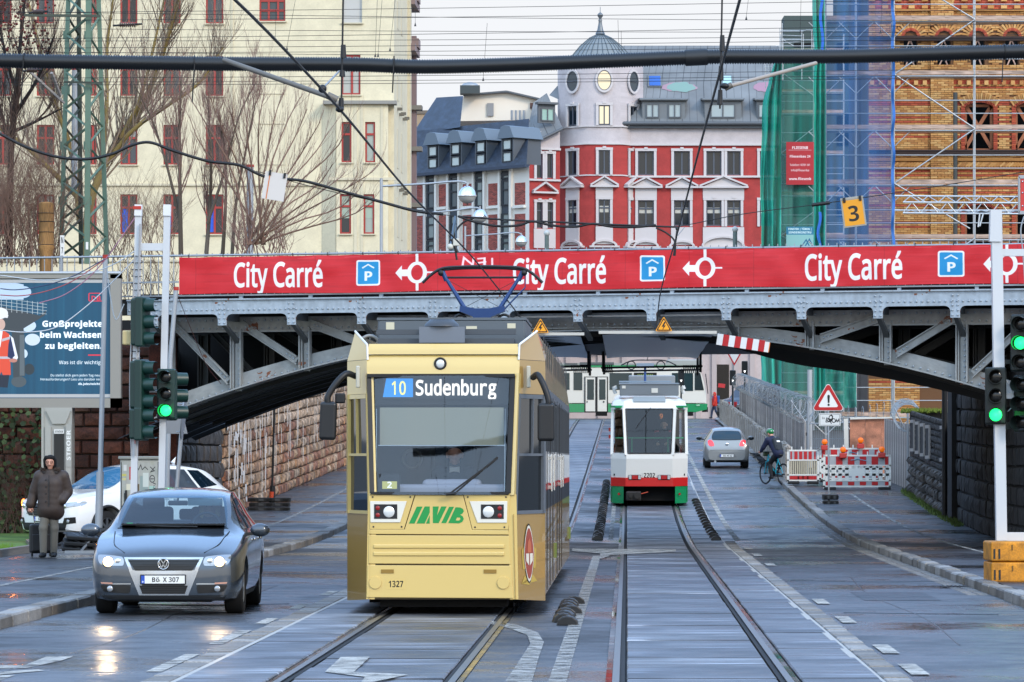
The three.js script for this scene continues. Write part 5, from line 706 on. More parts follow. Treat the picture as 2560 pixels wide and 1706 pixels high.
function loft(levels, caps = true, crease = .6) {                            // levels: rings of the same number of [x, y, z]
const n = levels[0].length, pos = [], idx = []; for (const l of levels) for (const p of l) pos.push(...p);
for (let j = 0; j < levels.length - 1; j++) for (let i = 0; i < n; i++) { const a = j * n + i, b = j * n + (i + 1) % n; idx.push(a, b, b + n, a, b + n, a + n); }
if (caps) for (const [j, f] of [[0, true], [levels.length - 1, false]]) for (let i = 1; i < n - 1; i++) { const a = j * n; f ? idx.push(a, a + i + 1, a + i) : idx.push(a, a + i, a + i + 1); }
const g = new THREE.BufferGeometry(); g.setAttribute('position', new THREE.Float32BufferAttribute(pos, 3)); g.setIndex(idx); return uvxyz(toCreasedNormals(g, crease));
}
const YELLOW = M(0xcfb36a, .3, 0, { clearcoat: .7, clearcoatRoughness: .08 }), GOLD = M(0xae8a48, .3, .25, { clearcoat: .6 }), GREYP = M(0x5b6168, .4), GREYD = M(0x3c4147, .45), TGLASS = M(0x10161a, .04), PANE = new THREE.MeshPhysicalMaterial({ color: 0xd6dde0, roughness: .02, transmission: 1, thickness: 0, ior: 1.62 }), CREAM = M(0xe3e1da, .3, 0, { clearcoat: .5 }), TGREEN = M(0x0f8a52, .35, 0, { clearcoat: .5 }), TRED = M(0xc01f1c, .35, 0, { clearcoat: .4 }), LAMPG = M(0xd6d8d4, .12, .2), LAMPR = M(0x8a1414, .2);
{ // ---------- yellow tram 1327 ----------
const t = thing('yellow_tram', 'gold and yellow low floor tram on line 10 to Sudenburg, number 1327', 'tram', [-.82, 0, -45], -.0305);
const lx = (z) => -1.432 + z * .0019163, ly = (z) => 2.2347 - z * .0019163, p2 = (a) => a.map(([x, y]) => [lx(x), ly(y)]);       // lower front, from the enlargement
const qx = (z) => (780 + z * .33162 - 1105) / 213, qy = (z) => (1542 - 780 - z * .33162) / 213;                                 // upper front
const zf = (y) => y < 1.43 ? 0 : -(y - 1.43) * .15, fw = (y) => interp([[.2, .86], [1.43, .83], [2.83, .885], [3.2, .9]], y), HW = 1.19;

// shell: corner panels and flanks below and above the window line, roof; the front stays open for the windscreen
const cor = (s, y0, y1) => { const a = [s * fw(y0), y0, zf(y0)], b = [s * HW, y0 - (y0 < .3 ? .05 : 0), -1.0], c = [s * HW, y1, -1.0], d = [s * fw(y1), y1, zf(y1)]; const n = s > 0 ? [a, b, c, d] : [b, a, d, c]; return [quad(...n.map(p => V(...p))), quad(...n.slice().reverse().map(p => V(p[0] - s * .03, p[1], p[2] - .03)))]; };
for (const s of [1, -1]) {
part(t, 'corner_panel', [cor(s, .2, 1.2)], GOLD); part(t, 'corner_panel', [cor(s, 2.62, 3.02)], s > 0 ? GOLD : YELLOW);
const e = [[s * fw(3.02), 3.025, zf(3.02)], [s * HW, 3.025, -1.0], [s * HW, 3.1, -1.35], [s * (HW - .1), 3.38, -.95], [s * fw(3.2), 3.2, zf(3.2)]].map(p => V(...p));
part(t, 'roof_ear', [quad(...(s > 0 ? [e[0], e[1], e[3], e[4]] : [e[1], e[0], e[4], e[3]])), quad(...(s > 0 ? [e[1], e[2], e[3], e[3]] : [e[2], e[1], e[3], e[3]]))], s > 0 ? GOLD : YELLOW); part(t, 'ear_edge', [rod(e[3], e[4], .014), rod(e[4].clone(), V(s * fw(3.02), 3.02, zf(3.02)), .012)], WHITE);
// cab side window in the corner panel
const m = (u, y) => V(lerp(s * fw(y), s * HW, u), y, lerp(zf(y), -1.0, u)), o = (g) => g;
part(t, 'cab_side_frame', [bar(m(.06, 1.2), m(.06, 2.62), .04, .05), bar(m(.93, 1.2), m(.93, 2.62), .04, .1), bar(m(.05, 2.59), m(.98, 2.59), .03, .05), bar(m(.05, 1.9), m(.98, 1.9), .03, .03), bar(m(.05, 1.22), m(.98, 1.22), .03, .04), bar(m(.55, 1.9), m(.55, 2.6), .03, .03)], s > 0 ? GREYP : YELLOW);
part(t, 'cab_side_window', quad(m(s > 0 ? .05 : .95, 1.2).add(V(0, 0, -.03)), m(s > 0 ? .95 : .05, 1.2).add(V(0, 0, -.03)), m(s > 0 ? .95 : .05, 2.6).add(V(0, 0, -.03)), m(s > 0 ? .05 : .95, 2.6).add(V(0, 0, -.03))), TGLASS);
}
for (const [z0, z1] of [[-1.0, -7.35], [-7.5, -19.6]]) {
const L = z0 - z1, zc = (z0 + z1) / 2, s0 = (y0, y1, m, nm, in2 = 0) => part(t, nm, [bx(.06, y1 - y0, L, HW - .03 - in2, (y0 + y1) / 2, zc), bx(.06, y1 - y0, L, -HW + .03 + in2, (y0 + y1) / 2, zc)], m);
s0(.22, 1.24, GOLD, 'side_skirt'); s0(1.24, 1.47, DARK, 'dark_band'); s0(1.47, 1.55, TRED, 'red_band'); s0(1.55, 1.94, CREAM, 'white_band'); s0(1.94, 2.6, TGLASS, 'window_band', .012); s0(2.6, 2.72, GREYP, 'window_top_band');
part(t, 'roof_flank', [1, -1].map(s => [quad(...(s > 0 ? [V(HW, 2.72, z0), V(HW, 2.72, z1), V(HW - .1, 3.36, z1), V(HW - .1, 3.36, z0)] : [V(-HW, 2.72, z1), V(-HW, 2.72, z0), V(-HW + .1, 3.36, z0), V(-HW + .1, 3.36, z1)]))]), M(0x8d7a52, .25, .45)); 
part(t, 'roof', bx(2 * HW - .2, .06, L, 0, 3.05, zc), GREYP);
for (let z = z0 - .9, i = 0; z > z1 + .3; z -= 1.15, i++) { part(t, 'window_pillar', [bx(.02, .7, .07, HW, 2.27, z)], GREYD); part(t, 'panel_joint', bx(.012, .62, .015, HW - .045, 3.04, z - .3).applyMatrix4(new THREE.Matrix4()), GREYD); }
for (const z of [z0 - 1.6, z0 - 3.2]) part(t, 'door_grab_bar', [rod(V(HW + .04, 1.45, z), V(HW + .04, 1.9, z), .02, 8), bx(.05, .04, .05, HW + .02, 1.5, z), bx(.05, .04, .05, HW + .02, 1.86, z)], CHROME);
for (const z of [z0 - .9, z0 - 2.7, z0 - 4.5]) part(t, 'door_gap', bx(.015, 2.4, .02, HW, 1.45, z), BLACK);
part(t, 'step_light', bx(.04, .2, .1, HW + .01, .62, z1 + .6), M(0x6b7a3c, .5));
}
part(t, 'bellows', [bx(2.1, 2.9, .2, 0, 1.75, -7.42)], BLACK);
part(t, 'underframe', [bx(1.9, .5, 18, 0, .36, -10.4), bx(1.5, .2, .9, 0, .2, -.75)], VOID);
for (const z of [-2.2, -4, -11, -13]) part(t, 'wheel', [cy(.3, .3, .12, .72, .32, z, 0, 0, Math.PI / 2, 20), cy(.3, .3, .12, -.72, .32, z, 0, 0, Math.PI / 2, 20)], M(0x2a2623, .5, .6));
part(t, 'end_wall', bx(2.3, 3.0, .06, 0, 1.7, -19.6), GREYD);
// front: dark sub-panel and separate yellow panels with open joints
part(t, 'front_backing', ext([[-.86, .2], [.86, .2], [.83, 1.43], [-.83, 1.43]], .04).translate(0, 0, -.065), M(0x4a3a18, .6));
const panel = (pts, nm, m = YELLOW, z = -.022, th = .014) => part(t, nm, ext(shp(p2(pts)), th, .006).translate(0, 0, z), m);
panel([[585, 426], [872, 426], [928, 639], [1150, 641], [1152, 662], [300, 659], [302, 637], [519, 637]], 'logo_panel');
panel([[301, 672], [1154, 674], [1163, 843], [297, 840]], 'vent_panel'); panel([[294, 856], [1167, 858], [1180, 1052], [286, 1047]], 'bumper_panel');
for (const y of [737, 783]) part(t, 'vent_ridge', at(new RoundedBoxGeometry(lx(1130) - lx(325), .05, .03, 3, .014), lx(727), ly(y), .0), YELLOW);
for (const x of [337, 1122]) part(t, 'bumper_cap', at(new THREE.CylinderGeometry(.07, .075, .02, 28), lx(x), ly(960), .006, Math.PI / 2), YELLOW);
for (const x of [411, 1041]) part(t, 'tow_slot', [bx(.15, .045, .01, lx(x), ly(890), .001)], M(0x8a6a24, .6));
const num = ctex(256, 128, (x) => { x.fillStyle = '#cfb36a'; x.fillRect(0, 0, 256, 128); text(x, '1327', 128, 66, 108, '#0c0a04', { sx: .85 }); });
for (const [h, bz, bk, lamp, reds] of [[[[299, 424], [574, 424], [510, 630], [304, 630]], [[307, 462], [528, 462], [488, 588], [310, 588]], [[330, 479], [472, 479], [472, 568], [330, 568]], [421, 525], [[352, 502], [352, 545]]], [[[882, 424], [1161, 424], [1149, 632], [935, 632]], [[918, 462], [1145, 462], [1142, 590], [965, 590]], [[985, 480], [1125, 480], [1125, 568], [985, 568]], [1031, 525], [[1100, 503], [1100, 548]]]]) {
const hp = panel(h, 'headlight_panel'), b2 = part(hp, 'bezel', ext(shp(p2(bz)), .012, .004).translate(0, 0, -.006), M(0xd8d4c6, .4));
part(hp, 'lamp_box', ext(shp(p2(bk)), .006).translate(0, 0, .008), BLACK); part(hp, 'headlight', [sp(.067, lx(lamp[0]), ly(lamp[1]), .012, 1, 1, .25, 24)], LAMPG); for (const [x, y] of reds) part(hp, 'tail_lamp', sp(.026, lx(x), ly(y), .014, 1, 1, .3, 16), LAMPR);
for (const [x, y] of h) part(hp, 'screw', cy(.011, .011, .006, lx(x) + (x < 600 ? 1 : -1) * .0 + (lx((h[0][0] + h[1][0]) / 2) - lx(x)) * .16, ly(y) + (y < 500 ? -.02 : .025), .0, Math.PI / 2, 0, 0, 8), DARK);
}
const LG = M(0x128a3c, .4); const logo = [[[543, 597], [592, 493], [627, 493], [578, 597]], [[590, 597], [640, 492], [671, 492], [671, 530], [640, 597]], [[648, 597], [671, 545], [671, 597]], [[690, 492], [727, 492], [716, 548], [742, 492], [775, 492], [726, 594], [690, 594]], [[742, 594], [790, 494], [820, 494], [772, 594]]];
const bsh = shp(p2([[784, 594], [830, 497], [858, 498], [876, 508], [880, 522], [872, 536], [858, 543], [874, 553], [880, 568], [872, 586], [852, 596]]), [p2([[838, 560], [856, 560], [860, 570], [852, 578], [830, 578]])]); part(t, 'operator_logo', [...logo.map(l => ext(shp(p2(l)), .002)), ext(bsh, .002)].map(g => g.translate(0, 0, -.001)), LG);
{ const a = lx(404), c = lx(522), y0 = ly(1000), y1 = ly(935); part(t, 'car_number', quad(V(a, y0, .0), V(c, y0, .0), V(c, y1, .0), V(a, y1, .0)), M(0xffffff, .35, 0, { map: num })); }
// window frame, roof cap, pillars, windscreen
const fp = (x, y, dz = 0) => V(qx(x), qy(y), zf(qy(y)) + dz);
const capP = (y0, y1, w0, w1) => grid(16, 3, (u, v) => { const y = lerp(y0, y1, v), w = lerp(w0, w1, v); return V(lerp(-w, w, u), y, zf(y) + .07 * (1 - (2 * u - 1) ** 2) * .6 - (v > .8 ? (v - .8) * .2 : 0)); });
part(t, 'roof_cap', [capP(2.84, 3.08, .9, .905), capP(3.085, 3.21, .9, .88)], YELLOW);
for (const s of [1, -1]) part(t, 'windscreen_pillar', [bar(V(s * .845, .2, -.05), V(s * .822, 1.43, -.05), .07, .1), bar(V(s * .82, 1.42, -.04), V(s * .872, 2.86, zf(2.86) - .04), .075, .1)], YELLOW);
part(t, 'windscreen_seal', [bar(fp(418, 475, .0), fp(450, 1368, .0), .05, .03), bar(fp(1510, 478, .0), fp(1480, 1368, .0), .06, .03), bar(fp(405, 478, .03), fp(1525, 478, .03), .03, .04), bar(fp(440, 1368, .01), fp(1485, 1368, .01), .03, .03)], BLACK);
part(t, 'windscreen', grid(24, 12, (u, v) => { const y = lerp(1.43, 2.83, v), w = fw(y) - .06; return V(lerp(-w, w, u), y, zf(y) - .02 + .1 * (1 - (2 * u - 1) ** 2)); }), PANE);
const led = ctex(1024, 180, (x, w, h) => { x.fillStyle = '#10131a'; x.fillRect(0, 0, w, h); x.fillStyle = '#1b84d8'; x.beginPath(); x.moveTo(30, 10); x.lineTo(265, 10); x.lineTo(265, 165); x.lineTo(0, 165); x.fill(); text(x, '10', 138, 90, 150, '#f3ec8e', { sx: .78, font: 'monospace' }); x.lineWidth = 5; text(x, 'Sudenburg', 640, 88, 165, '#fff6ee', { sx: .8, font: 'monospace', stroke: 5 }); x.fillStyle = 'rgba(0,0,0,.5)'; for (let i = 0; i < w; i += 9) x.fillRect(i, 0, 2, h); for (let i = 0; i < h; i += 9) x.fillRect(0, i, w, 2); });
{ const a = fp(520, 655, -.1), c = fp(1410, 490, -.1); part(t, 'destination_display', quad(V(a.x, a.y, a.z), V(c.x, a.y, a.z), V(c.x, c.y, a.z), V(a.x, c.y, a.z)), new THREE.MeshStandardMaterial({ color: 0x050505, emissive: 0xffffff, emissiveMap: led, emissiveIntensity: 2.2, roughness: .5 })); part(t, 'display_housing', bx(1.66, .34, .2, 0, 2.66, -.4), DARK); }
{ const a = fp(500, 1008, -.14), c = fp(1440, 720, -.14); part(t, 'sun_blind', bx(c.x - a.x, c.y - a.y, .012, (a.x + c.x) / 2, (a.y + c.y) / 2, a.z), M(0xa39e8a, .8)); part(t, 'blind_bar', rod(V(a.x - .02, a.y, a.z), V(c.x + .02, a.y, a.z), .008), CHROME); for (const x of [472, 1450]) part(t, 'blind_rail', rod(fp(x, 730, -.12), fp(x, 1350, -.12), .006), CHROME); }
{ const s2 = ctex(128, 128, (x) => { x.fillStyle = '#1e2226'; x.fillRect(0, 0, 128, 128); x.fillStyle = '#b8b264'; x.fillRect(20, 50, 90, 50); text(x, '2', 64, 74, 58, '#ffffff'); }); const a = fp(500, 1368, -.05), c = fp(660, 1222, -.05); part(t, 'route_card', quad(V(a.x, a.y, -.04), V(c.x, a.y, -.04), V(c.x, c.y, -.04), V(a.x, c.y, -.04)), new THREE.MeshStandardMaterial({ map: s2, emissive: 0xffffff, emissiveMap: s2, emissiveIntensity: .5 })); }
part(t, 'dashboard', [rb(1.5, .16, .5, .05, 0, 1.47, -.38), rb(.7, .14, .4, .06, .1, 1.54, -.42)], M(0x9a9aa8, .6)); part(t, 'cab_floor', bx(1.55, .08, 1.5, 0, 1.0, -1.35), GREYD); part(t, 'cab_rear_wall', [bx(.9, 2.0, .05, -.68, 2.05, -2.1), bx(.7, 2.0, .05, .8, 2.05, -2.1), bx(2.3, .3, .05, 0, 2.9, -2.1), bx(2.3, .7, .05, 0, 1.35, -2.1), bx(.7, 1.1, .04, .1, 2.2, -2.12)], M(0x6a6f74, .6)); part(t, 'cab_door_window', new THREE.TorusGeometry(.11, .02, 8, 24).translate(-.47, 1.85, -2.05), M(0xa8a8a4, .5));
part(t, 'driver_seat', [rb(.5, .85, .12, .05, .1, 1.95, -1.35), rb(.3, .2, .1, .04, .1, 2.42, -1.35)], M(0x24303c, .8));
part(t, 'wiper', [bar(fp(1030, 1378, .09), fp(1400, 1105, .11), .012, .02), bar(fp(1065, 1380, .08), fp(1400, 1095, .10), .012, .02), rod(fp(1010, 1376, .09), fp(1080, 1370, .09), .02)], BLACK);
part(t, 'top_lamp', [at(new THREE.TorusGeometry(.062, .014, 8, 28), qx(960), qy(388), zf(qy(388)) + .05), at(new THREE.CylinderGeometry(.065, .065, .03, 24), qx(960), qy(388), zf(qy(388)) + .035, Math.PI / 2)], BLACK); part(t, 'top_lamp_glass', sp(.052, qx(960), qy(388), zf(qy(388)) + .05, 1, 1, .3, 20), LAMPG);
for (const [s, a, b, m] of [[-1, [310, 480], [110, 640], [112, 822]], [1, [1660, 490], [1780, 660], [1762, 832]]]) {
const o = part(t, 'mirror_arm', [tube([V(qx(a[0]), qy(a[1]), -.35), V(lerp(qx(a[0]), qx(b[0]), .35), qy(a[1]) + .02, -.2), V(qx(b[0]), qy(b[1]), -.12), V(qx(b[0]), qy(b[1] + 60), -.12)], .038, 10)], BLACK); part(o, 'mirror', [rb(.2, .45, .1, .04, qx(m[0]), qy(m[1]), -.12, 0, s * .1, s > 0 ? 0 : -.04)], M(0x141517, .4)); part(o, 'mirror_mount', rb(.05, .26, .08, .015, qx(s > 0 ? 1625 : 332), qy(486), zf(2.65) - .08 - (s > 0 ? .1 : .02)), M(0xb9b5a4, .4)); if (s < 0) part(o, 'small_mirror', rb(.12, .12, .05, .02, qx(200), qy(650), -.2), BLACK);
}
// crest on the right corner panel
{ const m = (u, y) => V(lerp(fw(y), HW, u) + .004, y, lerp(zf(y), -1.0, u) + .006), px = (x, y) => m((lx(x) - .855) / .36, ly(y)), poly = (pts, mt, nm, k) => { const v = pts.map(p => px(...p).add(V(.003 * k, 0, .004 * k))); const pos = []; for (let i = 1; i < v.length - 1; i++) pos.push(...v[0].toArray(), ...v[i].toArray(), ...v[i + 1].toArray()); const g = new THREE.BufferGeometry(); g.setAttribute('position', new THREE.Float32BufferAttribute(pos, 3)); g.computeVertexNormals(); part(crest, nm, g, mt); }, oval = (k) => { const q = []; for (let i = 0; i < 20; i++) { const a = -i / 20 * 6.283; q.push([1278 + Math.cos(a) * 30 * k * (1 - .25 * Math.abs(Math.sin(a))), 785 + Math.sin(a) * 175 * k]); } return q; }, crest = new THREE.Group(); crest.name = 'crest'; t.add(crest);
const G2 = M(0xb99a3e, .5), R2 = M(0x98402c, .5), K2 = M(0x241c14, .6), W2 = M(0xd8d0bc, .5); poly([[1232, 970], [1252, 915], [1278, 980], [1300, 915], [1328, 960], [1300, 965], [1278, 940], [1255, 968]], G2, 'ribbon', .5); poly([[1240, 880], [1236, 760], [1252, 740], [1255, 880]], G2, 'supporter', .5); poly([[1304, 880], [1306, 740], [1322, 760], [1318, 880]], G2, 'supporter', .5); poly(oval(1.06), K2, 'outline', 1); poly(oval(1), W2, 'rim', 1.5); poly(oval(.9), R2, 'field', 2); poly([[1258, 830], [1258, 785], [1275, 785], [1275, 860]], W2, 'left_shield', 3); poly([[1281, 860], [1281, 785], [1298, 785], [1298, 830]], W2, 'right_shield', 3); poly([[1266, 780], [1268, 720], [1278, 690], [1288, 720], [1290, 780]], M(0xb8603c, .5), 'figure', 3); }
// roof gear
part(t, 'roof_equipment', [rb(1.78, .34, 2.6, .03, .06, 3.36, -2.4), bx(1.8, .03, 2.62, .06, 3.535, -2.4)], M(0x565e64, .45)); part(t, 'roof_front_box', [bx(1.62, .2, .5, .02, 3.18, -.75), bx(1.66, .06, .1, .02, 3.36, -.62)], M(0x444a50, .45)); part(t, 'grey_front_plate', bx(.54, .19, .02, -.02, 3.32, -.36), M(0x6a717a, .4)); part(t, 'antenna_dome', lathe([[0, .09], [.14, .085], [.2, .03], [.21, 0]], 20).translate(-.03, 3.42, -.5), GREYD);
for (const [x, y, w, h] of [[-.68, 3.45, .1, .09], [.78, 3.45, .1, .06], [.3, 3.43, .13, .035]]) part(t, 'equipment_label', bx(w, h, .006, x, y, -1.098), M(0xc8c2a8, .6)); part(t, 'hose_loop', new THREE.TorusGeometry(.12, .02, 8, 20).translate(-.9, 3.2, -.7), M(0x8a8a86, .5));
// pantograph
const PB = M(0x1d3c6c, .35, .3), pg = new THREE.Group(); pg.name = 'pantograph'; pg.position.set(.0, 0, -12.4); t.add(pg);
const hd = 4.72; part(pg, 'collector_head', [tube([V(-.9, hd - .23, 0), V(-.76, hd - .1, 0), V(-.62, hd - .02, 0), V(-.3, hd + .01, 0), V(.3, hd + .01, 0), V(.62, hd - .02, 0), V(.76, hd - .1, 0), V(.9, hd - .23, 0)], .022, 8), tube([V(-.6, hd - .03, -.12), V(-.3, hd - .01, -.12), V(.3, hd - .01, -.12), V(.6, hd - .03, -.12)], .018, 6)], BLACK);
part(pg, 'cross_tube', rod(V(-.56, hd - .15, 0), V(.56, hd - .15, 0), .016, 8), BLACK); for (const s of [-1, 1]) { part(pg, 'upper_arm', [rod(V(s * .56, hd - .14, 0), V(s * .26, hd - .62, .1), .026, 8, .034), rod(V(s * .6, hd - .06, 0), V(s * .54, hd - .2, 0), .035, 8)], PB); part(pg, 'head_spring', sp(.05, s * .62, hd - .08, 0), BLACK); }
part(pg, 'control_rod', [rod(V(.64, hd - .3, 0), V(.3, hd - .66, .05), .012), rod(V(.64, hd - .3, 0), V(.64, hd - .12, 0), .008)], PB); part(pg, 'brace_wire', [rod(V(-.5, hd - .2, 0), V(.26, hd - .6, .1), .004), rod(V(.5, hd - .2, 0), V(-.26, hd - .6, .1), .004)], BLACK);
part(pg, 'knee_frame', ext([[-.33, 0], [-.1, -.04], [.1, -.04], [.33, 0], [.34, -.08], [.14, -.16], [.08, -.34], [-.08, -.34], [-.14, -.16], [-.34, -.08]], .3).translate(0, hd - .58, -.1), PB); part(pg, 'base', [bx(.24, .5, .6, 0, 3.7, 0), bx(1.2, .06, 1.0, 0, 3.45, 0)], BLACK); for (const x of [-.33, .33]) part(pg, 'coil', new THREE.TorusGeometry(.09, .02, 6, 14).translate(x, hd - .8, .1), BLACK);
}
{ // ---------- white tram 2202, seen from behind ----------
const D = 107, t = thing('white_tram', 'white and green older tram on line 9 with red rear bumper, number 2202', 'tram', T(.625, D, .0), -.03); t.rotation.order = 'YXZ'; t.rotation.x = .026;
const X = (z) => -3.002 + z * .0032025, Y = (z) => 4.554 - z * .0032025, zr = (y) => interp([[.1, -.06], [.55, 0], [.8, .0], [1.35, .07], [1.5, .05], [2.75, -.2], [3.0, -.5]], y), hw = (y) => interp([[.1, 1.05], [1.35, 1.08], [2.75, 1.06], [2.95, 1.0]], y), fwd = (y) => interp([[.1, .66], [.8, .66], [1.35, .64], [2.8, .71]], y);
const ring = (y) => [[-fwd(y), y, zr(y)], [fwd(y), y, zr(y)], [hw(y), y, zr(y) - .42], [hw(y), y, -14.5], [-hw(y), y, -14.5], [-hw(y), y, zr(y) - .42]];
const CR = M(0xdedbd2, .35, 0, { clearcoat: .4 });
part(t, 'lower_body', loft([.82, 1.1, 1.35, 1.5].map(ring), true, .12), CR); part(t, 'red_bumper', loft([.58, .82].map(y => ring(y).map(([x, q, z]) => [x * 1.012, q, z + .025])), true, .12), TRED);
part(t, 'roof_skin', loft([2.72, 2.8, 2.95].map(ring).concat([[[-.55, 3.02, -.6], [.55, 3.02, -.6], [.85, 3.02, -.95], [.85, 3.02, -14.4], [-.85, 3.02, -14.4], [-.85, 3.02, -.95]]]), true, .12), CR); part(t, 'green_corner', [bx(.36, .06, .3, -.87, 2.8, -.42, 0, .55), bx(.36, .06, .3, .87, 2.8, -.42, 0, -.55)], TGREEN);
for (const s of [-1, 1]) { part(t, 'side_lower_stripe', bx(.03, .5, 13, s * 1.07, .35, -7.5), TGREEN); part(t, 'green_skirt', loft([.1, .57].map(y => [[s * .72, y, zr(y) - .03], [s * 1.04, y, zr(y) - .4], [s * 1.04, y, -3], [s * .72, y, -3]].sort(() => 0)), true), TGREEN); part(t, 'rear_reflector', cy(.035, .035, .02, s * .85, .36, -.12, Math.PI / 2, 0, 0, 14), LAMPR);
const y0 = Y(950), y1 = Y(566), xo = (y) => s * (hw(y) - .035), m = (u, y) => V(lerp(s * (fwd(y) + .03), xo(y), u), y, lerp(zr(y), zr(y) - .42, u)); part(t, 'corner_pillar', [bar(m(1.0, 1.45), m(1.0, 2.75), .08, .1), bar(V(s * fwd(1.45), 1.45, zr(1.45) - .03), V(s * fwd(2.75), 2.75, zr(2.75) - .03), .1, .08)], CR);
part(t, 'corner_window', quad(...(s > 0 ? [m(.08, y0), m(.95, y0), m(.95, y1), m(.08, y1)] : [m(.95, y0), m(.08, y0), m(.08, y1), m(.95, y1)])), PANE); part(t, 'side_windows', bx(.02, 1.2, 12.5, s * 1.05, 2.1, -7.4), M(0x1a2320, .08)); part(t, 'side_frame', bx(.03, .1, 13.6, s * 1.06, 2.76, -7.4), CR); }
part(t, 'rear_window', grid(8, 8, (u, v) => { const y = lerp(Y(953), Y(567), v); return V(lerp(-fwd(y) + .05, fwd(y) - .05, u), y, zr(y) + .002); }), new THREE.MeshPhysicalMaterial({ color: 0x93a39e, roughness: .02, transmission: 1, thickness: 0, ior: 1.5 })); part(t, 'window_seal', [bar(V(-.6, Y(953), zr(1.5)), V(-.66, Y(567), zr(2.74)), .03, .03), bar(V(.6, Y(953), zr(1.5)), V(.66, Y(567), zr(2.74)), .03, .03), bar(V(-.6, Y(953), zr(1.5)), V(.6, Y(953), zr(1.5)), .03, .03), bar(V(-.66, Y(567), zr(2.74)), V(.66, Y(567), zr(2.74)), .03, .03)], BLACK);
part(t, 'floor', bx(2.0, .05, 14, 0, .9, -7.3), DARK); part(t, 'interior_lining', [bx(.03, .7, 13, -1.0, 1.15, -7.4), bx(.03, .7, 13, 1.0, 1.15, -7.4), bx(2, .05, 13, 0, 2.7, -7.4), bx(2, 1.9, .05, 0, 1.8, -12)], M(0x123a2c, .7)); part(t, 'rear_bench', [bx(1.6, .25, .5, 0, 1.4, -1.2), bx(1.5, .5, .1, .0, 1.7, -1.9)], M(0x181a1c, .8));
const HR = M(0x1fa86a, .35); part(t, 'hand_rail', [rod(V(-.95, Y(822), -.35), V(.95, Y(822), -.35), .022, 8), rod(V(X(785), Y(815), -.28), V(X(785), Y(945), -.28), .022), rod(V(X(1100), Y(822), -.28), V(X(1100), Y(945), -.28), .022)], HR);
const nine = ctex(64, 64, (x) => { x.fillStyle = '#0a0a0a'; x.fillRect(0, 0, 64, 64); text(x, '9', 32, 34, 60, '#ff8a3a', { font: 'monospace' }); }); part(t, 'line_display', quad(V(X(1012), Y(658), -.3), V(X(1072), Y(658), -.3), V(X(1072), Y(600), -.3), V(X(1012), Y(600), -.3)), new THREE.MeshStandardMaterial({ color: 0x0a0a0a, emissive: 0xffffff, emissiveMap: nine, emissiveIntensity: 1.3 }));
part(t, 'wiper', rod(V(X(820), Y(735), -.08), V(X(948), Y(556), -.19), .012), BLACK);
const num = ctex(256, 96, (x) => { x.fillStyle = '#dedbd2'; x.fillRect(0, 0, 256, 96); text(x, '2202', 128, 50, 104, '#0a0a08', { sx: .98 }); }); part(t, 'car_number', quad(V(X(880), Y(1172), .012), V(X(995), Y(1172), .012), V(X(995), Y(1118), .04), V(X(880), Y(1118), .04)), M(0xffffff, .4, 0, { map: num }));
for (const x of [811, 1066]) { const o = part(t, 'lamp_housing', rb(.35, .14, .06, .02, X(x), Y(1163), .02), BLACK); part(o, 'tail_lamp', rb(.17, .11, .03, .01, X(x), Y(1163), .045), M(0xa81c1c, .25)); for (const s of [-1, 1]) part(o, 'reversing_lamp', rb(.07, .11, .03, .01, X(x) + s * .13, Y(1163), .045), M(0xb8b4b0, .3)); }
part(t, 'coupler', [rb(.42, .26, .5, .04, X(800), Y(1325), .0), cy(.06, .06, .1, X(775), Y(1318), .27, Math.PI / 2), cy(.09, .09, .1, X(832), Y(1318), .26, Math.PI / 2)], M(0x2a2724, .6, .3)); part(t, 'coupler_hose', rod(V(X(865), Y(1305), .2), V(X(925), Y(1290), .1), .012), M(0xb84428, .6)); part(t, 'underframe', bx(1.6, .4, 13, 0, .36, -6.9), VOID); for (const z of [-1.9, -3.6]) part(t, 'wheel', [cy(.33, .33, .12, .72, .33, z, 0, 0, Math.PI / 2, 20), cy(.33, .33, .12, -.72, .33, z, 0, 0, Math.PI / 2, 20)], M(0x1c1a18, .5, .5));
part(t, 'roof_equipment', [rb(1.66, .32, 2.4, .03, 0, 3.26, -1.9), bx(1.7, .03, 2.44, 0, 3.43, -1.9)], M(0x6c7276, .45)); part(t, 'roof_grille', bx(.9, .03, .3, 0, 3.0, -.52, .5), M(0x8b9294, .5)); part(t, 'equipment_label', [bx(.18, .13, .01, X(985), Y(408), -.69), bx(.1, .08, .01, X(715), Y(378), -.69)], M(0xc8c6bc, .6)); for (const x of [-.97, .95]) part(t, 'roof_insulator', [cy(.07, .07, .1, x, 3.32, -1.0, 0, 0, .4), cy(.05, .05, .14, x, 3.22, -1.0, 0, 0, .4)], M(0xc9c9c4, .5)); part(t, 'second_roof_box', rb(1.35, .3, 2, .03, .1, 3.5, -5.4), M(0x84898c, .45));
const pg = new THREE.Group(); pg.name = 'pantograph'; pg.position.z = -3.6; t.add(pg); part(pg, 'post', rod(V(-.1, 3.45, 0), V(-.1, 3.95, 0), .035, 8), M(0x2c4f86, .4)); part(pg, 'collector_head', tube([V(-.8, 3.95, 0), V(-.5, 4.08, 0), V(0, 4.1, 0), V(.5, 4.08, 0), V(.8, 3.95, 0)], .02, 6), BLACK); part(pg, 'base', [bx(1.5, .04, .8, -.1, 3.48, 0), bx(.5, .1, .5, -.1, 3.96, 0)], M(0x7a8a98, .4)); for (const x of [-.5, .35]) part(pg, 'coil', new THREE.TorusGeometry(.12, .015, 6, 14).translate(x, 3.95, 0), WIRE);
for (const [s, y] of [[-1, 2.15], [-1, 1.95]]) part(t, 'side_lamp', bx(.06, .1, .08, s * 1.11, y, -.9), M(0xb02a1c, .4));
}
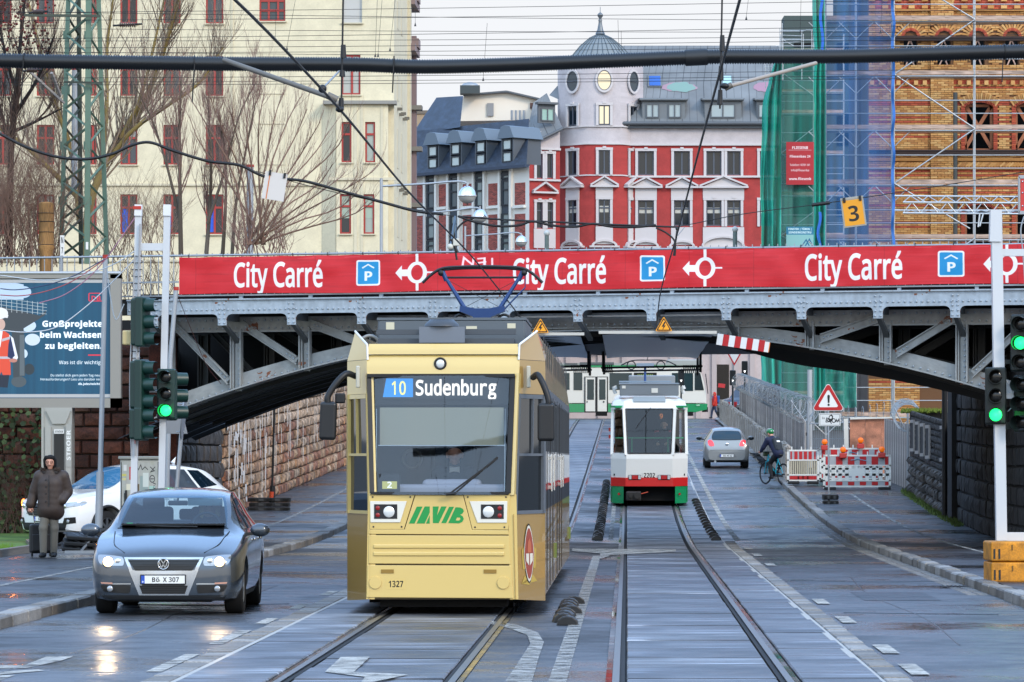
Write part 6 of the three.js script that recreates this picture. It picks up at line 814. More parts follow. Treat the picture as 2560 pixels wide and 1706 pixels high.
{ // ---------- tram crossing at the top of the ramp ----------
const D = 226, b = Fac(1180, D, 1760, D), t = thing('crossing_tram', 'white tram with green skirt crossing sideways at the top of the ramp', 'tram', b.pos, b.ry), X = (x) => b.at(x, 0)[0], Y = (y) => b.at(0, y)[1], Rr = (x0, y0, x1, y1, z, th) => bx(X(x1) - X(x0), Y(y0) - Y(y1), th, (X(x0) + X(x1)) / 2, (Y(y0) + Y(y1)) / 2, z);
const CR = M(0xd8d6cc, .4), x9 = 1757;
const prof = [[X(1180), Y(1008)], [X(1766), Y(1008)], [X(1766), Y(985)], [X(1761), Y(958)], [X(1752), Y(931)], [X(1748), Y(918)], [X(1180), Y(918)]]; part(t, 'body', ext(prof, 2.2, .0).translate(0, 0, -2.2), CR); part(t, 'green_skirt', ext([[X(1180), Y(1031)], [X(1740), Y(1031)], [X(1768), Y(1024)], [X(1769), Y(1010)], [X(1180), Y(1010)]], 2.26).translate(0, 0, -2.23), TGREEN); part(t, 'green_roof_line', Rr(1180, 914, 1756, 919, -.02, .1), TGREEN); part(t, 'roof', [bx(X(1745) - X(1180), .18, 1.9, (X(1745) + X(1180)) / 2, Y(912), -1.1), rb(X(1757) - X(1668), .34, 1.8, .1, (X(1757) + X(1668)) / 2, Y(906), -1.1)], M(0x9a9c98, .5));
for (const [x0, x1, y0, y1] of [[1434, 1456, 932, 976], [1524, 1580, 933, 975], [1708, 1733, 933, 978], [1680, 1702, 933, 960], [1360, 1424, 933, 975], [1600, 1676, 950, 978]]) part(t, 'window', [Rr(x0, y0, x1, y1, .005, .03)], M(0x1c3338, .1));
part(t, 'cab_windscreen', ext([[X(1737), Y(976)], [X(1760), Y(976)], [X(1751), Y(933)], [X(1737), Y(933)]], .04).translate(0, 0, -.01), M(0x2a3436, .08)); { const e = ctex(256, 48, (x) => { x.fillStyle = '#0c120e'; x.fillRect(0, 0, 256, 48); x.fillStyle = '#7a8a4a'; for (let i = 0; i < 9; i++) x.fillRect(40 + i * 20, 16, 12, 16); }); part(t, 'side_display', [Rr(1585, 932, 1642, 943, .012, .03)], M(0xffffff, .3, 0, { map: e })); }
const dr = part(t, 'door', Rr(1461, 942, 1520, 1032, .02, .06), BLACK); for (const [x0, x1] of [[1464, 1488], [1494, 1517]]) { part(dr, 'door_leaf', Rr(x0, 944, x1, 1029, .05, .04), CR); part(dr, 'door_window', Rr(x0 + 4, 949, x1 - 3, 1000, .075, .02), M(0x1c3338, .1)); part(dr, 'door_handle', Rr(x0 + (x0 < 1480 ? 3 : 14), 1003, x0 + (x0 < 1480 ? 5 : 17), 1007, .09, .03), BLACK); }
for (const x of [1490, 1705, 1250]) part(t, 'bogie', Rr(x, 1030, x + 28, 1040, -.4, 1.2), VOID); part(t, 'coupler', Rr(1758, 1018, 1772, 1030, -1, .5), DARK); part(t, 'roof_equipment', [Rr(1450, 912, 1535, 921, -.8, 1.4), Rr(1450, 906, 1535, 914, -.8, 1.4), Rr(1412, 908, 1444, 916, -.8, 1.4), Rr(1557, 912, 1640, 920, -.8, 1.4)], M(0x55585a, .5)); part(t, 'mirror', rod(V(X(1764), Y(935), .1), V(X(1770), Y(985), .1), .03), DARK);
const n = ctex(96, 32, (x) => { x.fillStyle = '#0f8a52'; x.fillRect(0, 0, 96, 32); text(x, '1288', 48, 17, 26, '#e0e8e0'); }); part(t, 'car_number', Rr(1738, 1011, 1752, 1016, .04, .03), M(0xffffff, .4, 0, { map: n }));
}
// ---------- cars: bodies lofted through cross-sections, wheel arches cut out, lamps and glass fitted to the skin ----------
const EV = new Evaluator(); EV.attributes = ['position', 'normal'];
const cr4 = (a, b, c, d, t) => .5 * (2 * b + (c - a) * t + (2 * a - 5 * b + 4 * c - d) * t * t + (3 * b - a - 3 * c + d) * t * t * t);
function carBody(st, o = {}) {                                               // st: [z, half width, bottom, shoulder height, top height, half width at top]
const rows = [], q = 4; for (let i = 0; i < st.length - 1; i++) for (let k = 0; k < q; k++) { const t = k / q, g = (j) => st[Math.min(st.length - 1, Math.max(0, j))]; rows.push(st[0].map((_, c) => cr4(g(i - 1)[c], g(i)[c], g(i + 1)[c], g(i + 2)[c], t))); } rows.push(st[st.length - 1]);
const sec = ([z, w, yb, ys, yt, wt]) => { const h = ys - yb, r = yt - ys, half = [[0, yb], [w * .8, yb], [w * .93, yb + .03], [w * .985, yb + h * .25], [w, yb + h * .5], [w * .995, yb + h * .75], [w * .975, yb + h * .93], [lerp(w * .95, wt, .04), ys + r * .06], [lerp(w * .93, wt, .38), ys + r * .38], [lerp(w * .93, wt, .75), ys + r * .72], [wt, ys + r * .92], [wt * .8, yt - r * .015 - .004], [wt * .4, yt + .012], [0, yt + .018]]; return [...half, ...half.slice(1, -1).reverse().map(([x, y]) => [-x, y])].map(([x, y]) => [x, y, z]); };
const L = rows.map(sec), n = L[0].length, pos = L.flat(2), idx = []; for (let j = 0; j < L.length - 1; j++) for (let i = 0; i < n; i++) { const a = j * n + i, b = j * n + (i + 1) % n; idx.push(a, b + n, b, a, a + n, b + n); }
const capc = (j, f) => { const c = pos.length / 3, z = L[j][0][2]; let y = 0; for (const p of L[j]) y += p[1] / n; pos.push(0, y, z + (f ? .015 : -.015)); for (let i = 0; i < n; i++) { const a = j * n + i, b = j * n + (i + 1) % n; f ? idx.push(c, a, b) : idx.push(c, b, a); } }; capc(0, true); capc(L.length - 1, false);
const g = new THREE.BufferGeometry(); g.setAttribute('position', new THREE.Float32BufferAttribute(pos, 3)); g.setIndex(idx); g.computeVertexNormals(); return g;
}
const ray = new THREE.Raycaster();
function fit(mesh, axis) {                                                   // returns a point on the skin seen along the axis, lifted by off
const dir = { front: V(0, 0, -1), rear: V(0, 0, 1), left: V(-1, 0, 0), right: V(1, 0, 0) }[axis];
return (a, b, off) => { const o = axis === 'front' ? V(a, b, 3) : axis === 'rear' ? V(a, b, -9) : V(axis === 'left' ? 3 : -3, b, a); ray.set(o, dir); const h = ray.intersectObject(mesh)[0]; if (!h) return null; return h.point.clone().addScaledVector(h.face.normal, off * .6).addScaledVector(dir, -off * .4); };
}
function patch(f, c, off, n = 10, m = 6, round = 0) {                        // four corners (lower left, lower right, upper right, upper left) pressed onto the skin
const at2 = (u, v) => { if (round) { const s = u * 2 - 1, t = v * 2 - 1, k = 1 - round * s * s * t * t; u = (s * k + 1) / 2; v = (t * k + 1) / 2; } return [0, 1].map(i => lerp(lerp(c[0][i], c[1][i], u), lerp(c[3][i], c[2][i], u), v)); };
const pts = []; for (let j = 0; j <= m; j++) for (let i = 0; i <= n; i++) { const [a, b] = at2(i / n, j / m); pts.push(f(a, b, off)); }
const good = pts.find(p => p) ?? V(0, 0, 0); let last = good; const g = grid(n, m, (u, v) => { const p = pts[Math.round(v * m) * (n + 1) + Math.round(u * n)]; if (p) last = p; return p ?? last.clone(); }); return g;
}
const disc = (f, x, y, r, off) => { const p = f(x, y, off) ?? V(x, y, 0), g = sp(r, 0, 0, 0, 1, 1, .3, 16); return g.translate(p.x, p.y, p.z); };
const TYRE = M(0x0b0b0c, .8), RIM = M(0xa8acb0, .3, .8), CGLASS = M(0x0e1c26, .03), PAINTBLK = M(0x0a0a0b, .35);
function carWheels(t, zs, w, r, rim = RIM) {
for (const [i, z] of zs.entries()) for (const s of [1, -1]) {
const g = lathe([[r * .62, -.11], [r * .93, -.112], [r, -.085], [r, .085], [r * .93, .112], [r * .62, .11]], 28).rotateZ(Math.PI / 2).translate(s * (w - .115), r, z), o = part(t, 'wheel', g, TYRE), x = s * (w - .03);
const sp5 = []; for (let k = 0; k < 7; k++) sp5.push(at(bx(.03, r * .6, .055, 0, r * .33, 0), x, r, z, k * .8976)); sp5.push(at(new THREE.TorusGeometry(r * .6, .02, 6, 24), x, r, z, 0, Math.PI / 2), cy(.05, .05, .04, x, r, z, 0, 0, Math.PI / 2)); part(o, 'rim', sp5, rim); part(o, 'brake_disc', cy(r * .55, r * .55, .03, x - s * .06, r, z, 0, 0, Math.PI / 2, 20), M(0x2c2c2c, .5, .6));
}
}
function cutBody(g, zs, r, w, tunnel) {
let a = new Brush(g); a.updateMatrixWorld(); for (const z of zs) for (const s of [1, -1]) { const b = new Brush(new THREE.CylinderGeometry(r, r, .7, 28).rotateZ(Math.PI / 2).translate(s * (w + .05), r * .9, z)); b.updateMatrixWorld(); a = EV.evaluate(a, b, SUBTRACTION); }
if (tunnel) { const b = new Brush(tunnel); b.updateMatrixWorld(); a = EV.evaluate(a, b, SUBTRACTION); }
const q = a.geometry; q.clearGroups(); return q;
}
const plateTex = (s, o = {}) => ctex(512, 110, (x, w, h) => { x.fillStyle = '#dcdcd8'; x.fillRect(0, 0, w, h); x.fillStyle = '#1a48a8'; x.fillRect(4, 4, 42, h - 8); text(x, 'D', 25, 84, 26, '#fff'); x.strokeStyle = '#111'; x.lineWidth = 6; x.strokeRect(2, 2, w - 4, h - 4); text(x, s, 284, 58, 84, '#101010', { sx: o.sx ?? .88 }); if (o.seal) { x.fillStyle = '#8a8a80'; x.beginPath(); x.arc(o.seal, 70, 14, 0, 7); x.fill(); } });
function plate(parent, f, x, y, s, w, h, face = 1, o) { const p = f(x, y, .02); part(parent, 'number_plate', rb(w, h, .012, .01, p.x, p.y, p.z), DARK); const z = p.z + face * .009; part(parent, 'plate_face', face > 0 ? quad(V(p.x - w / 2 + .008, p.y - h / 2 + .008, z), V(p.x + w / 2 - .008, p.y - h / 2 + .008, z), V(p.x + w / 2 - .008, p.y + h / 2 - .008, z), V(p.x - w / 2 + .008, p.y + h / 2 - .008, z)) : quad(V(p.x + w / 2, p.y - h / 2, z), V(p.x - w / 2, p.y - h / 2, z), V(p.x - w / 2, p.y + h / 2, z), V(p.x + w / 2, p.y + h / 2, z)), M(0xffffff, .35, 0, { map: plateTex(s, o) })); }
function carMirrors(t, z, y, w, m) { for (const s of [1, -1]) { const o = part(t, 'side_mirror', sp(.12, s * (w + .13), y, z, 1, .68, .6, 18), m); part(o, 'mirror_foot', bar(V(s * (w - .04), y - .05, z), V(s * (w + .05), y - .04, z), .05, .04), PAINTBLK); part(o, 'mirror_glass', sp(.1, s * (w + .135), y, z - .03, 1, .64, .5), CGLASS); } }
const LENS = M(0x9a9ea2, .08, .6, { clearcoat: 1 }), AMBER = M(0xc8641c, .25), REDL = new THREE.MeshPhysicalMaterial({ color: 0xa01018, emissive: 0xff1c2c, emissiveIntensity: 1.1, roughness: .15, clearcoat: 1 });
{ // ---------- dark grey saloon with headlights on ----------
const d = 45.1, PT = M(0x414a54, .25, .5, { clearcoat: 1, clearcoatRoughness: .04 }), t = thing('grey_saloon', 'dark grey metallic saloon car with headlights on, driving towards the camera', 'car', [-4.1, 0, -d], -.004);
const st = [[0, .6, .25, .55, .6, .45], [-.03, .72, .2, .64, .69, .5], [-.1, .81, .18, .69, .75, .56], [-.28, .87, .17, .76, .815, .6], [-.7, .905, .17, .865, .915, .64], [-1.1, .91, .17, .935, .985, .66], [-1.5, .91, .17, .955, 1.19, .68], [-1.9, .91, .17, .965, 1.39, .635], [-2.35, .91, .17, .97, 1.465, .61], [-2.9, .91, .17, .975, 1.475, .605], [-3.35, .91, .18, .98, 1.42, .6], [-3.8, .905, .2, .985, 1.22, .58], [-4.15, .895, .22, .98, 1.06, .62], [-4.5, .87, .26, .95, 1.0, .62], [-4.7, .8, .32, .88, .93, .58], [-4.77, .7, .42, .78, .82, .5]];
const raw = carBody(st), rawMesh = new THREE.Mesh(raw); rawMesh.updateMatrixWorld(true);
const tunnel = loft([[[-.655, 1.02, -1.0], [.655, 1.02, -1.0], [.57, 1.385, -1.0], [-.57, 1.385, -1.0]].reverse(), [[-.56, 1.06, -4.6], [.56, 1.06, -4.6], [.46, 1.33, -4.6], [-.46, 1.33, -4.6]].reverse()], true, .1);
tunnel.deleteAttribute('uv'); const zs = [-.92, -3.63], body = cutBody(raw.clone(), zs, .365, .91, tunnel);
part(t, 'body', toCreasedNormals(body, .5), PT); part(t, 'wheel_well', [bx(1.3, .5, 4.3, 0, .45, -2.35), bx(1.1, .1, .9, 0, .21, -.6)], VOID);
const f = fit(rawMesh, 'front'), sL = fit(rawMesh, 'left'), sR = fit(rawMesh, 'right'), rE = fit(rawMesh, 'rear');
part(t, 'cabin_floor', [bx(1.24, .02, 3.2, 0, 1.06, -2.75)], M(0x14181c, .8)); part(t, 'windscreen', patch(f, [[-.67, 1.02], [.67, 1.02], [.585, 1.395], [-.585, 1.395]], .012, 14, 8, .03), new THREE.MeshPhysicalMaterial({ color: 0xa9c9d8, roughness: .02, transmission: 1, thickness: 0, ior: 1.55 }));
part(t, 'windscreen_surround', [patch(f, [[-.67, 1.008], [.67, 1.008], [.668, 1.018], [-.668, 1.018]], .006, 12, 1)], PAINTBLK);
const SE = M(0x1c242c, .85); for (const x of [-.36, .36]) part(t, 'front_seat', [rb(.5, .32, .12, .05, x, 1.1, -2.45), rb(.27, .17, .1, .05, x, 1.3, -2.48)], SE); for (const x of [-.4, 0, .4]) part(t, 'rear_headrest', rb(.25, .14, .1, .04, x, 1.15, -3.4), SE);
part(t, 'interior_mirror', [rb(.24, .06, .04, .015, 0, 1.31, -1.85), rod(V(0, 1.34, -1.85), V(0, 1.4, -1.9), .012)], PAINTBLK); part(t, 'sun_visor', [bx(.42, .1, .01, .33, 1.325, -1.87, .5)], M(0x9aa6a8, .8)); part(t, 'steering_wheel', at(new THREE.TorusGeometry(.17, .016, 8, 28), .36, 1.03, -1.72, -.35), PAINTBLK);
const dr = thing('driver', 'blonde driver at the wheel inside the dark grey saloon', 'person', [-4.1, 0, -d], -.004); part(dr, 'body', skin([J([.36, 1.0, -2.3], .16, [.36, 1.12, -2.28], .13), J([.36, 1.15, -2.26], .055, [.36, 1.2, -2.24], .05), J([.36, 1.27, -2.2], .085, [.36, 1.22, -2.17], .07), J([.2, 1.1, -2.2], .05, [.22, 1.02, -1.95], .04), J([.52, 1.1, -2.2], .05, [.5, 1.02, -1.95], .04), J([.36, 1.245, -2.105], .018, [.36, 1.232, -2.095], .016)], .016, .04), SKIN2); part(dr, 'hair', skin([J([.36, 1.3, -2.24], .1, [.36, 1.27, -2.25], .1), J([.27, 1.26, -2.2], .035, [.26, 1.1, -2.2], .04), J([.45, 1.26, -2.2], .035, [.46, 1.1, -2.2], .04)], .016, .03), HAIRB); part(dr, 'pullover', skin([J([.36, .98, -2.31], .19, [.36, 1.09, -2.3], .16), J([.2, 1.1, -2.22], .065, [.21, 1.03, -2.0], .055), J([.52, 1.1, -2.22], .065, [.51, 1.03, -2.0], .055)], .018, .04), M(0x2a2f38, .9)); part(dr, 'eyes', [-.03, .03].map(x => sp(.011, .36 + x, 1.262, -2.118)), DARK);
// front: grille, shield, lamps
const fr = part(t, 'chrome_shield', [patch(f, [[-.29, .245], [.29, .245], [.41, .54], [-.41, .54]], .006, 16, 8), patch(f, [[-.45, .66], [.45, .66], [.455, .69], [-.455, .69]], .008, 16, 2), patch(f, [[-.4, .53], [-.36, .53], [-.43, .69], [-.47, .69]], .009, 2, 8), patch(f, [[.36, .53], [.4, .53], [.47, .69], [.43, .69]], .009, 2, 8)], M(0xb4b8bc, .25, .8)); 
part(t, 'upper_grille', patch(f, [[-.335, .535], [.335, .535], [.425, .665], [-.425, .665]], .012, 16, 6), PAINTBLK); for (let i = 0; i < 4; i++) { const y = .555 + i * .028, w = lerp(.34, .415, i / 3); part(t, 'grille_bar', patch(f, [[-w, y], [w, y], [w, y + .008], [-w, y + .008]], .02, 16, 1), M(0x2a2c2e, .3, .5)); }
part(t, 'lower_grille', patch(f, [[-.25, .262], [.25, .262], [.285, .36], [-.285, .36]], .014, 12, 4), PAINTBLK); for (let i = 0; i < 3; i++) part(t, 'grille_bar', patch(f, [[-.25, .283 + i * .025], [.25, .283 + i * .025], [.25, .289 + i * .025], [-.25, .289 + i * .025]], .02, 10, 1), M(0x2a2c2e, .4)); part(t, 'bumper_lip', patch(f, [[-.7, .2], [.7, .2], [.74, .245], [-.74, .245]], .006, 18, 2), M(0x202326, .6));
{ const p = f(0, .612, .03), q = (g) => g.translate(p.x, p.y, p.z); part(t, 'badge_base', q(cy(.07, .07, .012, 0, 0, -.004, Math.PI / 2, 0, 0, 32)), M(0x14171a, .3)); const s = (a, b) => bar(V(a[0], a[1], .008), V(b[0], b[1], .008), .011, .008, V(0, 0, 1)); part(t, 'badge', [new THREE.TorusGeometry(.062, .0065, 8, 36).translate(0, 0, .006), s([-.03, .05], [0, .005]), s([.03, .05], [0, .005]), s([-.05, .03], [-.022, -.045]), s([-.022, -.045], [0, -.005]), s([0, -.005], [.022, -.045]), s([.022, -.045], [.05, .03])].map(q), CHROME); }
plate(t, f, -.005, .432, 'Bö  X 307', .54, .118, 1, { seal: 210 }); part(t, 'plate_holder_strip', bx(.5, .016, .01, 0, .366, f(0, .37, .02).z), DARK);
for (const s of [-1, 1]) {
const C = (a) => s > 0 ? a.map(([x, y]) => [x, y]) : [a[1], a[0], a[3], a[2]].map(([x, y]) => [-x, y]);
const hl = part(t, 'headlight', [patch(f, C([[.46, .585], [.76, .6], [.8, .725], [.475, .70]]), .008, 12, 8, .12)], LENS); part(hl, 'lamp_surround', disc(f, s * .655, .63, .072, .0), LENS); part(hl, 'lit_lamp', disc(f, s * .655, .635, .058, .022), glow(0xffd28a, 6)); part(hl, 'parking_lamp', disc(f, s * .54, .645, .035, .006), CHROME);
const L = new THREE.SpotLight(0xffdca8, 1.6, 0, .22, .9); const lp = f(s * .655, .635, .1); L.position.copy(lp); L.target.position.set(lp.x, -.15, 9); L.castShadow = true; t.add(L, L.target);
part(t, 'fog_recess', patch(f, C([[.4, .265], [.7, .285], [.755, .365], [.385, .365]]), .008, 10, 5, .05), PAINTBLK); part(t, 'fog_lamp', disc(f, s * .63, .322, .036, .016), LENS); part(t, 'turn_signal', [patch(f, C([[.6, .375], [.735, .38], [.745, .4], [.6, .395]]), .01, 6, 2)], M(0xb88a78, .2)); part(t, 'bumper_trim', patch(f, C([[.385, .372], [.6, .372], [.6, .386], [.385, .386]]), .01, 8, 1), CHROME);
const S = s > 0 ? sL : sR; part(t, 'front_side_window', patch(S, s > 0 ? [[-2.5, 1.0], [-1.45, 1.0], [-1.95, 1.33], [-2.5, 1.375]] : [[-1.45, 1.0], [-2.5, 1.0], [-2.5, 1.375], [-1.95, 1.33]], .006), CGLASS); part(t, 'rear_side_window', patch(S, s > 0 ? [[-3.7, 1.0], [-2.58, 1.0], [-2.58, 1.375], [-3.4, 1.3]] : [[-2.58, 1.0], [-3.7, 1.0], [-3.4, 1.3], [-2.58, 1.375]], .006), CGLASS);
for (const z of [-2.35, -3.4]) { const p = S(z, .86, .015); if (p) part(t, 'door_handle', rb(.03, .035, .2, .012, p.x, p.y, p.z), CHROME); } for (const z of [-1.35, -2.54, -3.5]) part(t, 'door_gap', patch(S, [[z, .3], [z + .012, .3], [z + .012, .97], [z, .97]], .003, 1, 8), BLACK); part(t, 'sill', patch(S, [[-3.2, .2], [-1.35, .2], [-1.35, .26], [-3.2, .26]], .006, 10, 1), M(0x202326, .6));
part(t, 'wiper', rod(f(s * .1 - .35, 1.025, .03), f(s * .1 + .2, 1.015, .03), .01), BLACK);
part(t, 'tail_lamp', patch(rE, s > 0 ? [[.78, .72], [.45, .72], [.45, .88], [.74, .88]] : [[-.45, .72], [-.78, .72], [-.74, .88], [-.45, .88]], .006), LAMPR);
}
carMirrors(t, -1.5, .985, .9, PT); carWheels(t, zs, .885, .315); part(t, 'windscreen_sticker', (() => { const p = f(-.53, 1.055, .016); return bx(.07, .035, .004, p.x, p.y, p.z, -.9); })(), M(0x2a9a60, .5));
const hg = [[-.62, .9, .72], [.62, .9, .72]]; for (const s of [-1, 1]) part(t, 'bonnet_gap', tube([V(s * .47, .755, -.09), V(s * .6, .815, -.3), V(s * .66, .905, -.75), V(s * .69, .975, -1.1)].map((p) => { ray.set(V(p.x, 3, p.z), V(0, -1, 0)); const h = ray.intersectObject(rawMesh)[0]; return h ? h.point.clone().add(V(0, .002, 0)) : p; }), .006, 5), BLACK);
}
{ // ---------- small silver-grey hatchback seen from behind ----------
const d = 140, PT = M(0x8b8d8c, .35, .45, { clearcoat: .8 }), t = thing('silver_hatchback', 'small rounded silver grey hatchback with lit brake lights driving up the ramp', 'car', T(3.6, d - .0), Math.PI - .03); t.rotation.order = 'YXZ'; t.rotation.x = -.033;
const Z = (z) => z, st = [[0, .6, .3, .6, .7, .45], [-.06, .72, .24, .72, .8, .5], [-.3, .8, .2, .84, .9, .56], [-.7, .82, .19, .93, 1.02, .6], [-1.1, .825, .19, .97, 1.25, .56], [-1.5, .825, .19, .98, 1.4, .52], [-2.1, .825, .19, .98, 1.45, .5], [-2.7, .825, .19, .97, 1.44, .5], [-3.1, .82, .2, .95, 1.38, .5], [-3.35, .81, .22, .92, 1.2, .54], [-3.5, .78, .25, .86, 1.02, .56], [-3.6, .66, .3, .68, .74, .5]].map(([z, ...r]) => [z + 1.8, ...r]);
const raw = carBody(st), rm = new THREE.Mesh(raw); rm.updateMatrixWorld(true); const zs = [-.75 + 1.8, -3.0 + 1.8], b = cutBody(raw.clone(), zs, .33, .82); part(t, 'body', toCreasedNormals(b, .5), PT); part(t, 'underbody', bx(1.2, .4, 3.0, 0, .42, 0), VOID);
const r = fit(rm, 'rear'), f = (a) => a.map(([x, y]) => [-x, y]); const R4 = (x0, y0, x1, y1, x2, x3) => [[x1, y0], [x0, y0], [x2 ?? x0, y1], [x3 ?? x1, y1]];
part(t, 'rear_window', patch(r, R4(-.55, 1.03, .55, 1.33, -.46, .46), .01, 14, 8, .1), M(0x1b3340, .05)); part(t, 'window_seal', patch(r, R4(-.575, 1.01, .575, 1.345, -.48, .48), .005, 14, 8, .1), PAINTBLK);
for (const s of [-1, 1]) { part(t, 'tail_lamp', patch(r, s > 0 ? R4(.43, .8, .65, 1.02, .52, .69) : R4(-.65, .8, -.43, 1.02, -.69, -.52), .012, 8, 8, .2), REDL); const S = fit(rm, s > 0 ? 'left' : 'right'); part(t, 'side_window', patch(S, [[-2.6 + 1.8, 1.0], [-1.1 + 1.8, 1.0], [-1.5 + 1.8, 1.32], [-2.5 + 1.8, 1.34]], .006), CGLASS); }
part(t, 'tailgate_gap', patch(r, R4(-.6, .655, .6, .665), .006, 14, 1), BLACK); { const p = r(0, .86, .02); part(t, 'badge', [cy(.06, .035, .012, p.x, p.y, p.z, Math.PI / 2, 0, 0, 5)], CHROME); } part(t, 'plate_recess', patch(r, R4(-.36, .4, .36, .55, -.26, .26), .006, 10, 4), M(0x77797a, .4)); plate(t, r, 0, .46, 'ASL·KS 42', .5, .11, -1); part(t, 'rear_bumper_lip', patch(r, R4(-.6, .22, .6, .29), .004, 12, 2), M(0x24262a, .6)); part(t, 'exhaust', cy(.04, .04, .2, .42, .25, -1.82, Math.PI / 2), CHROME); carMirrors(t, .55, 1.03, .82, PT); carWheels(t, zs, .8, .29);
}
{ // ---------- white SUV turning out behind the signal masts ----------
const t = thing('white_suv', 'white sport utility car with glowing turn signal behind the pedestrian, under the bridge end', 'car', [-9.36, .12, -76.6], -.72), PT = M(0xdedfdd, .25, 0, { clearcoat: 1 });
const st = [[0, .55, .36, .75, .83, .42], [-.05, .72, .3, .84, .91, .5], [-.2, .84, .27, .92, .98, .58], [-.5, .9, .26, .98, 1.05, .64], [-1.0, .92, .26, 1.03, 1.12, .68], [-1.35, .92, .26, 1.06, 1.22, .66], [-1.8, .92, .26, 1.07, 1.48, .6], [-2.2, .92, .26, 1.08, 1.6, .57], [-2.8, .92, .26, 1.1, 1.64, .56], [-3.5, .92, .28, 1.12, 1.6, .55], [-3.95, .91, .32, 1.13, 1.5, .57], [-4.3, .88, .36, 1.1, 1.24, .62], [-4.48, .82, .4, 1.0, 1.06, .62], [-4.55, .7, .5, .85, .9, .5]];
const raw = carBody(st), rm = new THREE.Mesh(raw); rm.updateMatrixWorld(true); const zs = [-.9, -3.6], b = cutBody(raw.clone(), zs, .41, .92); part(t, 'body', toCreasedNormals(b, .5), PT); part(t, 'underbody', bx(1.3, .5, 4, 0, .5, -2.3), VOID); const f = fit(rm, 'front');
part(t, 'windscreen', patch(f, [[-.66, 1.13], [.66, 1.13], [.55, 1.57], [-.55, 1.57]], .008, 14, 8, .04), M(0x2f6486, .04)); part(t, 'grille', patch(f, [[-.45, .6], [.45, .6], [.6, .85], [-.6, .85]], .01, 16, 8, .05), PAINTBLK); for (let i = 0; i < 4; i++) part(t, 'grille_bar', patch(f, [[-.5, .64 + i * .05], [.5, .64 + i * .05], [.5, .655 + i * .05], [-.5, .655 + i * .05]], .018, 14, 1), M(0x33363a, .4)); part(t, 'lower_bumper', patch(f, [[-.6, .31], [.6, .31], [.66, .46], [-.66, .46]], .008, 14, 4), M(0x15171a, .6)); plate(t, f, 0, .54, 'BK·SO 99', .52, .112, 1);
for (const s of [-1, 1]) { const C = (a) => s > 0 ? a : [a[1], a[0], a[3], a[2]].map(([x, y]) => [-x, y]); part(t, 'headlight', patch(f, C([[.5, .74], [.86, .8], [.875, .9], [.5, .83]]), .01, 12, 6, .1), LENS); part(t, 'lamp_lens', disc(f, s * .6, .79, .045, .01), CHROME); part(t, 'fog_recess', patch(f, C([[.55, .42], [.8, .46], [.8, .58], [.6, .56]]), .008), PAINTBLK); part(t, 'fog_lamp', disc(f, s * .68, .49, .04, .01), LENS); const S = fit(rm, s > 0 ? 'left' : 'right'), q = (a) => s > 0 ? a : [a[1], a[0], a[3], a[2]]; part(t, 'front_side_window', patch(S, q([[-2.5, 1.1], [-1.35, 1.1], [-1.85, 1.46], [-2.5, 1.53]]), .006), CGLASS); part(t, 'rear_side_window', patch(S, q([[-3.45, 1.13], [-2.56, 1.1], [-2.56, 1.53], [-3.3, 1.52]]), .006), M(0x3a424a, .05)); part(t, 'quarter_window', patch(S, q([[-4.05, 1.2], [-3.52, 1.14], [-3.38, 1.51], [-3.7, 1.5]]), .006), CGLASS); part(t, 'sill_cladding', patch(S, [[-3.2, .3], [-1.3, .3], [-1.3, .42], [-3.2, .42]], .008, 10, 2), M(0x17191b, .7)); for (const z of zs) part(t, 'arch_cladding', at(new THREE.TorusGeometry(.42, .03, 6, 24, Math.PI), s * .915, .37, z, 0, Math.PI / 2), M(0x17191b, .7)); for (const z of [-2.3, -3.25]) { const p = S(z, .98, .015); if (p) part(t, 'door_handle', rb(.03, .04, .2, .012, p.x, p.y, p.z), PT); } for (const z of [-1.3, -2.52, -3.42]) part(t, 'door_gap', patch(S, [[z, .4], [z + .012, .4], [z + .012, 1.08], [z, 1.08]], .003, 1, 8), BLACK); }
{ const p = f(-.83, .85, .02) ?? V(-.83, .85, -.2); part(t, 'turn_signal', sp(.06, p.x, p.y, p.z, .8, 1.4, .8), glow(0xff7a30, 4)); const l = new THREE.PointLight(0xff7a30, .6); l.position.set(p.x - .12, p.y, p.z + .15); t.add(l); }
carMirrors(t, -1.55, 1.12, .92, PT); carWheels(t, zs, .9, .35, M(0x55585c, .4, .6)); part(t, 'roof_antenna', at(new THREE.ConeGeometry(.05, .16, 8), 0, 1.72, -3.6, -.6), PT);
}
{ // dark van at the top of the ramp, right
const t = thing('dark_van', 'dark blue van with red and white warning stripes at the top of the ramp', 'van', V(...P(1824, 1036, 212).toArray()).setY(G(212)), -.9), q = ext([[0, .35], [0, .9], [.25, 1.15], [.9, 1.3], [1.5, 1.95], [2.2, 2.1], [5, 2.1], [5, .35]], 1.9, .06); q.translate(0, 0, -.95).rotateY(Math.PI / 2); part(t, 'body', q, M(0x1c2230, .35, .2, { clearcoat: .6 })); part(t, 'windscreen', bar(V(-.0, 1.34, -.95), V(-.0, 1.92, -1.52), 1.6, .02), CGLASS); for (let i = 0; i < 5; i++) part(t, 'warning_stripe', bx(.28, .28, .02, -.56 + i * .28, .95, .08, 0, 0, .0), i % 2 ? M(0xd8d8d6, .5) : M(0xb81c22, .5)); for (const s of [-1, 1]) part(t, 'headlight', rb(.3, .2, .06, .03, s * .7, .85, .06), LENS); carWheels(t, [-.95, -3.9], .98, .34); part(t, 'bumper', rb(1.9, .25, .2, .06, 0, .48, .05), DARK);
}
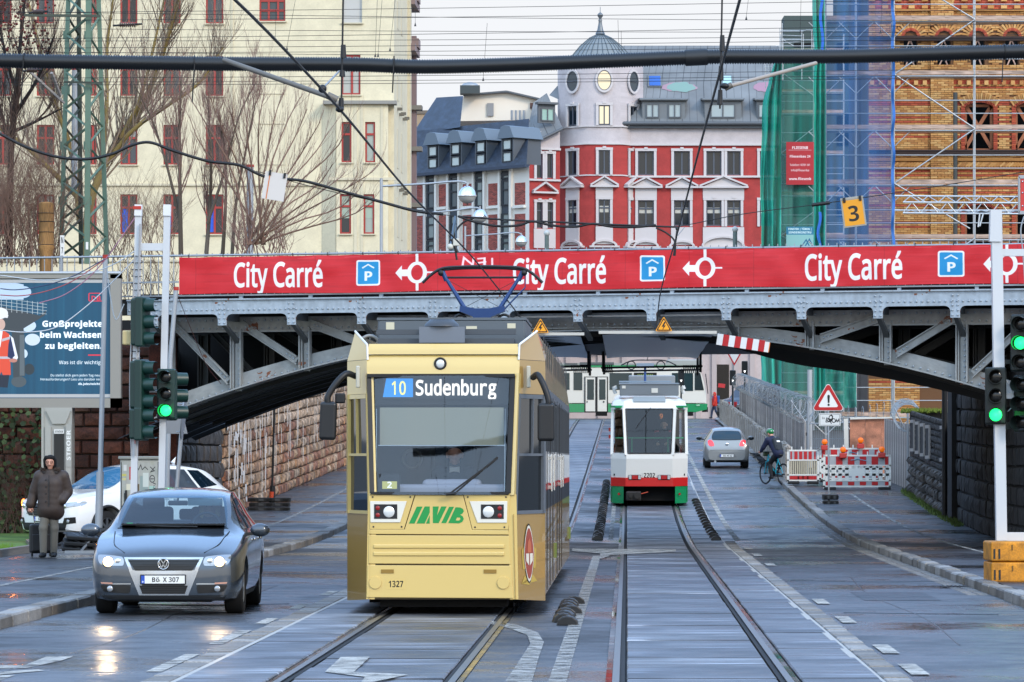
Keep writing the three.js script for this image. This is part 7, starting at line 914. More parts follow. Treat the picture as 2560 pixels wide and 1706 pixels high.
// ---------- people ----------
function figure(t, o) {                                                      // o: joints in metres, clothes' materials
const j = o.j, k = o.fat ?? 1, sk = o.skin ?? SKIN, mirrored = ['L', 'R'];
const hd = j.head, nk = j.neck, up = V(...hd).sub(V(...nk)).normalize(), fw = V(...(o.face ?? [0, 0, 1])), sd = up.clone().cross(fw).normalize(), H = (a, b, c) => V(...hd).addScaledVector(sd, a).addScaledVector(up, b).addScaledVector(fw, c).toArray();
const head = [J(H(0, .035, -.012), .092, H(0, .02, .012), .086), J(H(0, -.04, .03), .066, H(0, -.085, .042), .042), J(H(0, .012, .088), .013, H(0, -.028, .108), .019), J(H(0, -.06, .078), .022, H(0, -.09, .07), .022), J(H(.09, .01, -.005), .017, H(.09, -.03, 0), .012), J(H(-.09, .01, -.005), .017, H(-.09, -.03, 0), .012), J(H(0, -.06, -.02), .058, nk, .062), J(H(.035, .035, .072), .02, H(-.035, .035, .072), .02)];
const torso = [J(nk, .06, j.chest, .13 * k), J(j.chest, .13 * k, j.hip, .1 * k)]; for (const s of mirrored) torso.push(J(j.chest, .12 * k, j['sh' + s], .065), J(j['sh' + s], .06, j['el' + s], .043), J(j['el' + s], .042, j['ha' + s], .03), J(j.hip, .07, j['kn' + s], .045), J(j['kn' + s], .045, j['an' + s], .036));
part(t, 'body', [skin(head, .009, .022), skin(torso, .03, .04), ...(o.hands ?? [])], sk);
part(t, 'eyes', [-1, 1].map(s => sp(.0115, ...H(s * .033, .018, .083))), DARK); part(t, 'mouth', rod(V(...H(-.022, -.052, .1)), V(...H(.022, -.052, .1)), .005), M(0x7a3c38, .6));
const ja = []; const g = o.puff ?? .035; ja.push(J(nk.map((v, i) => v * .8 + j.chest[i] * .2), .085 + g, j.chest, .15 * k + g), J(j.chest, .15 * k + g, j.hip, .14 * k + g)); if (o.hem) for (const s of [-.075, .075]) ja.push(J(j.hip.map((v, i) => v + (i ? 0 : s * .6)), .13 * k + g, o.hem.map((v, i) => v + (i ? 0 : s)), .125 * k + g));
for (const s of mirrored) { ja.push(J(j.chest, .13 * k + g * .6, j['sh' + s], .075 + g * .7), J(j['sh' + s], .075 + g * .7, j['el' + s], .057 + g * .6), J(j['el' + s], .058 + g * .6, j['ha' + s].map((v, i) => v * .93 + j['el' + s][i] * .07), .045 + g * .4)); if (o.puff > .04) for (let q = 0; q < 4; q++) { const a = j['sh' + s].map((v, i) => lerp(v, j['el' + s][i], (q + .5) / 4)), b = j['el' + s].map((v, i) => lerp(v, j['ha' + s][i], (q + .4) / 4)); ja.push(J(a, .074 + g * .75, a, .074), J(b, .062 + g * .65, b, .062)); } }
if (o.puff > .04) for (let q = 0; q < 5; q++) { const a = j.chest.map((v, i) => lerp(v, (o.hem ?? j.hip)[i], q / 4.5)); for (const s of [-.045, .045]) ja.push(J([a[0] + s, a[1], a[2] + .03], 0.14 * k + g, [a[0] + s, a[1], a[2] + .01], .14)); }
part(t, 'jacket', skin(ja, .017, .022), o.jacket);
const tr = []; for (const s of mirrored) tr.push(J(j.hip, .125 * k, j['kn' + s].map((v, i) => lerp(j.hip[i], v, .4) + (i === 0 ? (v - j.hip[0]) * .3 : 0)), .095), J(j['kn' + s].map((v, i) => lerp(j.hip[i], v, .4) + (i === 0 ? (v - j.hip[0]) * .3 : 0)), .095, j['kn' + s], .073), J(j['kn' + s], .073, j['an' + s], .06)); part(t, 'trousers', skin(tr, .017, .025), o.trousers);
for (const s of mirrored) { const a = j['an' + s], e = j['to' + s]; part(t, 'shoe', skin([J([a[0], a[1] - .03, a[2]], .052, [a[0], a[1] - .055, a[2] - .03], .045), J([a[0], a[1] - .05, a[2]], .048, e, .034)], .012, .03), o.shoes ?? BLACK); }
return H;
}
{ // man with the rolling suitcase
const t = thing('person', 'person in a dark brown padded coat and grey trousers pulling a black suitcase, wearing glasses', 'person', P(132, 0, 67).setY(.13)), j = { head: [-.045, 1.655, .05], neck: [-.045, 1.5, 0], chest: [-.04, 1.28, 0], hip: [-.03, .95, 0], shL: [-.23, 1.42, 0], elL: [-.33, 1.14, -.06], haL: [-.4, .9, -.02], shR: [.17, 1.42, 0], elR: [.245, 1.14, -.06], haR: [.15, .98, .12], knL: [-.165, .52, .06], anL: [-.17, .1, .0], toL: [-.2, .035, .17], knR: [.02, .52, -.02], anR: [.0, .1, -.12], toR: [0, .035, .05] };
const H = figure(t, { j, jacket: M(0x3a2e27, .62, 0, { sheen: .3 }), trousers: M(0x6b675e, .85), puff: .041, hem: [-.04, .81, .0], shoes: M(0x121315, .6), hands: [hand([-.4, .9, -.02], [-.15, -1, .15], [.6, 0, -.6], .9)] });
part(t, 'hood', skin([J(H(0, .04, -.045), .105, H(0, -.02, -.06), .1), J(H(.085, .0, -.03), .03, H(.075, -.09, .0), .03), J(H(-.085, .0, -.03), .03, H(-.075, -.09, .0), .03), J(H(-.06, .098, .04), .036, H(.06, .098, .04), .036), J(H(.088, .06, .03), .03, H(.088, -.06, .035), .026), J(H(-.088, .06, .03), .03, H(-.088, -.06, .035), .026)], .01, .02), M(0x0b0b0c, .9)); const fur = []; for (let i = 0; i < 240; i++) { const a = rr(-2.6, 2.6), p = V(...H(Math.sin(a) * .16, -.115 + rr(-.03, .03), -Math.cos(a) * .1 + .0)); fur.push(at(new THREE.ConeGeometry(.008, rr(.04, .07), 3), p.x, p.y, p.z, rr(-1, 1), rr(0, 3), rr(-1.5, 1.5))); } part(t, 'fur_collar', fur, M(0x4a3c33, .95));
part(t, 'collar', skin([J([-.14, 1.49, .04], .055, [.05, 1.49, .04], .055), J([-.14, 1.49, -.06], .06, [.05, 1.49, -.06], .06)], .014, .04), M(0x241f1d, .7)); part(t, 'glasses', [-1, 1].map(s => new THREE.TorusGeometry(.021, .003, 5, 16).translate(...H(s * .034, .017, .104))), DARK); part(t, 'zip', bx(.012, .55, .01, -.045, 1.17, .225), DARK); for (const y of [1.36, 1.24, 1.12, .98]) part(t, 'button', sp(.013, -.1, y, .215), BLACK);
const s = thing('suitcase', 'black rolling suitcase with extended handle beside the walking person', 'suitcase', P(102, 0, 67.6).setY(.13), .25); part(s, 'case', [rb(.4, .52, .24, .05, 0, .32, -.02)], M(0x0c0c0e, .6)); part(s, 'front_pocket', rb(.34, .3, .05, .02, 0, .25, .11), M(0x101012, .7)); for (const x of [-.09, .09]) part(s, 'handle_bar', rod(V(x, .5, -.1), V(x - .06, .87, -.06), .009), M(0xb8b0a4, .3, .7)); part(s, 'grip', rod(V(-.16, .875, -.06), V(.04, .875, -.06), .016, 8), BLACK); for (const x of [-.16, .16]) part(s, 'caster', cy(.03, .03, .03, x, .03, .02, 0, 0, Math.PI / 2), RUBBER);
}
{ // cyclist
const p = P(1936, 0, 123).setY(G(123) + .01), ry = Math.PI + .5, b = thing('bicycle', 'cyan bicycle ridden by the cyclist at the right kerb', 'bicycle', p, ry); const FR = M(0x17a0b4, .35), tub = (a, c, r = .017) => rod(V(0, ...a), V(0, ...c), r, 8); b.rotation.order = 'YXZ'; b.rotation.x = -.03;
for (const z of [.53, -.53]) { const w = part(b, 'wheel', new THREE.TorusGeometry(.335, .02, 8, 40).rotateY(Math.PI / 2).translate(0, .35, z), RUBBER); part(w, 'rim', new THREE.TorusGeometry(.308, .012, 6, 40).rotateY(Math.PI / 2).translate(0, .35, z), M(0x303234, .3, .7)); const sp2 = []; for (let i = 0; i < 14; i++) { const a = i / 14 * 6.283; sp2.push(rod(V(0, .35, z), V(0, .35 + Math.sin(a) * .3, z + Math.cos(a) * .3), .0025, 3)); } part(w, 'spoke', sp2, GALV); part(w, 'hub', cy(.025, .025, .1, 0, .35, z, 0, 0, Math.PI / 2), DARK); }
part(b, 'frame', [tub([.82, -.2], [.88, .36], .02), tub([.36, -.05], [.8, .4], .022), tub([.36, -.05], [.95, -.24], .018), tub([.36, -.05], [.35, -.53], .012), tub([.8, -.2], [.35, -.53], .011), tub([.95, .37], [.72, .43], .022)], FR); part(b, 'fork', [rod(V(.05, .74, .43), V(.05, .35, .53), .014), rod(V(-.05, .74, .43), V(-.05, .35, .53), .014)], FR); part(b, 'handlebar', [rod(V(-.3, 1.04, .38), V(.3, 1.04, .38), .014), rod(V(0, .93, .37), V(0, 1.04, .4), .016)], BLACK); part(b, 'saddle', rb(.15, .06, .27, .025, 0, .97, -.26), BLACK); part(b, 'crank', [cy(.09, .09, .01, .06, .36, -.05, 0, 0, Math.PI / 2, 20), rod(V(.08, .36, -.05), V(.09, .2, -.0), .01), rod(V(-.08, .36, -.05), V(-.09, .52, -.1), .01)], DARK); part(b, 'pedal', [bx(.09, .02, .07, .14, .2, 0), bx(.09, .02, .07, -.14, .52, -.1)], BLACK); part(b, 'bar_bag', rb(.2, .16, .12, .03, 0, .98, .5), M(0x3a4226, .8));
const t = thing('person', 'cyclist in a dark blue jacket with green and white helmet, seen from behind', 'person', p, ry); t.rotation.order = 'YXZ'; t.rotation.x = -.03;
const j = { head: [0, 1.63, .27], neck: [0, 1.5, .2], chest: [0, 1.33, .08], hip: [0, 1.02, -.22], shL: [-.18, 1.43, .15], elL: [-.25, 1.2, .28], haL: [-.27, 1.06, .4], shR: [.18, 1.43, .15], elR: [.25, 1.2, .28], haR: [.27, 1.06, .4], knL: [-.1, .86, .12], anL: [-.13, .6, -.12], toL: [-.13, .54, .02], knR: [.1, .68, .12], anR: [.13, .29, -.05], toR: [.13, .23, .1] };
const H = figure(t, { j, jacket: M(0x161d3a, .75), trousers: M(0x121316, .8), puff: .025, face: [0, -.15, .99], hands: [hand([-.27, 1.06, .38], [0, -.1, 1], [0, -1, 0], 1), hand([.27, 1.06, .38], [0, -.1, 1], [0, -1, 0], 1)] });
part(t, 'helmet', skin([J(H(0, .065, -.05), .1, H(0, .065, .05), .095)], .011, .02).applyMatrix4(new THREE.Matrix4()), M(0x14783c, .3)); part(t, 'helmet_stripe', [-.04, .04].map(x => tube([V(...H(x, .06, -.158)), V(...H(x, .15, -.08)), V(...H(x, .175, .0)), V(...H(x, .15, .09))], .014, 6)), WHITE); part(t, 'helmet_strap', rod(V(...H(.09, 0, 0)), V(...H(.04, -.1, .06)), .006), BLACK);
const bp = thing('backpack', 'grey backpack with reflective patch on the back of the cyclist', 'backpack', p, ry); bp.rotation.order = 'YXZ'; bp.rotation.x = -.03; part(bp, 'bag', at(new RoundedBoxGeometry(.28, .46, .15, 4, .06), 0, 1.3, -.15, .5), M(0x2a2f33, .8)); part(bp, 'pocket', at(new RoundedBoxGeometry(.22, .2, .06, 3, .025), 0, 1.2, -.27, .5), M(0x23282c, .8)); part(bp, 'reflector', at(new THREE.BoxGeometry(.12, .06, .01), 0, 1.4, -.2, .5), WHITE);
}
{ // walker in red beyond the crossing
const t = thing('person', 'small distant person in a red hooded jacket walking left with a blue backpack', 'person', P(1787, 0, 224).setY(4.25), -1.4), j = { head: [0, 1.62, .03], neck: [0, 1.47, 0], chest: [0, 1.28, 0], hip: [0, .92, 0], shL: [-.18, 1.4, 0], elL: [-.24, 1.13, -.05], haL: [-.24, .9, .1], shR: [.18, 1.4, 0], elR: [.24, 1.13, .05], haR: [.24, .9, .15], knL: [-.09, .5, .15], anL: [-.09, .12, .2], toL: [-.09, .05, .34], knR: [.09, .5, -.05], anR: [.09, .13, -.25], toR: [.09, .05, -.12] };
t.scale.setScalar(.88); const H = figure(t, { j, jacket: M(0xc02a1a, .7), trousers: M(0x2c3850, .8), puff: .035 }); part(t, 'hood', skin([J(H(0, .04, -.03), .11, H(0, -.04, -.04), .1)], .02), M(0xc02a1a, .7));
const bp = thing('backpack', 'blue backpack on the back of the distant person in red', 'backpack', t.position, -1.4); part(bp, 'bag', rb(.28, .42, .16, .05, 0, 1.12, -.2), M(0x1c4c8a, .7)); part(bp, 'strap', [bx(.04, .3, .02, -.1, 1.2, .12), bx(.04, .3, .02, .1, 1.2, .12)], M(0x1c4c8a, .7));
}
{ // tram driver, and a passenger at the rear window of the white tram
const mk = (label, base, ry, jac, z) => { const t = thing('person', label, 'person', base, ry), j = { head: [0, 1.28, .03], neck: [0, 1.13, 0], chest: [0, .95, 0], hip: [0, .6, 0], shL: [-.19, 1.05, 0], elL: [-.25, .8, .1], haL: [-.14, .76, .32], shR: [.19, 1.05, 0], elR: [.25, .8, .1], haR: [.14, .76, .32], knL: [-.12, .58, .4], anL: [-.12, .16, .42], toL: [-.12, .08, .55], knR: [.12, .58, .4], anR: [.12, .16, .42], toR: [.12, .08, .55] }; const H = figure(t, { j, jacket: jac, trousers: M(0x1a1c22, .8), puff: .02, hands: [hand([-.14, .76, .32], [.3, -.1, 1], [0, -1, 0], .5), hand([.14, .76, .32], [-.3, -.1, 1], [0, -1, 0], .5)] }); part(t, 'hair', skin([J(H(0, .055, -.03), .098, H(0, .0, -.05), .09)], .012), HAIRD); return [t, H]; };
const c = V(.1, .62, -1.05).applyAxisAngle(V(0, 1, 0), -.0305).add(V(-.82, 0, -45)); const [d] = mk('driver in a dark jacket seated in the cab of the yellow tram', c, 0, M(0x222a36, .8)); part(d, 'collar', bx(.12, .06, .05, 0, 1.1, .1, .4), WHITE);
const q = T(.625, 107.75, 1.0).add(V(.42, 0, 0)); const [e] = mk('passenger with red shouldered dark jacket at the rear window of the white tram', q, -.2, M(0x17181c, .8)); part(e, 'red_shoulder', [rb(.14, .08, .18, .03, -.2, 1.08, 0), rb(.14, .08, .18, .03, .2, 1.08, 0)], M(0xb8242a, .7)); part(e, 'light_cuff', [rb(.1, .06, .12, .02, -.17, .79, .22), rb(.1, .06, .12, .02, .17, .79, .22)], WHITE);
}
// ---------- signals, billboard, cabinet, barriers, fences ----------
const SGN = M(0x10302a, .4), SGK = M(0x0d1a18, .45), POST = M(0xc3c6c8, .45, .2), PGAL = M(0xa2a7ab, .45, .5);
function signalHead(name, label, pos, ry, lit, o = {}) {                     // three-lens head with visors facing local +z
const t = thing(name, label, 'traffic light', pos, ry), n = o.n ?? 3, R = .088; part(t, 'housing', rb(.3, .27 * n, .14, .03, 0, 0, -.08), o.m ?? SGN); part(t, 'back_box', rb(.24, .27 * n - .04, .12, .04, 0, 0, -.19), o.m ?? SGN);
for (let i = 0; i < n; i++) { const y = (n - 1) * .135 - i * .27, v = part(t, 'visor', new THREE.CylinderGeometry(R * 1.18, R * 1.24, .2, 24, 1, true, -Math.PI / 2 - 2.3, 4.6).rotateX(Math.PI / 2).rotateZ(0).translate(0, y, .08), new THREE.MeshPhysicalMaterial({ color: o.m ? 0x0d1a18 : 0x123630, roughness: .4, side: THREE.DoubleSide })); const on = lit === i; part(v, 'lens', sp(R, 0, y, .0, 1, 1, .35, 22), on ? glow(0x18ff6a, 3.2) : M(0x151515, .2)); if (on) { const l = new THREE.PointLight(0x18ff6a, .12); l.position.set(0, y, .12); t.add(l); } }
return t;
}
const quadPost = (x0, y0, x1, y1, d, w, h = w) => bar(P(x0, y0, d), P(x1, y1, d), w, h, V(0, 0, 1));
{ // left temporary signal masts
const d = 62, m = thing('signal_mast', 'pale square double mast frame carrying green signal heads, left', 'signal mast', [0, 0, 0]);
part(m, 'post', quadPost(346, 512, 331, 1440, d, .105), POST); part(m, 'post', quadPost(418, 512, 399, 1440, d, .105), POST); for (const [x0, y0, x1, y1] of [[346, 512, 345, 540], [418, 512, 417, 540]]) part(m, 'post_cap', quadPost(x0, y0, x1, y1, d - .02, .12), M(0xd8dadc, .4, .2)); part(m, 'cross_beam', [quadPost(346, 618, 418, 618, d, .12, .09), quadPost(332, 974, 405, 974, d, .1, .08)], POST);
const ti = []; for (let i = 0; i < 26; i++) { const y = 640 + i * 17, x = lerp(343, 333, (y - 580) / 560); ti.push(at(new THREE.TorusGeometry(.085, .006, 4, 12), ...P(x, y, d).toArray(), Math.PI / 2 + .1)); } for (const q of ti) part(m, 'cable_tie', q, BLACK); part(m, 'cable_run', [tube([P(336, 640, d - .1), P(330, 800, d - .1), P(324, 960, d - .1), P(328, 1140, d - .1)], .012), tube([P(350, 560, d - .1), P(344, 750, d - .1), P(340, 980, d - .1), P(338, 1140, d - .1)], .016)], M(0x9a9a9a, .5)); part(m, 'red_cable', tube([P(341, 990, d - .1), P(337, 1060, d - .1), P(338, 1110, d - .1)], .016), M(0xa8381c, .6)); part(m, 'red_tape', [quadPost(343, 516, 343, 524, d - .03, .13)], M(0xb03020, .6));
part(m, 'warm_lamp_box', rb(.16, .24, .12, .03, ...P(318, 845, d).toArray()), M(0xb8a878, .6));
const HB = (x, y, ry, lit, l) => signalHead('traffic_light', l, P(x, y, d + .45), ry, lit), H = (x, y, ry, lit, l, o) => signalHead('traffic_light', l, P(x, y, d - .15), ry, lit, o);
H(367, 805, 1.15, -1, 'upper green signal head turned sideways on the left mast'); H(365, 962, 1.15, -1, 'middle green signal head turned sideways on the left mast'); H(364, 1060, 1.2, -1, 'lowest green two lens signal head turned sideways on the left mast', { n: 2 }); H(414, 985, -.08, 2, 'green traffic light showing green on the left mast'); HB(440, 990, 1.9, -1, 'rear signal head half hidden behind the lit left traffic light');
}
const pole = (name, label, segs, d, r) => { const t = thing(name, label, 'pole'); part(t, 'shaft', segs.map(([x0, y0, x1, y1, k]) => rod(P(x0, y0, d), P(x1, y1, d), r * (k ?? 1), 10)), PGAL); part(t, 'red_cap', cy(r * 1.15, r * 1.15, .06, ...P(segs[0][0], segs[0][1], d).toArray()), M(0xa82a1c, .5)); };
pole('thin_pole', 'tall thin galvanised pole holding slack cables in front of the billboard', [[263, 642, 250, 1190], [250, 1180, 246, 1320, 1.5]], 63, .042); 
pole('thin_pole', 'slim leaning pole with red top between the left masts and the bridge', [[440, 722, 425, 900], [425, 900, 417, 1250]], 66, .04); 
{ const s = thing('sign_post', 'leaning post with a round sign seen edge on and a triangular sign from behind', 'road sign', [0, 0, 0]); part(s, 'post', rod(P(460, 1000, 64), P(438, 1260, 64), .035, 8), PGAL); part(s, 'round_sign', at(new THREE.CylinderGeometry(.36, .36, .02, 36), ...P(458, 1045, 63.8).toArray(), 0, .0, Math.PI / 2 - .1).applyMatrix4(new THREE.Matrix4()), M(0x8e9296, .4, .4)); part(s, 'sign_bracket', [rod(P(445, 1010, 63.9), P(462, 1010, 63.9), .012), rod(P(440, 1080, 63.9), P(460, 1080, 63.9), .012)], PGAL);
const q = P(433, 1085, 64.6), g = ext([[-.24, 0], [.24, 0], [.04, .82], [-.04, .82]], .02); part(s, 'triangle_back', g.translate(q.x, q.y + .0, q.z), M(0x8a8c8e, .5, .3)); }
{ // cabinet with stickers and scrawls
const d = 64, a = P(300, 1148, d), b = P(398, 1148, d), w = b.x - a.x, y1 = a.y, t = thing('control_cabinet', 'pale grey signal control cabinet covered with stickers and graffiti', 'cabinet', [(a.x + b.x) / 2, 0, -d - .2]);
const tx = ctex(512, 1024, (x, W, H) => { x.fillStyle = '#a9aba2'; x.fillRect(0, 0, W, H); for (let i = 0; i < 300; i++) { x.fillStyle = `rgba(${60 + rnd() * 90 | 0},${60 + rnd() * 80 | 0},${55 + rnd() * 60 | 0},.06)`; x.fillRect(rnd() * W, rnd() * H, rr(5, 60), rr(5, 120)); } const S = (c, a2, b2, w2, h2) => { x.fillStyle = c; x.fillRect(a2, b2, w2, h2); }; S('#b4383e', 110, 60, 90, 130); S('#d8b0a8', 130, 80, 50, 50); S('#c4bc62', 10, 130, 60, 24); S('#c8c084', 14, 170, 50, 24); S('#d0d0ca', 30, 40, 44, 60); S('#8a9a96', 260, 150, 110, 150); S('#c4ccc4', 300, 120, 80, 140); S('#9cc0b4', 390, 250, 80, 110); S('#5a4c34', 150, 230, 100, 80); S('#d4d0b8', 70, 230, 70, 60); S('#c0c4c0', 150, 330, 90, 120); S('#6a8894', 60, 470, 80, 60); S('#1a1a1a', 40, 320, 20, 110); x.lineWidth = 9; x.strokeStyle = '#2a2a2c'; const L = (...p) => { x.beginPath(); x.moveTo(p[0], p[1]); for (let i = 2; i < p.length; i += 2) x.lineTo(p[i], p[i + 1]); x.stroke(); }; L(210, 40, 240, 90, 270, 40, 290, 90, 330, 60, 370, 90); L(400, 60, 460, 100, 410, 110, 470, 60); x.beginPath(); x.arc(430, 180, 34, 0, 6.3); x.stroke(); L(405, 180, 455, 180); for (let i = 0; i < 8; i++) L(440 + 20 * (i % 2), 220 + i * 24, 480 - 30 * (i % 2), 232 + i * 24); x.strokeStyle = '#4a3a8a'; L(150, 400, 200, 380); L(170, 350, 180, 430); L(210, 430, 220, 370, 250, 390, 220, 400, 260, 430); L(270, 370, 280, 430, 300, 390, 330, 350, 330, 430); });
const yb = -.0; part(t, 'cabinet_body', boxuv(rb(w, y1, .42, .012, 0, y1 / 2, 0), 1), M(0xa4a69c, .6)); part(t, 'front_print', quad(V(-w / 2 + .02, .1, .216), V(w / 2 - .02, .1, .216), V(w / 2 - .02, y1 - .03, .216), V(-w / 2 + .02, y1 - .03, .216)), M(0xffffff, .55, 0, { map: tx }), 'cabinet front with stickers, scrawled tags and a dark handle'); part(t, 'cabinet_roof', rb(w + .06, .05, .5, .012, 0, y1 + .02, 0), M(0x8e9088, .6)); part(t, 'handle', rb(.035, .2, .04, .01, -w / 2 + .1, y1 - .62, .23), DARK); part(t, 'plinth', bx(w - .04, .12, .36, 0, .06, .02), M(0x6a6a66, .8)); part(t, 'door_edge', [bx(.012, y1 - .1, .01, -w / 2 + .02, y1 / 2, .213), bx(.012, y1 - .1, .01, w / 2 - .02, y1 / 2, .213)], DARK);
}
{ // black stacked base plates
const base = (label, x0, x1, y0, y1, d, n) => { const t = thing('base_plate_stack', label, 'base plates', P((x0 + x1) / 2, y1, d)), w = (x1 - x0) * d / F, h = (y1 - y0) * d / F / n; for (let i = 0; i < n; i++) { const o = part(t, 'base_plate', [rb(w * rr(.93, 1), h * .9, .42, .02, rr(-.03, .03), h * (i + .5), rr(-.03, .03))], i % 2 ? M(0x1a1b1d, .65) : M(0x0e0f10, .6)); for (let k = 0; k < 5; k++) part(o, 'slot', bx(w * .12, h * .5, .01, w * (-.38 + k * .19), h * (i + .5), .222), k % 2 ? M(0x3a3c3e, .6) : VOID); } return t; };
base('stack of black rubber base plates holding the black pole by the left wall', 620, 728, 1244, 1280, 102, 3); base('black slotted base plates beneath the warning triangle sign', 2058, 2098, 1236, 1266, 106.5, 2);
const t = thing('base_plate_stack', 'tilted black slotted base plates with silver frame in front of the white car', 'base plates', P(215, 1384, 66.5), .15); for (let i = 0; i < 3; i++) { part(t, 'base_plate', at(new RoundedBoxGeometry(.78, .07, .5, 2, .02), (i - 1) * .04, .08 + i * .1, 0, .12, 0, -.07), M(0x101113, .6)); for (let k = 0; k < 6; k++) part(t, 'slot_rib', at(bx(.035, .02, .44, 0, 0, 0), -.32 + k * .13, .125 + i * .1, 0, .12, .25, -.07), M(0x3c3f44, .5)); } part(t, 'silver_frame', [bar(V(-.38, .03, .3), V(.38, .03, .3), .04, .05), bar(V(-.1, .05, .3), V(.12, .3, .15), .03, .03)], GALV);
solo('black_pole', [rod(P(679, 1260, 102), P(686, 1010, 102), .03, 8), rod(P(679, 1262, 102), P(681, 1215, 102), .07, 8)], BLACK, 'black pole standing in the base plates before the pale stone wall', 'pole'); solo('orange_foot', rod(P(678, 1245, 101.9), P(679, 1230, 101.9), .06, 8), M(0xb8421c, .5), 'small orange red foot at the base of the black pole', 'foot');
}
{ // billboard on its column
const d = 80.6, m = d / F, a = P(-330, 1020, d), b = P(303, 680, d), w = b.x - a.x, h = b.y - a.y, t = thing('billboard', 'large framed blue billboard with a worker in an orange vest, on a grey column', 'billboard', [a.x, a.y, -d]);
const FRM = M(0x8c8a84, .35, .4), FRL = M(0xaeb0b2, .3, .4); const px = (x) => (x + 330) * m, py = (y) => (1020 - y) * m;
part(t, 'frame', [bar(V(0, h - .07, 0), V(w, h - .07, 0), .3, .15), bar(V(0, .1, 0), V(w, .1, 0), .3, .2), bar(V(w - .11, 0, 0), V(w - .11, h, 0), .22, .3, V(0, 0, 1)), bar(V(.11, 0, 0), V(.11, h, 0), .22, .3, V(0, 0, 1))], FRM); part(t, 'frame_lip', [rod(V(0, h - .03, .14), V(w, h - .03, .14), .035, 8), bx(w - .36, .07, .02, w / 2, h - .2, .1), bx(w - .36, .07, .02, w / 2, .25, .1)], FRL); part(t, 'back_box', bx(w - .1, h - .1, .3, w / 2, h / 2, -.18), M(0x4a4a48, .6));
const TW = 1600, TH2 = 1040, X0 = -290, X1 = 283, Y0 = 699, Y1 = 1003;
const tx = ctex(TW, TH2, (x, W, H) => { const X = (p) => (p - X0) / (X1 - X0) * W, Y = (p) => (p - Y0) / (Y1 - Y0) * H, k = W / (X1 - X0); x.fillStyle = '#0b4862'; x.fillRect(0, 0, W, H); for (let i = 0; i < 60; i++) { x.fillStyle = rnd() < .5 ? 'rgba(120,180,210,.035)' : 'rgba(0,20,40,.04)'; x.fillRect(rnd() * W, 0, rr(8, 60), H); }
const E = (c, cx, cy2, rx, ry) => { x.fillStyle = c; x.beginPath(); x.ellipse(X(cx), Y(cy2), rx * k, ry * k, 0, 0, 7); x.fill(); }, Q = (c, pts) => { x.fillStyle = c; x.beginPath(); pts.forEach((p, i) => x[i ? 'lineTo' : 'moveTo'](X(p[0]), Y(p[1]))); x.fill(); };
Q('#b4c6da', [[-60, 702], [10, 702], [60, 712], [60, 750], [-60, 750]]); E('#b4c6da', 60, 731, 19, 18); E('#c3d0dc', 70, 815, 21, 18); E('#c8d0d8', 82, 850, 19, 18); E('#c3d0dc', 60, 885, 10, 14); E('#2a343a', 74, 924, 13, 17); E('#4a5256', 48, 955, 19, 17); E('#7a8890', -60, 850, 70, 130);
Q('#3a4044', [[-40, 770], [10, 768], [100, 790], [118, 776], [112, 790], [60, 822], [64, 940], [34, 945], [30, 830], [-40, 815]]); Q('#5a6266', [[50, 838], [62, 838], [62, 940], [50, 940]]); x.strokeStyle = '#b0b4b4'; x.lineWidth = 4; for (let i = 0; i < 4; i++) { x.beginPath(); x.moveTo(X(-20), Y(742 + i * 9)); x.lineTo(X(118), Y(762 + i * 8)); x.stroke(); } for (let i = 0; i < 9; i++) { x.beginPath(); x.moveTo(X(4 + i * 13), Y(744 + i * 1.6)); x.lineTo(X(4 + i * 13), Y(780 + i)); x.stroke(); }
E('#c9a494', 2, 812, 12, 18); E('#e0dcd8', -2, 784, 23, 18); Q('#e0dcd8', [[-25, 784], [22, 788], [20, 796], [-25, 790]]); Q('#e4e4e8', [[-30, 826], [10, 826], [34, 846], [46, 895], [40, 905], [30, 892], [24, 860], [12, 905], [-30, 905]]); Q('#d84a30', [[-34, 824], [0, 832], [8, 826], [24, 836], [28, 938], [10, 942], [4, 930], [-2, 944], [-34, 940]]); Q('#e8e4e8', [[-8, 826], [8, 826], [2, 870]]); Q('#b8b0b4', [[6, 848], [27, 842], [27, 848], [6, 855]]); Q('#b8b0b4', [[-34, 892], [27, 892], [27, 898], [-34, 898]]); Q('#1c2850', [[22, 862], [27, 840], [38, 890], [30, 898], [20, 893]]); E('#b87868', 34, 902, 10, 6); Q('#1c2434', [[-34, 940], [24, 938], [20, 970], [-34, 966]]);
const tw = (s, xr, y, z, o) => text(x, s, X(xr), Y(y), z * k, '#f2f4f4', { align: 'right', ...o }); x.strokeStyle = x.fillStyle = '#e02a3c'; x.lineWidth = 7; x.beginPath(); x.roundRect(X(223), Y(734), 35 * k, 24 * k, 8); x.stroke(); text(x, 'DB', X(240.5), Y(746.5), 20 * k, '#e02a3c', { sx: .95 }); tw('Großprojekte', 258, 810.5, 25, { sx: .93, stroke: 2.5 }); tw('beim Wachsen', 257, 838, 25, { sx: .9, stroke: 2.5 }); tw('zu begleiten.', 257, 865.5, 25, { sx: .93, stroke: 2.5 }); x.fillStyle = '#e02a3c'; x.fillRect(X(221), Y(887), 36 * k, 4 * k); tw('Was ist dir wichtig?', 258, 907, 15, { bold: false, sx: .86 }); tw('Du stellst dich gern jeden Tag neuen', 260, 939, 9.5, { bold: false, sx: .86 }); tw('Herausforderungen? Lass uns darüber reden', 262, 949, 9.5, { bold: false, sx: .84 }); tw('db.jobs/wichtig', 258, 960.5, 9.5, { sx: .88 }); });
part(t, 'poster', quad(V(px(X0), py(Y1), .105), V(px(X1), py(Y1), .105), V(px(X1), py(Y0), .105), V(px(X0), py(Y0), .105)), M(0xffffff, .55, 0, { map: tx }));
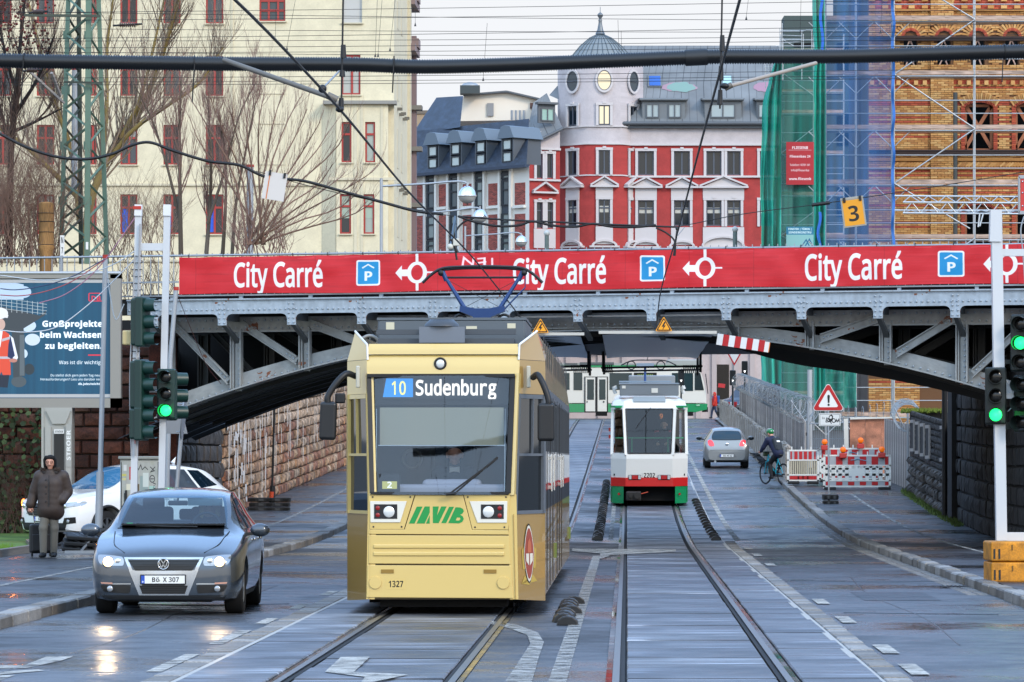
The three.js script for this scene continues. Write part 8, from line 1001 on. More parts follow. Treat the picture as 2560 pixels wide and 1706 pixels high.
const CM = M(0x9c9c96, .4, .3), c = part(t, 'column', [bx(.62, 3.2, .5, px(145), -1.6, -.05)], CM); part(c, 'column_face', [ext([[px(118), -.06], [px(180), -.06], [px(166), -.34], [px(134), -.34]], .06).translate(0, 0, .2), bx(.1, 2.6, .08, px(174), -1.7, .22), bx(.12, 2.6, .08, px(123), -1.7, .22)], CM); part(c, 'dark_inlay', bx(.21, 2.4, .04, px(150), -1.75, .215), M(0x14181a, .3)); part(c, 'side_panel', bx(.05, 3.0, .45, px(109), -1.5, .0), CM);
const v = ctex(64, 512, (x) => { x.fillStyle = '#94948e'; x.fillRect(0, 0, 64, 512); text(x, 'STRÖER', 32, 256, 66, '#d8d8d4', { rot: -Math.PI / 2, sx: 1.5 }); }), l = ctex(128, 48, (x) => { x.fillStyle = '#c8c8c4'; x.fillRect(0, 0, 128, 48); text(x, 'STRÖER', 64, 26, 30, '#1a1a1a', { sx: .95 }); }); part(c, 'vertical_lettering', quad(V(px(168), py(1168), .27), V(px(181), py(1168), .27), V(px(181), py(1060), .27), V(px(168), py(1060), .27)), M(0xffffff, .45, 0, { map: v })); part(c, 'name_plate', quad(V(px(138), py(1085), .245), V(px(163), py(1085), .245), V(px(163), py(1074), .245), V(px(138), py(1074), .245)), M(0xffffff, .5, 0, { map: l }));
}
{ // right temporary signal on yellow blocks
const d = 54.5, m = thing('signal_mast', 'pale square signal post standing on yellow concrete blocks, right', 'signal mast', [0, 0, 0]); part(m, 'post', [quadPost(2491, 525, 2504, 1352, d, .15), quadPost(2488, 605, 2490, 525, d - .02, .16)], POST); part(m, 'cross_beam', [quadPost(2500, 632, 2600, 632, d, .1, .1), quadPost(2505, 1342, 2640, 1342, d, .12, .08), quadPost(2490, 990, 2620, 990, d, .08)], POST); part(m, 'second_post', quadPost(2585, 520, 2600, 1352, d, .15), POST); part(m, 'loose_cable', tube([P(2508, 940, d - .1), P(2528, 970, d - .1), P(2536, 1010, d - .1), P(2520, 1030, d - .1)], .008), GALV);
for (const [y0, y1, x0] of [[1353, 1403, 2468], [1404, 1455, 2469]]) { const a = P(x0, y1, d), b = P(2720, y0, d), o = thing('ballast_block', y0 < 1400 ? 'upper yellow painted concrete block under the right signal post' : 'lower yellow painted concrete block under the right signal post', 'concrete block', [(a.x + b.x) / 2, a.y, -d]); const bw = b.x - a.x; part(o, 'block', boxuv(rb(bw, b.y - a.y - .004, .9, .03, 0, (b.y - a.y) / 2, 0), 1), M(0xffffff, .65, 0, { map: grime([186, 122, 26], .5, 8, 201) })); for (const k of [0, .07]) part(o, 'slot', bx(.025, .14, .02, -bw / 2 + .05 + k, .11, .45), DARK); part(o, 'notch', bx(.12, .03, .03, -bw / 2 + .92 + .0, .01, .44), DARK); part(o, 'stain', [bx(.02, .08, .005, -bw / 2 + .3, .2, .453), bx(.014, .05, .005, -bw / 2 + .6, .14, .453)], M(0x6a4a14, .7)); }
const S = (x, y, ry, lit, l, o) => signalHead('traffic_light', l, P(x, y, d - .15), ry, lit, { m: SGK, ...o }); S(2490, 990, -.12, 2, 'dark traffic light showing green on the right post'); S(2552, 858, -.3, 1, 'upper dark traffic light glowing green at the right edge', {}); S(2556, 1010, -.6, -1, 'lower dark traffic light turned away at the right edge');
solo('signal_bracket', [bx(.3, .1, .1, ...P(2530, 1065, d).toArray()), bx(.3, .06, .06, ...P(2540, 905, d).toArray())], SGK, 'dark bracket joining the signal heads at the right edge', 'bracket');
const r = thing('red_sign', 'red sign panel in a grey frame at the right edge above the bridge', 'sign', P(2548, 532, 58)); part(r, 'panel', bx(1.2, .5, .06, .62, .27, 0), M(0xb80e14, .3, 0, { clearcoat: .5 })); part(r, 'frame', [bx(1.24, .05, .09, .62, .54, 0), bx(1.24, .05, .09, .62, -.0, 0), bx(.02, .54, .09, .0, .27, 0)], GALV); for (const y of [.1, .3, .47]) part(r, 'rivet', sp(.014, .05, y, .035), CHROME); part(r, 'cable', tube([V(.08, -.05, 0), V(.03, -.25, 0), V(.06, -.6, 0), V(.1, -1.2, 0)], .012), GALV);
}
{ // works area on the right pavement: warning sign, barriers, lamps
const d = 108, RW = M(0xb41a1c, .4), WH = M(0xd6d4cc, .5), GRF = M(0xa0a2a4, .4);
const c = P(2071, 1023, 106.5), s = thing('warning_sign', 'red bordered warning triangle with exclamation mark above a scrawled plate', 'road sign', [c.x, 0, c.z]); const tri = (r) => { const q = []; for (let i = 0; i < 3; i++) { const A = Math.PI / 2 + i * 2.0944; for (let k = -3; k <= 3; k++) q.push([r * .86 * Math.cos(A) + r * .14 * Math.cos(A + k * .33), r * .86 * Math.sin(A) + r * .14 * Math.sin(A + k * .33)]); } return q; };
const yt = c.y + .22; part(s, 'sign_plate', ext(tri(.47), .015).translate(0, yt, 0), WHITE); part(s, 'red_border', ext(shp(tri(.45), [tri(.3)]), .004).translate(0, yt, .016), RW); part(s, 'exclamation_mark', [ext([[-.022, -.04], [.022, -.04], [.035, .16], [.0, .19], [-.035, .16]], .004), sp(.032, 0, -.095, .003, 1, 1, .1)].map(g => g.translate(.01, yt - .01, .018)), BLACK); part(s, 'post', rod(V(.02, G(106.5) + .2, -.02), V(0, yt + .3, -.02), .027, 8), PGAL);
const tx = ctex(256, 144, (x) => { x.fillStyle = '#d4d4ce'; x.fillRect(0, 0, 256, 144); x.strokeStyle = '#1a1a1a'; x.lineWidth = 4; x.strokeRect(8, 8, 240, 128); text(x, 'Ba', 52, 52, 34, '#1a1a1a', { bold: false }); x.lineWidth = 10; const L = (...p) => { x.beginPath(); x.moveTo(p[0], p[1]); for (let i = 2; i < p.length; i += 2) x.lineTo(p[i], p[i + 1]); x.stroke(); }; L(80, 100, 92, 50, 120, 60, 95, 78, 120, 95, 80, 100); x.beginPath(); x.ellipse(142, 55, 22, 34, 0, 0, 7); x.stroke(); L(140, 25, 150, 15, 165, 30, 140, 100, 150, 120); x.beginPath(); x.ellipse(178, 82, 20, 22, 0, 0, 7); x.stroke(); L(205, 100, 212, 70, 226, 95, 240, 66, 246, 96); x.fillStyle = '#111'; x.fillRect(118, 60, 30, 40); });
part(s, 'sub_plate', [rb(.6, .35, .015, .006, .04, yt - .52, 0)], WHITE); part(s, 'sub_plate_print', quad(V(-.25, yt - .69, .009), V(.33, yt - .69, .009), V(.33, yt - .35, .009), V(-.25, yt - .35, .009)), M(0xffffff, .5, 0, { map: tx }));
function barrier(label, pos, ry, w, style) {
const t = thing('barrier', label, 'barrier', pos, ry), h = 1.0; part(t, 'frame', [bx(w, .05, .05, 0, h, 0), bx(w, .04, .05, 0, .7, 0), bx(w, .05, .05, 0, .06, 0), bx(w, .04, .05, 0, .24, 0), bx(.06, h, .05, -w / 2 + .03, h / 2, 0), bx(.06, h, .05, w / 2 - .03, h / 2, 0)], WH); part(t, 'panel', [bx(w - .1, .26, .03, 0, .85, 0), bx(w - .1, .15, .03, 0, .15, 0)], GRF);
const n = style ? 6 : 6, sw = style ? .2 : .1; for (let i = 0; i < n; i++) { const x = -w / 2 + .13 + i * (w - .26) / (n - 1); part(t, 'red_field', bx(Math.min(sw, i === 0 || i === n - 1 ? sw * .5 : sw), .26, .008, x, .85, .02), RW); part(t, 'red_field', bx(Math.min(.19, i === 0 || i === n - 1 ? .1 : .19), .11, .008, x, .15, .02), RW); }
if (style) { for (let i = 0; i < 10; i++) part(t, 'slat', bx(w / 10 * .55, .44, .03, -w / 2 + (i + .5) * w / 10, .47, 0), WH); part(t, 'cross_slat', [bx(w - .1, .06, .028, 0, .6, .001), bx(w - .1, .07, .028, 0, .42, .001)], WH); part(t, 'centre_plate', bx(.5, .24, .034, 0, .5, .002), WH); } else { for (let i = 0; i < 17; i++) part(t, 'slat', bx(w / 17 * .6, .44, .03, -w / 2 + (i + .5) * w / 17, .47, 0), M(0xb8ad94, .6)); }
part(t, 'pin', Array.from({ length: Math.floor(w / .3) }, (_, i) => bx(.035, .12, .035, -w / 2 + .15 + i * .3, h + .06, 0)), WH); if (style) part(t, 'scrawl', [rod(V(-.2, .86, .03), V(0, .88, .03), .012), rod(V(.0, .9, .03), V(.28, .84, .03), .012)], M(0x5a9ab0, .6)); for (const s2 of [-1, 1]) part(t, 'foot', rb(.35, .1, .5, .03, s2 * (w / 2 - .2), -.0, 0), BLACK); return t;
}
const gy = (dd) => G(dd) + .15; const b1 = barrier('nearest red and white barrier with slotted lower panel and blue scrawl', P(2143, 0, 116.5).setY(gy(116.5)), 0, 2.06, 1); b1.rotation.z = -.0; barrier('rear red and white barrier behind the nearest one, with stickers', P(2125, 0, 119.5).setY(gy(119.5) + .12), .0, 1.9, 1); barrier('left red and white barrier with narrow upright slats beside the cyclist', P(2008, 0, 119.5).setY(gy(119) + .08), 0, 1.0 * 1.0 * 1.0 + .0, 0);
const lamp = (x, y, dd, l) => { const t = thing('warning_lamp', l, 'warning lamp', P(x, y, dd)); part(t, 'lens', [cy(.09, .09, .06, 0, .28, 0, Math.PI / 2, 0, 0, 24), sp(.082, 0, .28, .03, 1, 1, .5, 18)], new THREE.MeshPhysicalMaterial({ color: 0xd8640c, emissive: 0xff7a10, emissiveIntensity: .25, roughness: .25 })); part(t, 'lamp_base', [rb(.22, .16, .12, .03, 0, .1, 0)], M(0xb8342c, .5)); part(t, 'lamp_neck', bx(.1, .06, .06, 0, .19, 0), BLACK); };
lamp(2062, 1128, 119.3, 'orange warning lamp left behind the sign post on the barriers'); lamp(2108, 1148, 116.4, 'orange warning lamp in the middle, on the nearest barrier'); lamp(2152, 1124, 119.3, 'orange warning lamp right of centre on the rear barrier'); lamp(2205, 1147, 116.4, 'rightmost orange warning lamp on the nearest barrier');
}
{ // hoarding with razor wire, mesh gate, plywood, low wall
const WD = [[168, 160, 152], [140, 132, 126], [116, 110, 106]].map((c, i) => M(0xffffff, .85, 0, { map: grime(c, .7, 10, 211 + i) }));
const f = thing('hoarding', 'long grey weathered timber hoarding rising along the right lane', 'fence', [0, 0, 0]); let k = 0; for (let d = 124; d < 196; d += .26) { const t = 5.78 + rr(-.02, .02), p = T(t, d), q = T(t, d + .235), h = 1.92 + rr(-.04, .03); const b = bar(p.clone().add(V(0, .12 + h / 2, 0)), q.clone().add(V(0, .12 + h / 2, 0)), .03, h); part(f, 'board', b, WD[k++ % 3]); } part(f, 'rail', [bar(T(5.84, 124, .6), T(5.84, 196, .6), .06, .1), bar(T(5.84, 124, 1.6), T(5.84, 196, 1.6), .06, .1)], WD[2]); for (let d = 124; d < 190; d += 6) part(f, 'post', rod(T(5.86, d, 0), T(5.86, d, 2.6), .04, 6), GALV); part(f, 'wire_bracket', [rod(T(5.78, 124, 2.0), T(5.3, 124, 2.7), .02), rod(T(5.78, 124, 2.0), T(6.3, 124, 2.7), .02)], GALV);
const coil = (n, c, r, turns, seg, wob2 = .1) => { const ps = []; for (let i = 0; i <= n; i++) { const u = i / n, a = u * turns * 6.2832, q = c(u), rr2 = r * (1 + wob2 * Math.sin(i * .37) * .6 + (hash(i, 3, 7) - .5) * wob2 * .25); ps.push(q.p.clone().addScaledVector(q.x, Math.cos(a) * rr2).addScaledVector(q.y, Math.sin(a) * rr2)); } const g = []; for (let i = 0; i < n; i++) g.push(rod(ps[i], ps[i + 1], .008, 3)); for (let i = 0; i < n; i += 2) { const p = ps[i]; g.push(at(new THREE.OctahedronGeometry(.018), p.x, p.y, p.z)); } return g; };
const RZ = M(0x9aa0a2, .35, .7); solo('razor_wire', coil(2600, (u) => ({ p: T(5.78, lerp(123.6, 196, u), 2.38), x: V(1, 0, 0), y: V(0, 1, 0) }), .42, 130), RZ, 'dense razor wire coil running along the top of the long hoarding', 'razor wire'); solo('razor_wire', coil(420, (u) => ({ p: P(lerp(2012, 2240, u), 1030 + 10 * Math.sin(u * 3), 126), x: V(.12, 0, 1), y: V(0, 1, 0) }), .34, 13, 0, .3), RZ, 'loosely stretched razor wire above the mesh gate', 'razor wire'); solo('razor_wire', coil(700, (u) => ({ p: P(lerp(2262, 2272, u), lerp(1030, 1046, u), lerp(125, 116.5, u)), x: V(1, 0, 0), y: V(0, 1, 0) }), .42, 24), RZ, 'dense razor wire coil on the short hoarding by the dark stone wall', 'razor wire');
const g = thing('short_hoarding', 'short grey timber hoarding leading from the plywood panel to the dark stone wall', 'fence', [0, 0, 0]); k = 0; for (let d = 116; d < 124.6; d += .26) { const t = lerp(8.58, 8.4, (d - 116) / 8.6), p = T(t, d), q = T(t, d + .25); part(g, 'board', bar(p.clone().add(V(0, 1.1, 0)), q.clone().add(V(0, 1.1, 0)), .03, 2.0), WD[k++ % 3]); } part(g, 'post', [rod(T(8.5, 116, 0), T(8.5, 116, 2.6), .035), rod(T(8.4, 116, 2.0), T(8.1, 116, 2.6), .02)], GALV);
const a = P(2125, 1190, 125.5), b = P(2243, 1047, 125.5), pl = thing('plywood_panel', 'reddish brown plywood panel closing the gate beside the mesh fence', 'panel', [0, 0, 0]); for (let i = 0; i < 3; i++) part(pl, 'sheet', boxuv(bx((b.x - a.x) / 3 - .006, b.y - a.y, .03, lerp(a.x, b.x, (i + .5) / 3), (a.y + b.y) / 2, -125.5), 1), M(0xffffff, .8, 0, { map: grime([168, 112, 86], .5, 5, 221 + i) })); part(pl, 'frame', [bar(V(a.x, b.y, -125.4), V(b.x + .05, b.y + .04, -125.4), .08, .06), bar(V(a.x - .1, a.y, -125.4), V(a.x - .14, b.y, -125.4), .14, .1, V(0, 0, 1)), bar(V(a.x, a.y, -125.4), V(b.x, a.y, -125.4), .06, .06)], M(0xc8c4ba, .6));
const me = thing('mesh_fence', 'galvanised construction mesh fence panel between hoarding and plywood', 'fence', [0, 0, 0]), Q = (x, y) => P(x, y, 125.8), mw = []; for (let x = 2012; x <= 2160; x += 5) mw.push(rod(Q(x, 1170), Q(x, 1060), .004, 3)); for (let y = 1075; y < 1170; y += 22) mw.push(rod(Q(2008, y), Q(2162, y), .004, 3)); stuffp(part(me, 'mesh_wires', mw, GALV)); part(me, 'frame', [rod(Q(2008, 1060), Q(2162, 1056), .02), rod(Q(2008, 1060), Q(2010, 1175), .02), rod(Q(2016, 1056), Q(2018, 1175), .02), rod(Q(2162, 1056), Q(2164, 1175), .02)], GALV);
solo('round_post', rod(P(2025, 1170, 130), P(2025, 925, 130), .085, 12), M(0xa6a8a8, .5, .2), 'thick pale round post behind the mesh fence', 'post');
const lw = thing('broken_wall', 'low crumbling pale concrete wall along the right lane', 'wall', [0, 0, 0]); const CW = [M(0xffffff, .85, 0, { map: grime([148, 140, 130], .8, 8, 231) }), M(0xe0dcd4, .85, 0, { map: grime([148, 140, 130], .8, 8, 232) })]; for (let d = 124, i = 0; d < 212; i++) { const n = d + rr(.7, 1.6), h = 1.1 + rr(-.12, .12), t = 5.22; part(lw, 'wall_block', boxuv(bar(T(t, d + .01, .13 + h / 2 - .1), T(t, n - .01, .13 + h / 2 - .1), .16 + rr(0, .04), h), 2), CW[i % 2]); d = n; } const rt = []; for (let i = 0; i < 150; i++) { const d = rr(124, 210); rt.push(at(new THREE.DodecahedronGeometry(rr(.05, .12)), ...T(5.22, d, 1.15 + rr(-.05, .05)).toArray(), rr(0, 3), rr(0, 3), 0)); } stuffp(part(lw, 'crumbled_edge', rt, CW[0])); const rb2 = []; for (let i = 0; i < 60; i++) { const d = rr(126, 150); rb2.push(at(new THREE.BoxGeometry(rr(.06, .12), .05, rr(.3, .6)), ...T(5.06, d, .17).toArray(), rr(-.1, .1), rr(0, 3), 0)); } solo('rubble_slats', rb2, M(0x22262a, .7), 'dark loose slats and rubble lying along the foot of the low wall', 'rubble').userData.kind = 'stuff';
}
{ // yield sign, small signals at the top of the ramp
const s = thing('yield_sign', 'red and white give way triangle on a post at the top of the ramp', 'road sign', P(1836, 900, 205)); part(s, 'post', rod(V(-.05, -3.2, -.05), V(-.05, .8, -.05), .04), GALV); part(s, 'sign_plate', ext([[-.42, .42], [.42, .42], [0, -.32]], .02), M(0xb8242a, .4)); part(s, 'white_field', ext([[-.29, .34], [.29, .34], [0, -.17]], .005).translate(0, 0, .021), WHITE);
const ps = (x, y, l) => { const t = thing('tram_signal', l, 'tram signal', P(x, y, 203)); part(t, 'housing', rb(.32, .8, .2, .04, 0, 0, 0), BLACK); part(t, 'lit_lens', [at(new THREE.CylinderGeometry(.07, .07, .03, 3), .0, -.15, .11, Math.PI / 2)], glow(0xffffff, 2.5)); part(t, 'post', rod(V(0, -.4, 0), V(0, -3, 0), .05), DARK); }; ps(1832, 945, 'small dark signal with white light below the give way sign'); ps(1862, 922, 'small dark signal with white light right of the give way sign'); ps(1703, 945, 'small dark signal with white lights beside the crossing tram');
}
// ---------- overhead wires, masts, lamps ----------
const wire = (name, pts, r, label, cat, group, m = WIRE) => solo(name, tube(pts, r, 5, pts.length * 8), m, label, cat, group);
{ // corrugated conduit across the street
const ps = [[-60, 151], [0, 152], [400, 158], [600, 160], [900, 162], [1050, 167], [1300, 161], [1500, 153], [1700, 145], [1780, 142], [2100, 141], [2400, 133], [2640, 127], [3100, 118]].map(([x, y]) => P(x, y, 34)), cu = new THREE.CatmullRomCurve3(ps), N = 1000, t = thing('corrugated_conduit', 'thick black corrugated cable conduit strung across the whole street', 'cable conduit');
const g = grid(N, 12, (u, v) => { const p = cu.getPointAt(u), tg = cu.getTangentAt(u), up = V(-tg.y, tg.x, 0), r = .0655 * (Math.round(u * N) % 2 ? 1.05 : .87), a = v * 6.2832; return p.clone().addScaledVector(up, Math.cos(a) * r).add(V(0, 0, Math.sin(a) * r)); }); part(t, 'conduit', g, M(0x111316, .38));
part(t, 'sleeve', rod(P(1714, 145, 34), P(1768, 142.5, 34), .073, 20), M(0x15171a, .45)); part(t, 'cable_strap', [[60, 152], [486, 159], [985, 163], [2512, 130]].map(([x, y]) => at(new THREE.TorusGeometry(.069, .005, 5, 20), ...P(x, y, 34).toArray(), 0, Math.PI / 2)), BLACK); part(t, 'strap_tail', [rod(P(486, 160, 33.9), P(480, 255, 33.9), .007), rod(P(985, 140, 33.9), P(981, 232, 33.9), .007), rod(P(2508, 150, 33.9), P(2506, 205, 33.9), .005), rod(P(58, 140, 33.9), P(52, 260, 33.9), .005)], BLACK);
}
const L2 = [[588, 0, 24.6], [700, 112, 27.2], [848, 272, 31.8], [1020, 478, 42], [1160, 620, 52.8], [1206, 673, 57]]; wire('contact_wire', [...[[300, -260, 20], ...L2].map(p => P(...p)), V(SX(-2.08, 79), 4.62, -79), V(SX(-2.08, 97), 4.55, -97)], .0115, 'contact wire running diagonally down to the pantograph of the yellow tram', 'overhead wire');
wire('contact_wire', [[1905, -200, 20.6], [1850, 0, 24.3], [1754, 353, 35], [1692, 590, 49.8], [1652, 730, 66]].map(p => P(...p)).concat([V(SX(.6, 79), 4.6, -79), V(SX(.55, 104), 4.55, -104)]), .011, 'contact wire running down over the right track towards the white tram', 'overhead wire');
{ const GR = 'thin railway wires above the bridge'; for (const [a, b, d, i] of [[2, -34, 86], [33, -6, 88], [28, 54, 90], [52, 22, 87], [70, 80, 92], [98, 58, 86], [103, 86, 90], [121, 95, 88], [133, 112, 91], [128, 143, 94], [196, 170, 88], [206, 184, 90], [213, 192, 86]].sort((p, q) => p[0] - q[0]).map((q, i) => [...q, i])) wire('railway_wire', [P(-80, a, d), P(640, lerp(a, b, .25) + 3, d), P(1280, (a + b) / 2 + 4, d), P(1920, lerp(a, b, .75) + 3, d), P(2640, b, d)], .0062, ORD[i] + ' thin railway wire counted from the top at the left edge', 'overhead wire', GR);
for (const [x0, y0, x1, y1, i] of [[690, 2, 688, 96], [738, 0, 717, 118], [943, 0, 938, 135], [955, 0, 945, 135], [988, -5, 975, 120], [1038, 26, 1038, 58], [1218, 58, 1208, 195], [1545, 50, 1548, 150], [1553, 78, 1555, 150], [1872, -8, 1866, 42], [2003, 0, 2001, 76], [2206, -5, 2202, 76]].map((q, i) => [...q, i])) { const o = thing('dropper', ORD[i] + ' thin vertical dropper from the left hanging between the railway wires', 'dropper wire', [0, 0, 0], 0, 'droppers between the railway wires'); part(o, 'wire', rod(P(x0, y0, 88), P(x1, y1, 88), .004, 4), WIRE); part(o, 'clamp', at(new THREE.ConeGeometry(.03, .1, 6), ...P(x1, y1 + 2, 88).toArray()), BLACK); } }
for (const [x, y, w, l] of [[318, 62, 46, 'brown ribbed insulator on the wire right of the lattice mast'], [95, 30, 30, 'brown ribbed insulator on the wire left of the lattice mast'], [80, 176, 30, 'brown ribbed insulator below the conduit at the left edge']]) { const t = thing('insulator', l, 'insulator', P(x, y, 89)), m = 89 / F; part(t, 'rib', Array.from({ length: 8 }, (_, i) => cy(.055, .055, .02, (i - 3.5) * w * m / 9, 0, 0, 0, 0, Math.PI / 2, 12)), M(0x3a2620, .35)); part(t, 'core', [rod(V(-w * m * .8, -.02, 0), V(w * m * .8, .02, 0), .025)], DARK); }
{ // hangers and steady arms of the tram wires
const A = M(0x6f6960, .5, .3), h1 = thing('wire_hanger', 'vertical black hanger with insulators left of centre, below the conduit', 'wire hanger'); part(h1, 'rod', rod(P(858, -20, 32), P(853, 278, 32), .009), BLACK); for (const [a, b, c, d] of [[858, 112, 858, 145], [856, 176, 855, 192], [853, 245, 852, 275]]) part(h1, 'insulator', rod(P(a, b, 32), P(c, d, 32), .02, 8, .026), BLACK); part(h1, 'wire_clamp', [sp(.035, ...P(849, 274, 31.9).toArray(), 1, .7), sp(.035, ...P(806, 222, 31.6).toArray())], BLACK);
const a1 = thing('steady_arm', 'brownish tube arm holding the left contact wire below the conduit', 'wire arm'); part(a1, 'arm', [rod(P(560, 150, 33), P(836, 247, 31.8), .022, 10)], A); part(a1, 'end_clamp', [rod(P(818, 238, 31.7), P(843, 250, 31.7), .032, 10), rod(P(838, 248, 31.7), P(834, 262, 31.7), .016)], A); part(a1, 'stay', rod(P(812, 215, 31.8), P(848, 178, 32), .008), GALV);
const h2 = thing('wire_hanger', 'vertical black hanger with insulators over the right track, below the conduit', 'wire hanger'); part(h2, 'rod', rod(P(1806, -20, 30), P(1800, 272, 30), .008), BLACK); for (const [a, b, c, d] of [[1806, 88, 1806, 128], [1803, 165, 1802, 200], [1801, 225, 1800, 262]]) part(h2, 'insulator', rod(P(a, b, 30), P(c, d, 30), .017, 8, .024), BLACK); part(h2, 'wire_clamp', [sp(.03, ...P(1812, 215, 29.9).toArray(), 1.2, .8)], BLACK);
const a2 = thing('steady_arm', 'pale tube arm holding the right contact wire below the conduit', 'wire arm'); part(a2, 'arm', rod(P(1818, 217, 30), P(2040, 158, 31), .016, 10), M(0x9a8f82, .5)); part(a2, 'end_clamp', rod(P(1812, 221, 30), P(1830, 212, 30), .024, 8), A);
}
{ const CB = (pts, r, l, m = BLACK, c = 'cable') => wire('cable', pts.map(([x, y, d = 60]) => P(x, y, d)), r, l, c, undefined, m);
CB([[-20, 326], [0, 335], [60, 366], [140, 392], [215, 398], [280, 385], [330, 363], [372, 356], [430, 376], [520, 403], [600, 414], [660, 441], [760, 453], [860, 480], [960, 507], [1040, 528], [1108, 536]], .024, 'sagging thick black cable from the left edge to the centre'); CB([[640, 428], [760, 462], [900, 495], [1040, 524], [1140, 542]], .006, 'thin wire running beside the thick sagging black cable'); CB([[1144, 541], [1250, 549], [1400, 556], [1560, 563], [1692, 568]], .015, 'straight black cable in front of the red house'); CB([[1146, 541], [1190, 556], [1250, 566], [1300, 563], [1330, 554], [1380, 564], [1440, 567], [1480, 560], [1530, 567], [1590, 568], [1640, 563]], .02, 'wavy black cable looping under the straight one in front of the red house'); CB([[1137, 605], [1139, 580], [1160, 555], [1185, 546]], .016, 'short black cable loop at the wire fitting in the centre'); CB([[1640, 570], [1665, 582], [1686, 602], [1688, 640]], .015, 'short black cable loop dropping to the banner near the right contact wire');
CB([[1692, 568], [1860, 535], [2030, 513], [2300, 473], [2600, 424]], .007, 'thin span wire carrying the yellow number sign'); CB([[2030, 513], [2075, 507]], .03, 'short black insulator on the span wire left of the number sign', BLACK, 'insulator');
const CL = 62.6; for (const [p, m, l] of [[[[0, 826], [60, 831], [136, 820], [218, 764], [345, 640]], M(0xc0c4c8, .5), 'lowest slack white cable in front of the billboard'], [[[0, 689], [109, 701], [194, 691], [286, 660], [345, 622]], M(0xb4bcc0, .5), 'uppermost slack white cable in front of the billboard'], [[[0, 722], [36, 725], [97, 717], [170, 696], [262, 648]], M(0x2a3c5c, .5), 'slack dark blue cable in front of the billboard'], [[[0, 738], [48, 740], [109, 730], [175, 706], [262, 649]], M(0x9a4c50, .5), 'slack reddish cable from the left edge to the thin pole'], [[[97, 758], [155, 740], [213, 701], [262, 650], [340, 540]], M(0x9a6c80, .5), 'slack pinkish cable rising past the thin pole to the mast'], [[[266, 665], [275, 740], [290, 800], [310, 760]], M(0xa8b0b4, .5), 'looped loose cable end beside the thin pole']]) wire('cable', p.map(([x, y]) => P(x, y, CL)), .009, l, 'cable', undefined, m);
CB([[440, 730, 66], [480, 830, 70], [520, 920, 74], [552, 960, 76]], .006, 'thin red cord hanging from the slim pole across the bridge truss', M(0x5c2a22, .7), 'cord');
const f = thing('wire_fitting', 'insulated wire fitting with pale box at the centre, just above the banner', 'wire fitting'), q = (x, y) => P(x, y, 56); part(f, 'rod', [rod(q(1138, 540), q(1127, 612), .016, 8), rod(q(1139, 545), q(1140, 610), .008)], M(0x5c748c, .4, .4)); part(f, 'pale_box', [rb(.09, .11, .06, .015, ...q(1140, 606).toArray()), sp(.045, ...q(1126, 617).toArray())], M(0xc4c2b4, .5)); part(f, 'clamp', [rod(q(1128, 598), q(1144, 632), .022, 8), rod(q(1138, 622), q(1142, 650), .018)], BLACK);
const f2 = thing('wire_fitting', 'black wire fitting where cables meet the right contact wire', 'wire fitting'), q2 = (x, y) => P(x, y, 50); part(f2, 'clamp', [rod(q2(1694, 566), q2(1690, 600), .014), sp(.022, ...q2(1693, 572).toArray()), rod(q2(1690, 600), q2(1684, 640), .012)], BLACK); part(f2, 'stay', rod(q2(1694, 590), q2(1712, 568), .006), GALV);
}
{ // hanging plates
const px = 60 / F, s = thing('number_sign', 'orange plate with a black 3 hanging tilted from the span wire', 'sign', P(2134, 530, 60)); s.rotation.z = .13; part(s, 'back_plate', rb(.36, .47, .012, .005, 0, 0, 0), M(0x9a968a, .5, .3)); const t = ctex(128, 180, (x) => { x.fillStyle = '#d8920c'; x.fillRect(0, 0, 128, 180); text(x, '3', 64, 98, 150, '#0c0a06', { sx: .92 }); }); part(s, 'sign_face', quad(V(-.155, -.21, .009), V(.155, -.21, .009), V(.155, .19, .009), V(-.155, .19, .009)), M(0xffffff, .5, 0, { map: t })); part(s, 'clip', [rb(.04, .08, .03, .008, -.12, .2, .015), rb(.04, .08, .03, .008, .13, .2, .015)], BLACK);
const w = thing('blank_plate', 'blank off white plate with orange edge line hanging from the thick black cable', 'sign', P(686, 466, 59.8)); w.rotation.z = -.16; part(w, 'plate', bx(.35, .43, .01, 0, 0, 0), M(0xc9c3bc, .6)); part(w, 'orange_line', bx(.014, .43, .004, -.1, 0, .008), M(0xc86a28, .5)); part(w, 'clip', [bx(.035, .08, .03, -.1, .2, .01), bx(.035, .08, .03, .13, .19, .01)], BLACK);
}
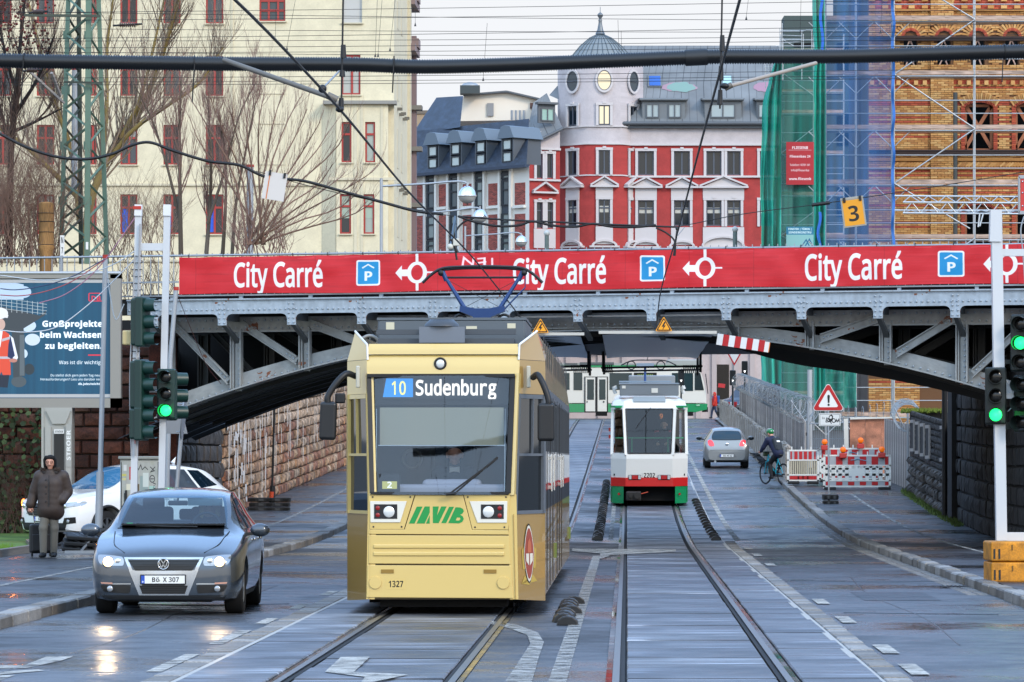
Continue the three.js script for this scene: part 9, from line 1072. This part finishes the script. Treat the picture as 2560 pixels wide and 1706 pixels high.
{ // green lattice mast, grey pole, stumps
const t = thing('lattice_mast', 'tall green steel lattice mast of the railway behind the left railing', 'mast'), GM = M(0x5f7866, .55, .1), GD = M(0x3c4438, .6), leg = { a: (y) => P(lerp(170, 152, y / 640), y, 92), b: (y) => P(lerp(221, 217, y / 640), y, 91.2), c: (y) => P(lerp(246, 266, y / 640), y, 91.9), e: (y) => P(lerp(196, 202, y / 640), y, 92.7) };
for (const k of ['a', 'b', 'c', 'e']) part(t, 'leg', bar(leg[k](-60), leg[k](660), k === 'b' ? .13 : .1, .1, V(0, 0, 1)), k === 'e' ? GD : GM);
for (let y = -50, i = 0; y < 640; y += 46, i++) { const z = Math.min(660, y + 46); part(t, 'brace', bar(leg.a(i % 2 ? y : z), leg.b(i % 2 ? z : y), .05, .07, V(0, 0, 1)), GM); part(t, 'brace', bar(leg.b(i % 2 ? y : z), leg.c(i % 2 ? z : y), .05, .06, V(0, 0, 1)), GM); part(t, 'rear_brace', bar(leg.a(i % 2 ? z : y), leg.e(i % 2 ? y : z), .05, .06, V(0, 0, 1)), GD); if (i % 3 === 0) part(t, 'gusset', [bx(.2, .2, .03, ...leg.a(y).toArray()), bx(.2, .2, .03, ...leg.b(y).toArray())], GM); }
part(t, 'cross_bar', bar(P(60, 38, 91), P(250, 40, 91), .06, .06), GD); part(t, 'cross_bar', bar(P(160, 205, 91), P(255, 208, 91), .05, .05), GD); part(t, 'bracket', [bar(P(75, 180, 91), P(160, 258, 91.5), .05, .05), bar(P(128, 182, 91), P(150, 240, 91.5), .06, .06)], M(0x8a8480, .6)); const n = ctex(64, 128, (x) => { x.fillStyle = '#d8d8d4'; x.fillRect(0, 0, 64, 128); text(x, 'N', 32, 30, 52, '#20242a'); text(x, '7', 32, 92, 52, '#20242a'); }); part(t, 'number_plate', bx(.1, .5, .02, ...P(155, 615, 90.9).toArray()), M(0xffffff, .6, 0, { map: n })); part(t, 'white_tag', rb(.06, .18, .02, .008, ...P(217, 615, 90.9).toArray()), WHITE);
pole('grey_pole', 'pale grey round pole standing inside the lattice mast', [[187, 172, 185, 474]], 93.2, .075); const st = thing('concrete_stump', 'short orange brown round concrete mast stump left of the lattice mast', 'mast stump', P(115, 660, 91)); part(st, 'shaft', lathe([[0, 1.48], [.15, 1.46], [.175, 1.42], [.18, .45], [.2, .4], [.16, .3], [.16, -.5], [0, -.5]], 18), M(0xffffff, .85, 0, { map: grime([150, 112, 66], .6, 6, 241) })); for (const y of [.45, .75, 1.0, 1.2]) part(st, 'ring', at(new THREE.TorusGeometry(.182, .008, 5, 20), 0, y, 0, Math.PI / 2), DARK);
pole('wooden_post', 'brown weathered wooden post behind the reddish twigs', [[625, 415, 624, 640]], 93, .085);
}
{ // street lamps with domed reflectors
const HS = M(0xdfe4e8, .12, .95), FS = M(0x9a9c9a, .4), lampO = (label, d, px2, py, r, pole0, arm) => { const R = r * d / F, c = P(px2, py, d), t = thing('street_lamp', label, 'street lamp', c); const l = (x, y) => P(x, y, d).sub(c); part(t, 'reflector_dome', lathe([[0, R * .95], [R * .25, R * .92], [R * .6, R * .72], [R * .88, R * .35], [R * .98, 0], [R * 1.05, -R * .18], [R * .96, -R * .2]], 28), HS); part(t, 'glass_bowl', lathe([[R * .97, -R * .2], [R * .85, -R * .55], [R * .55, -R * .85], [0, -R * .98]], 24), M(0xa4a4a0, .3)); part(t, 'finial', sp(R * .08, 0, -R * 1.02, 0), BLACK); part(t, 'hanger', rod(V(0, R * .9, 0), V(0, R * 1.35, 0), R * .13, 8), PGAL); part(t, 'arm', tube(arm.map(([x, y]) => l(x, y)), R * .11, 8), PGAL); if (pole0) part(t, 'pole', rod(l(pole0[0], pole0[1]).add(V(0, 0, 0)), V(l(pole0[0], 0).x, G(d) - c.y, 0), R * .17, 10), PGAL); };
lampO('largest of three silver domed street lamps, nearest, before the brick house', 115, 1168, 487, 23, [953, 446], [[953, 466], [1060, 460], [1160, 455], [1171, 462]]); lampO('middle of three silver domed street lamps before the brick house', 146, 1200, 540, 18, [1060, 520], [[1060, 533], [1130, 527], [1195, 520], [1203, 526]]); lampO('smallest and lowest of three silver domed street lamps', 175, 1303, 603, 15, [1163, 566], [[1163, 590], [1230, 586], [1298, 583], [1306, 590]]);
for (const [x, y, l] of [[1367, 590, 'short grey green post with ball top left of the red tower'], [1838, 580, 'short grey post with ball top before the red house, right']]) { const t = thing('ball_post', l, 'post', P(x, y, 150)); part(t, 'shaft', rod(V(0, -2, 0), V(0, 0, 0), .09, 10), M(0x5c6a66, .5)); part(t, 'ball', sp(.12, 0, .1, 0), M(0xb4b8b4, .4)); }
}
renderer.render(scene, camera);
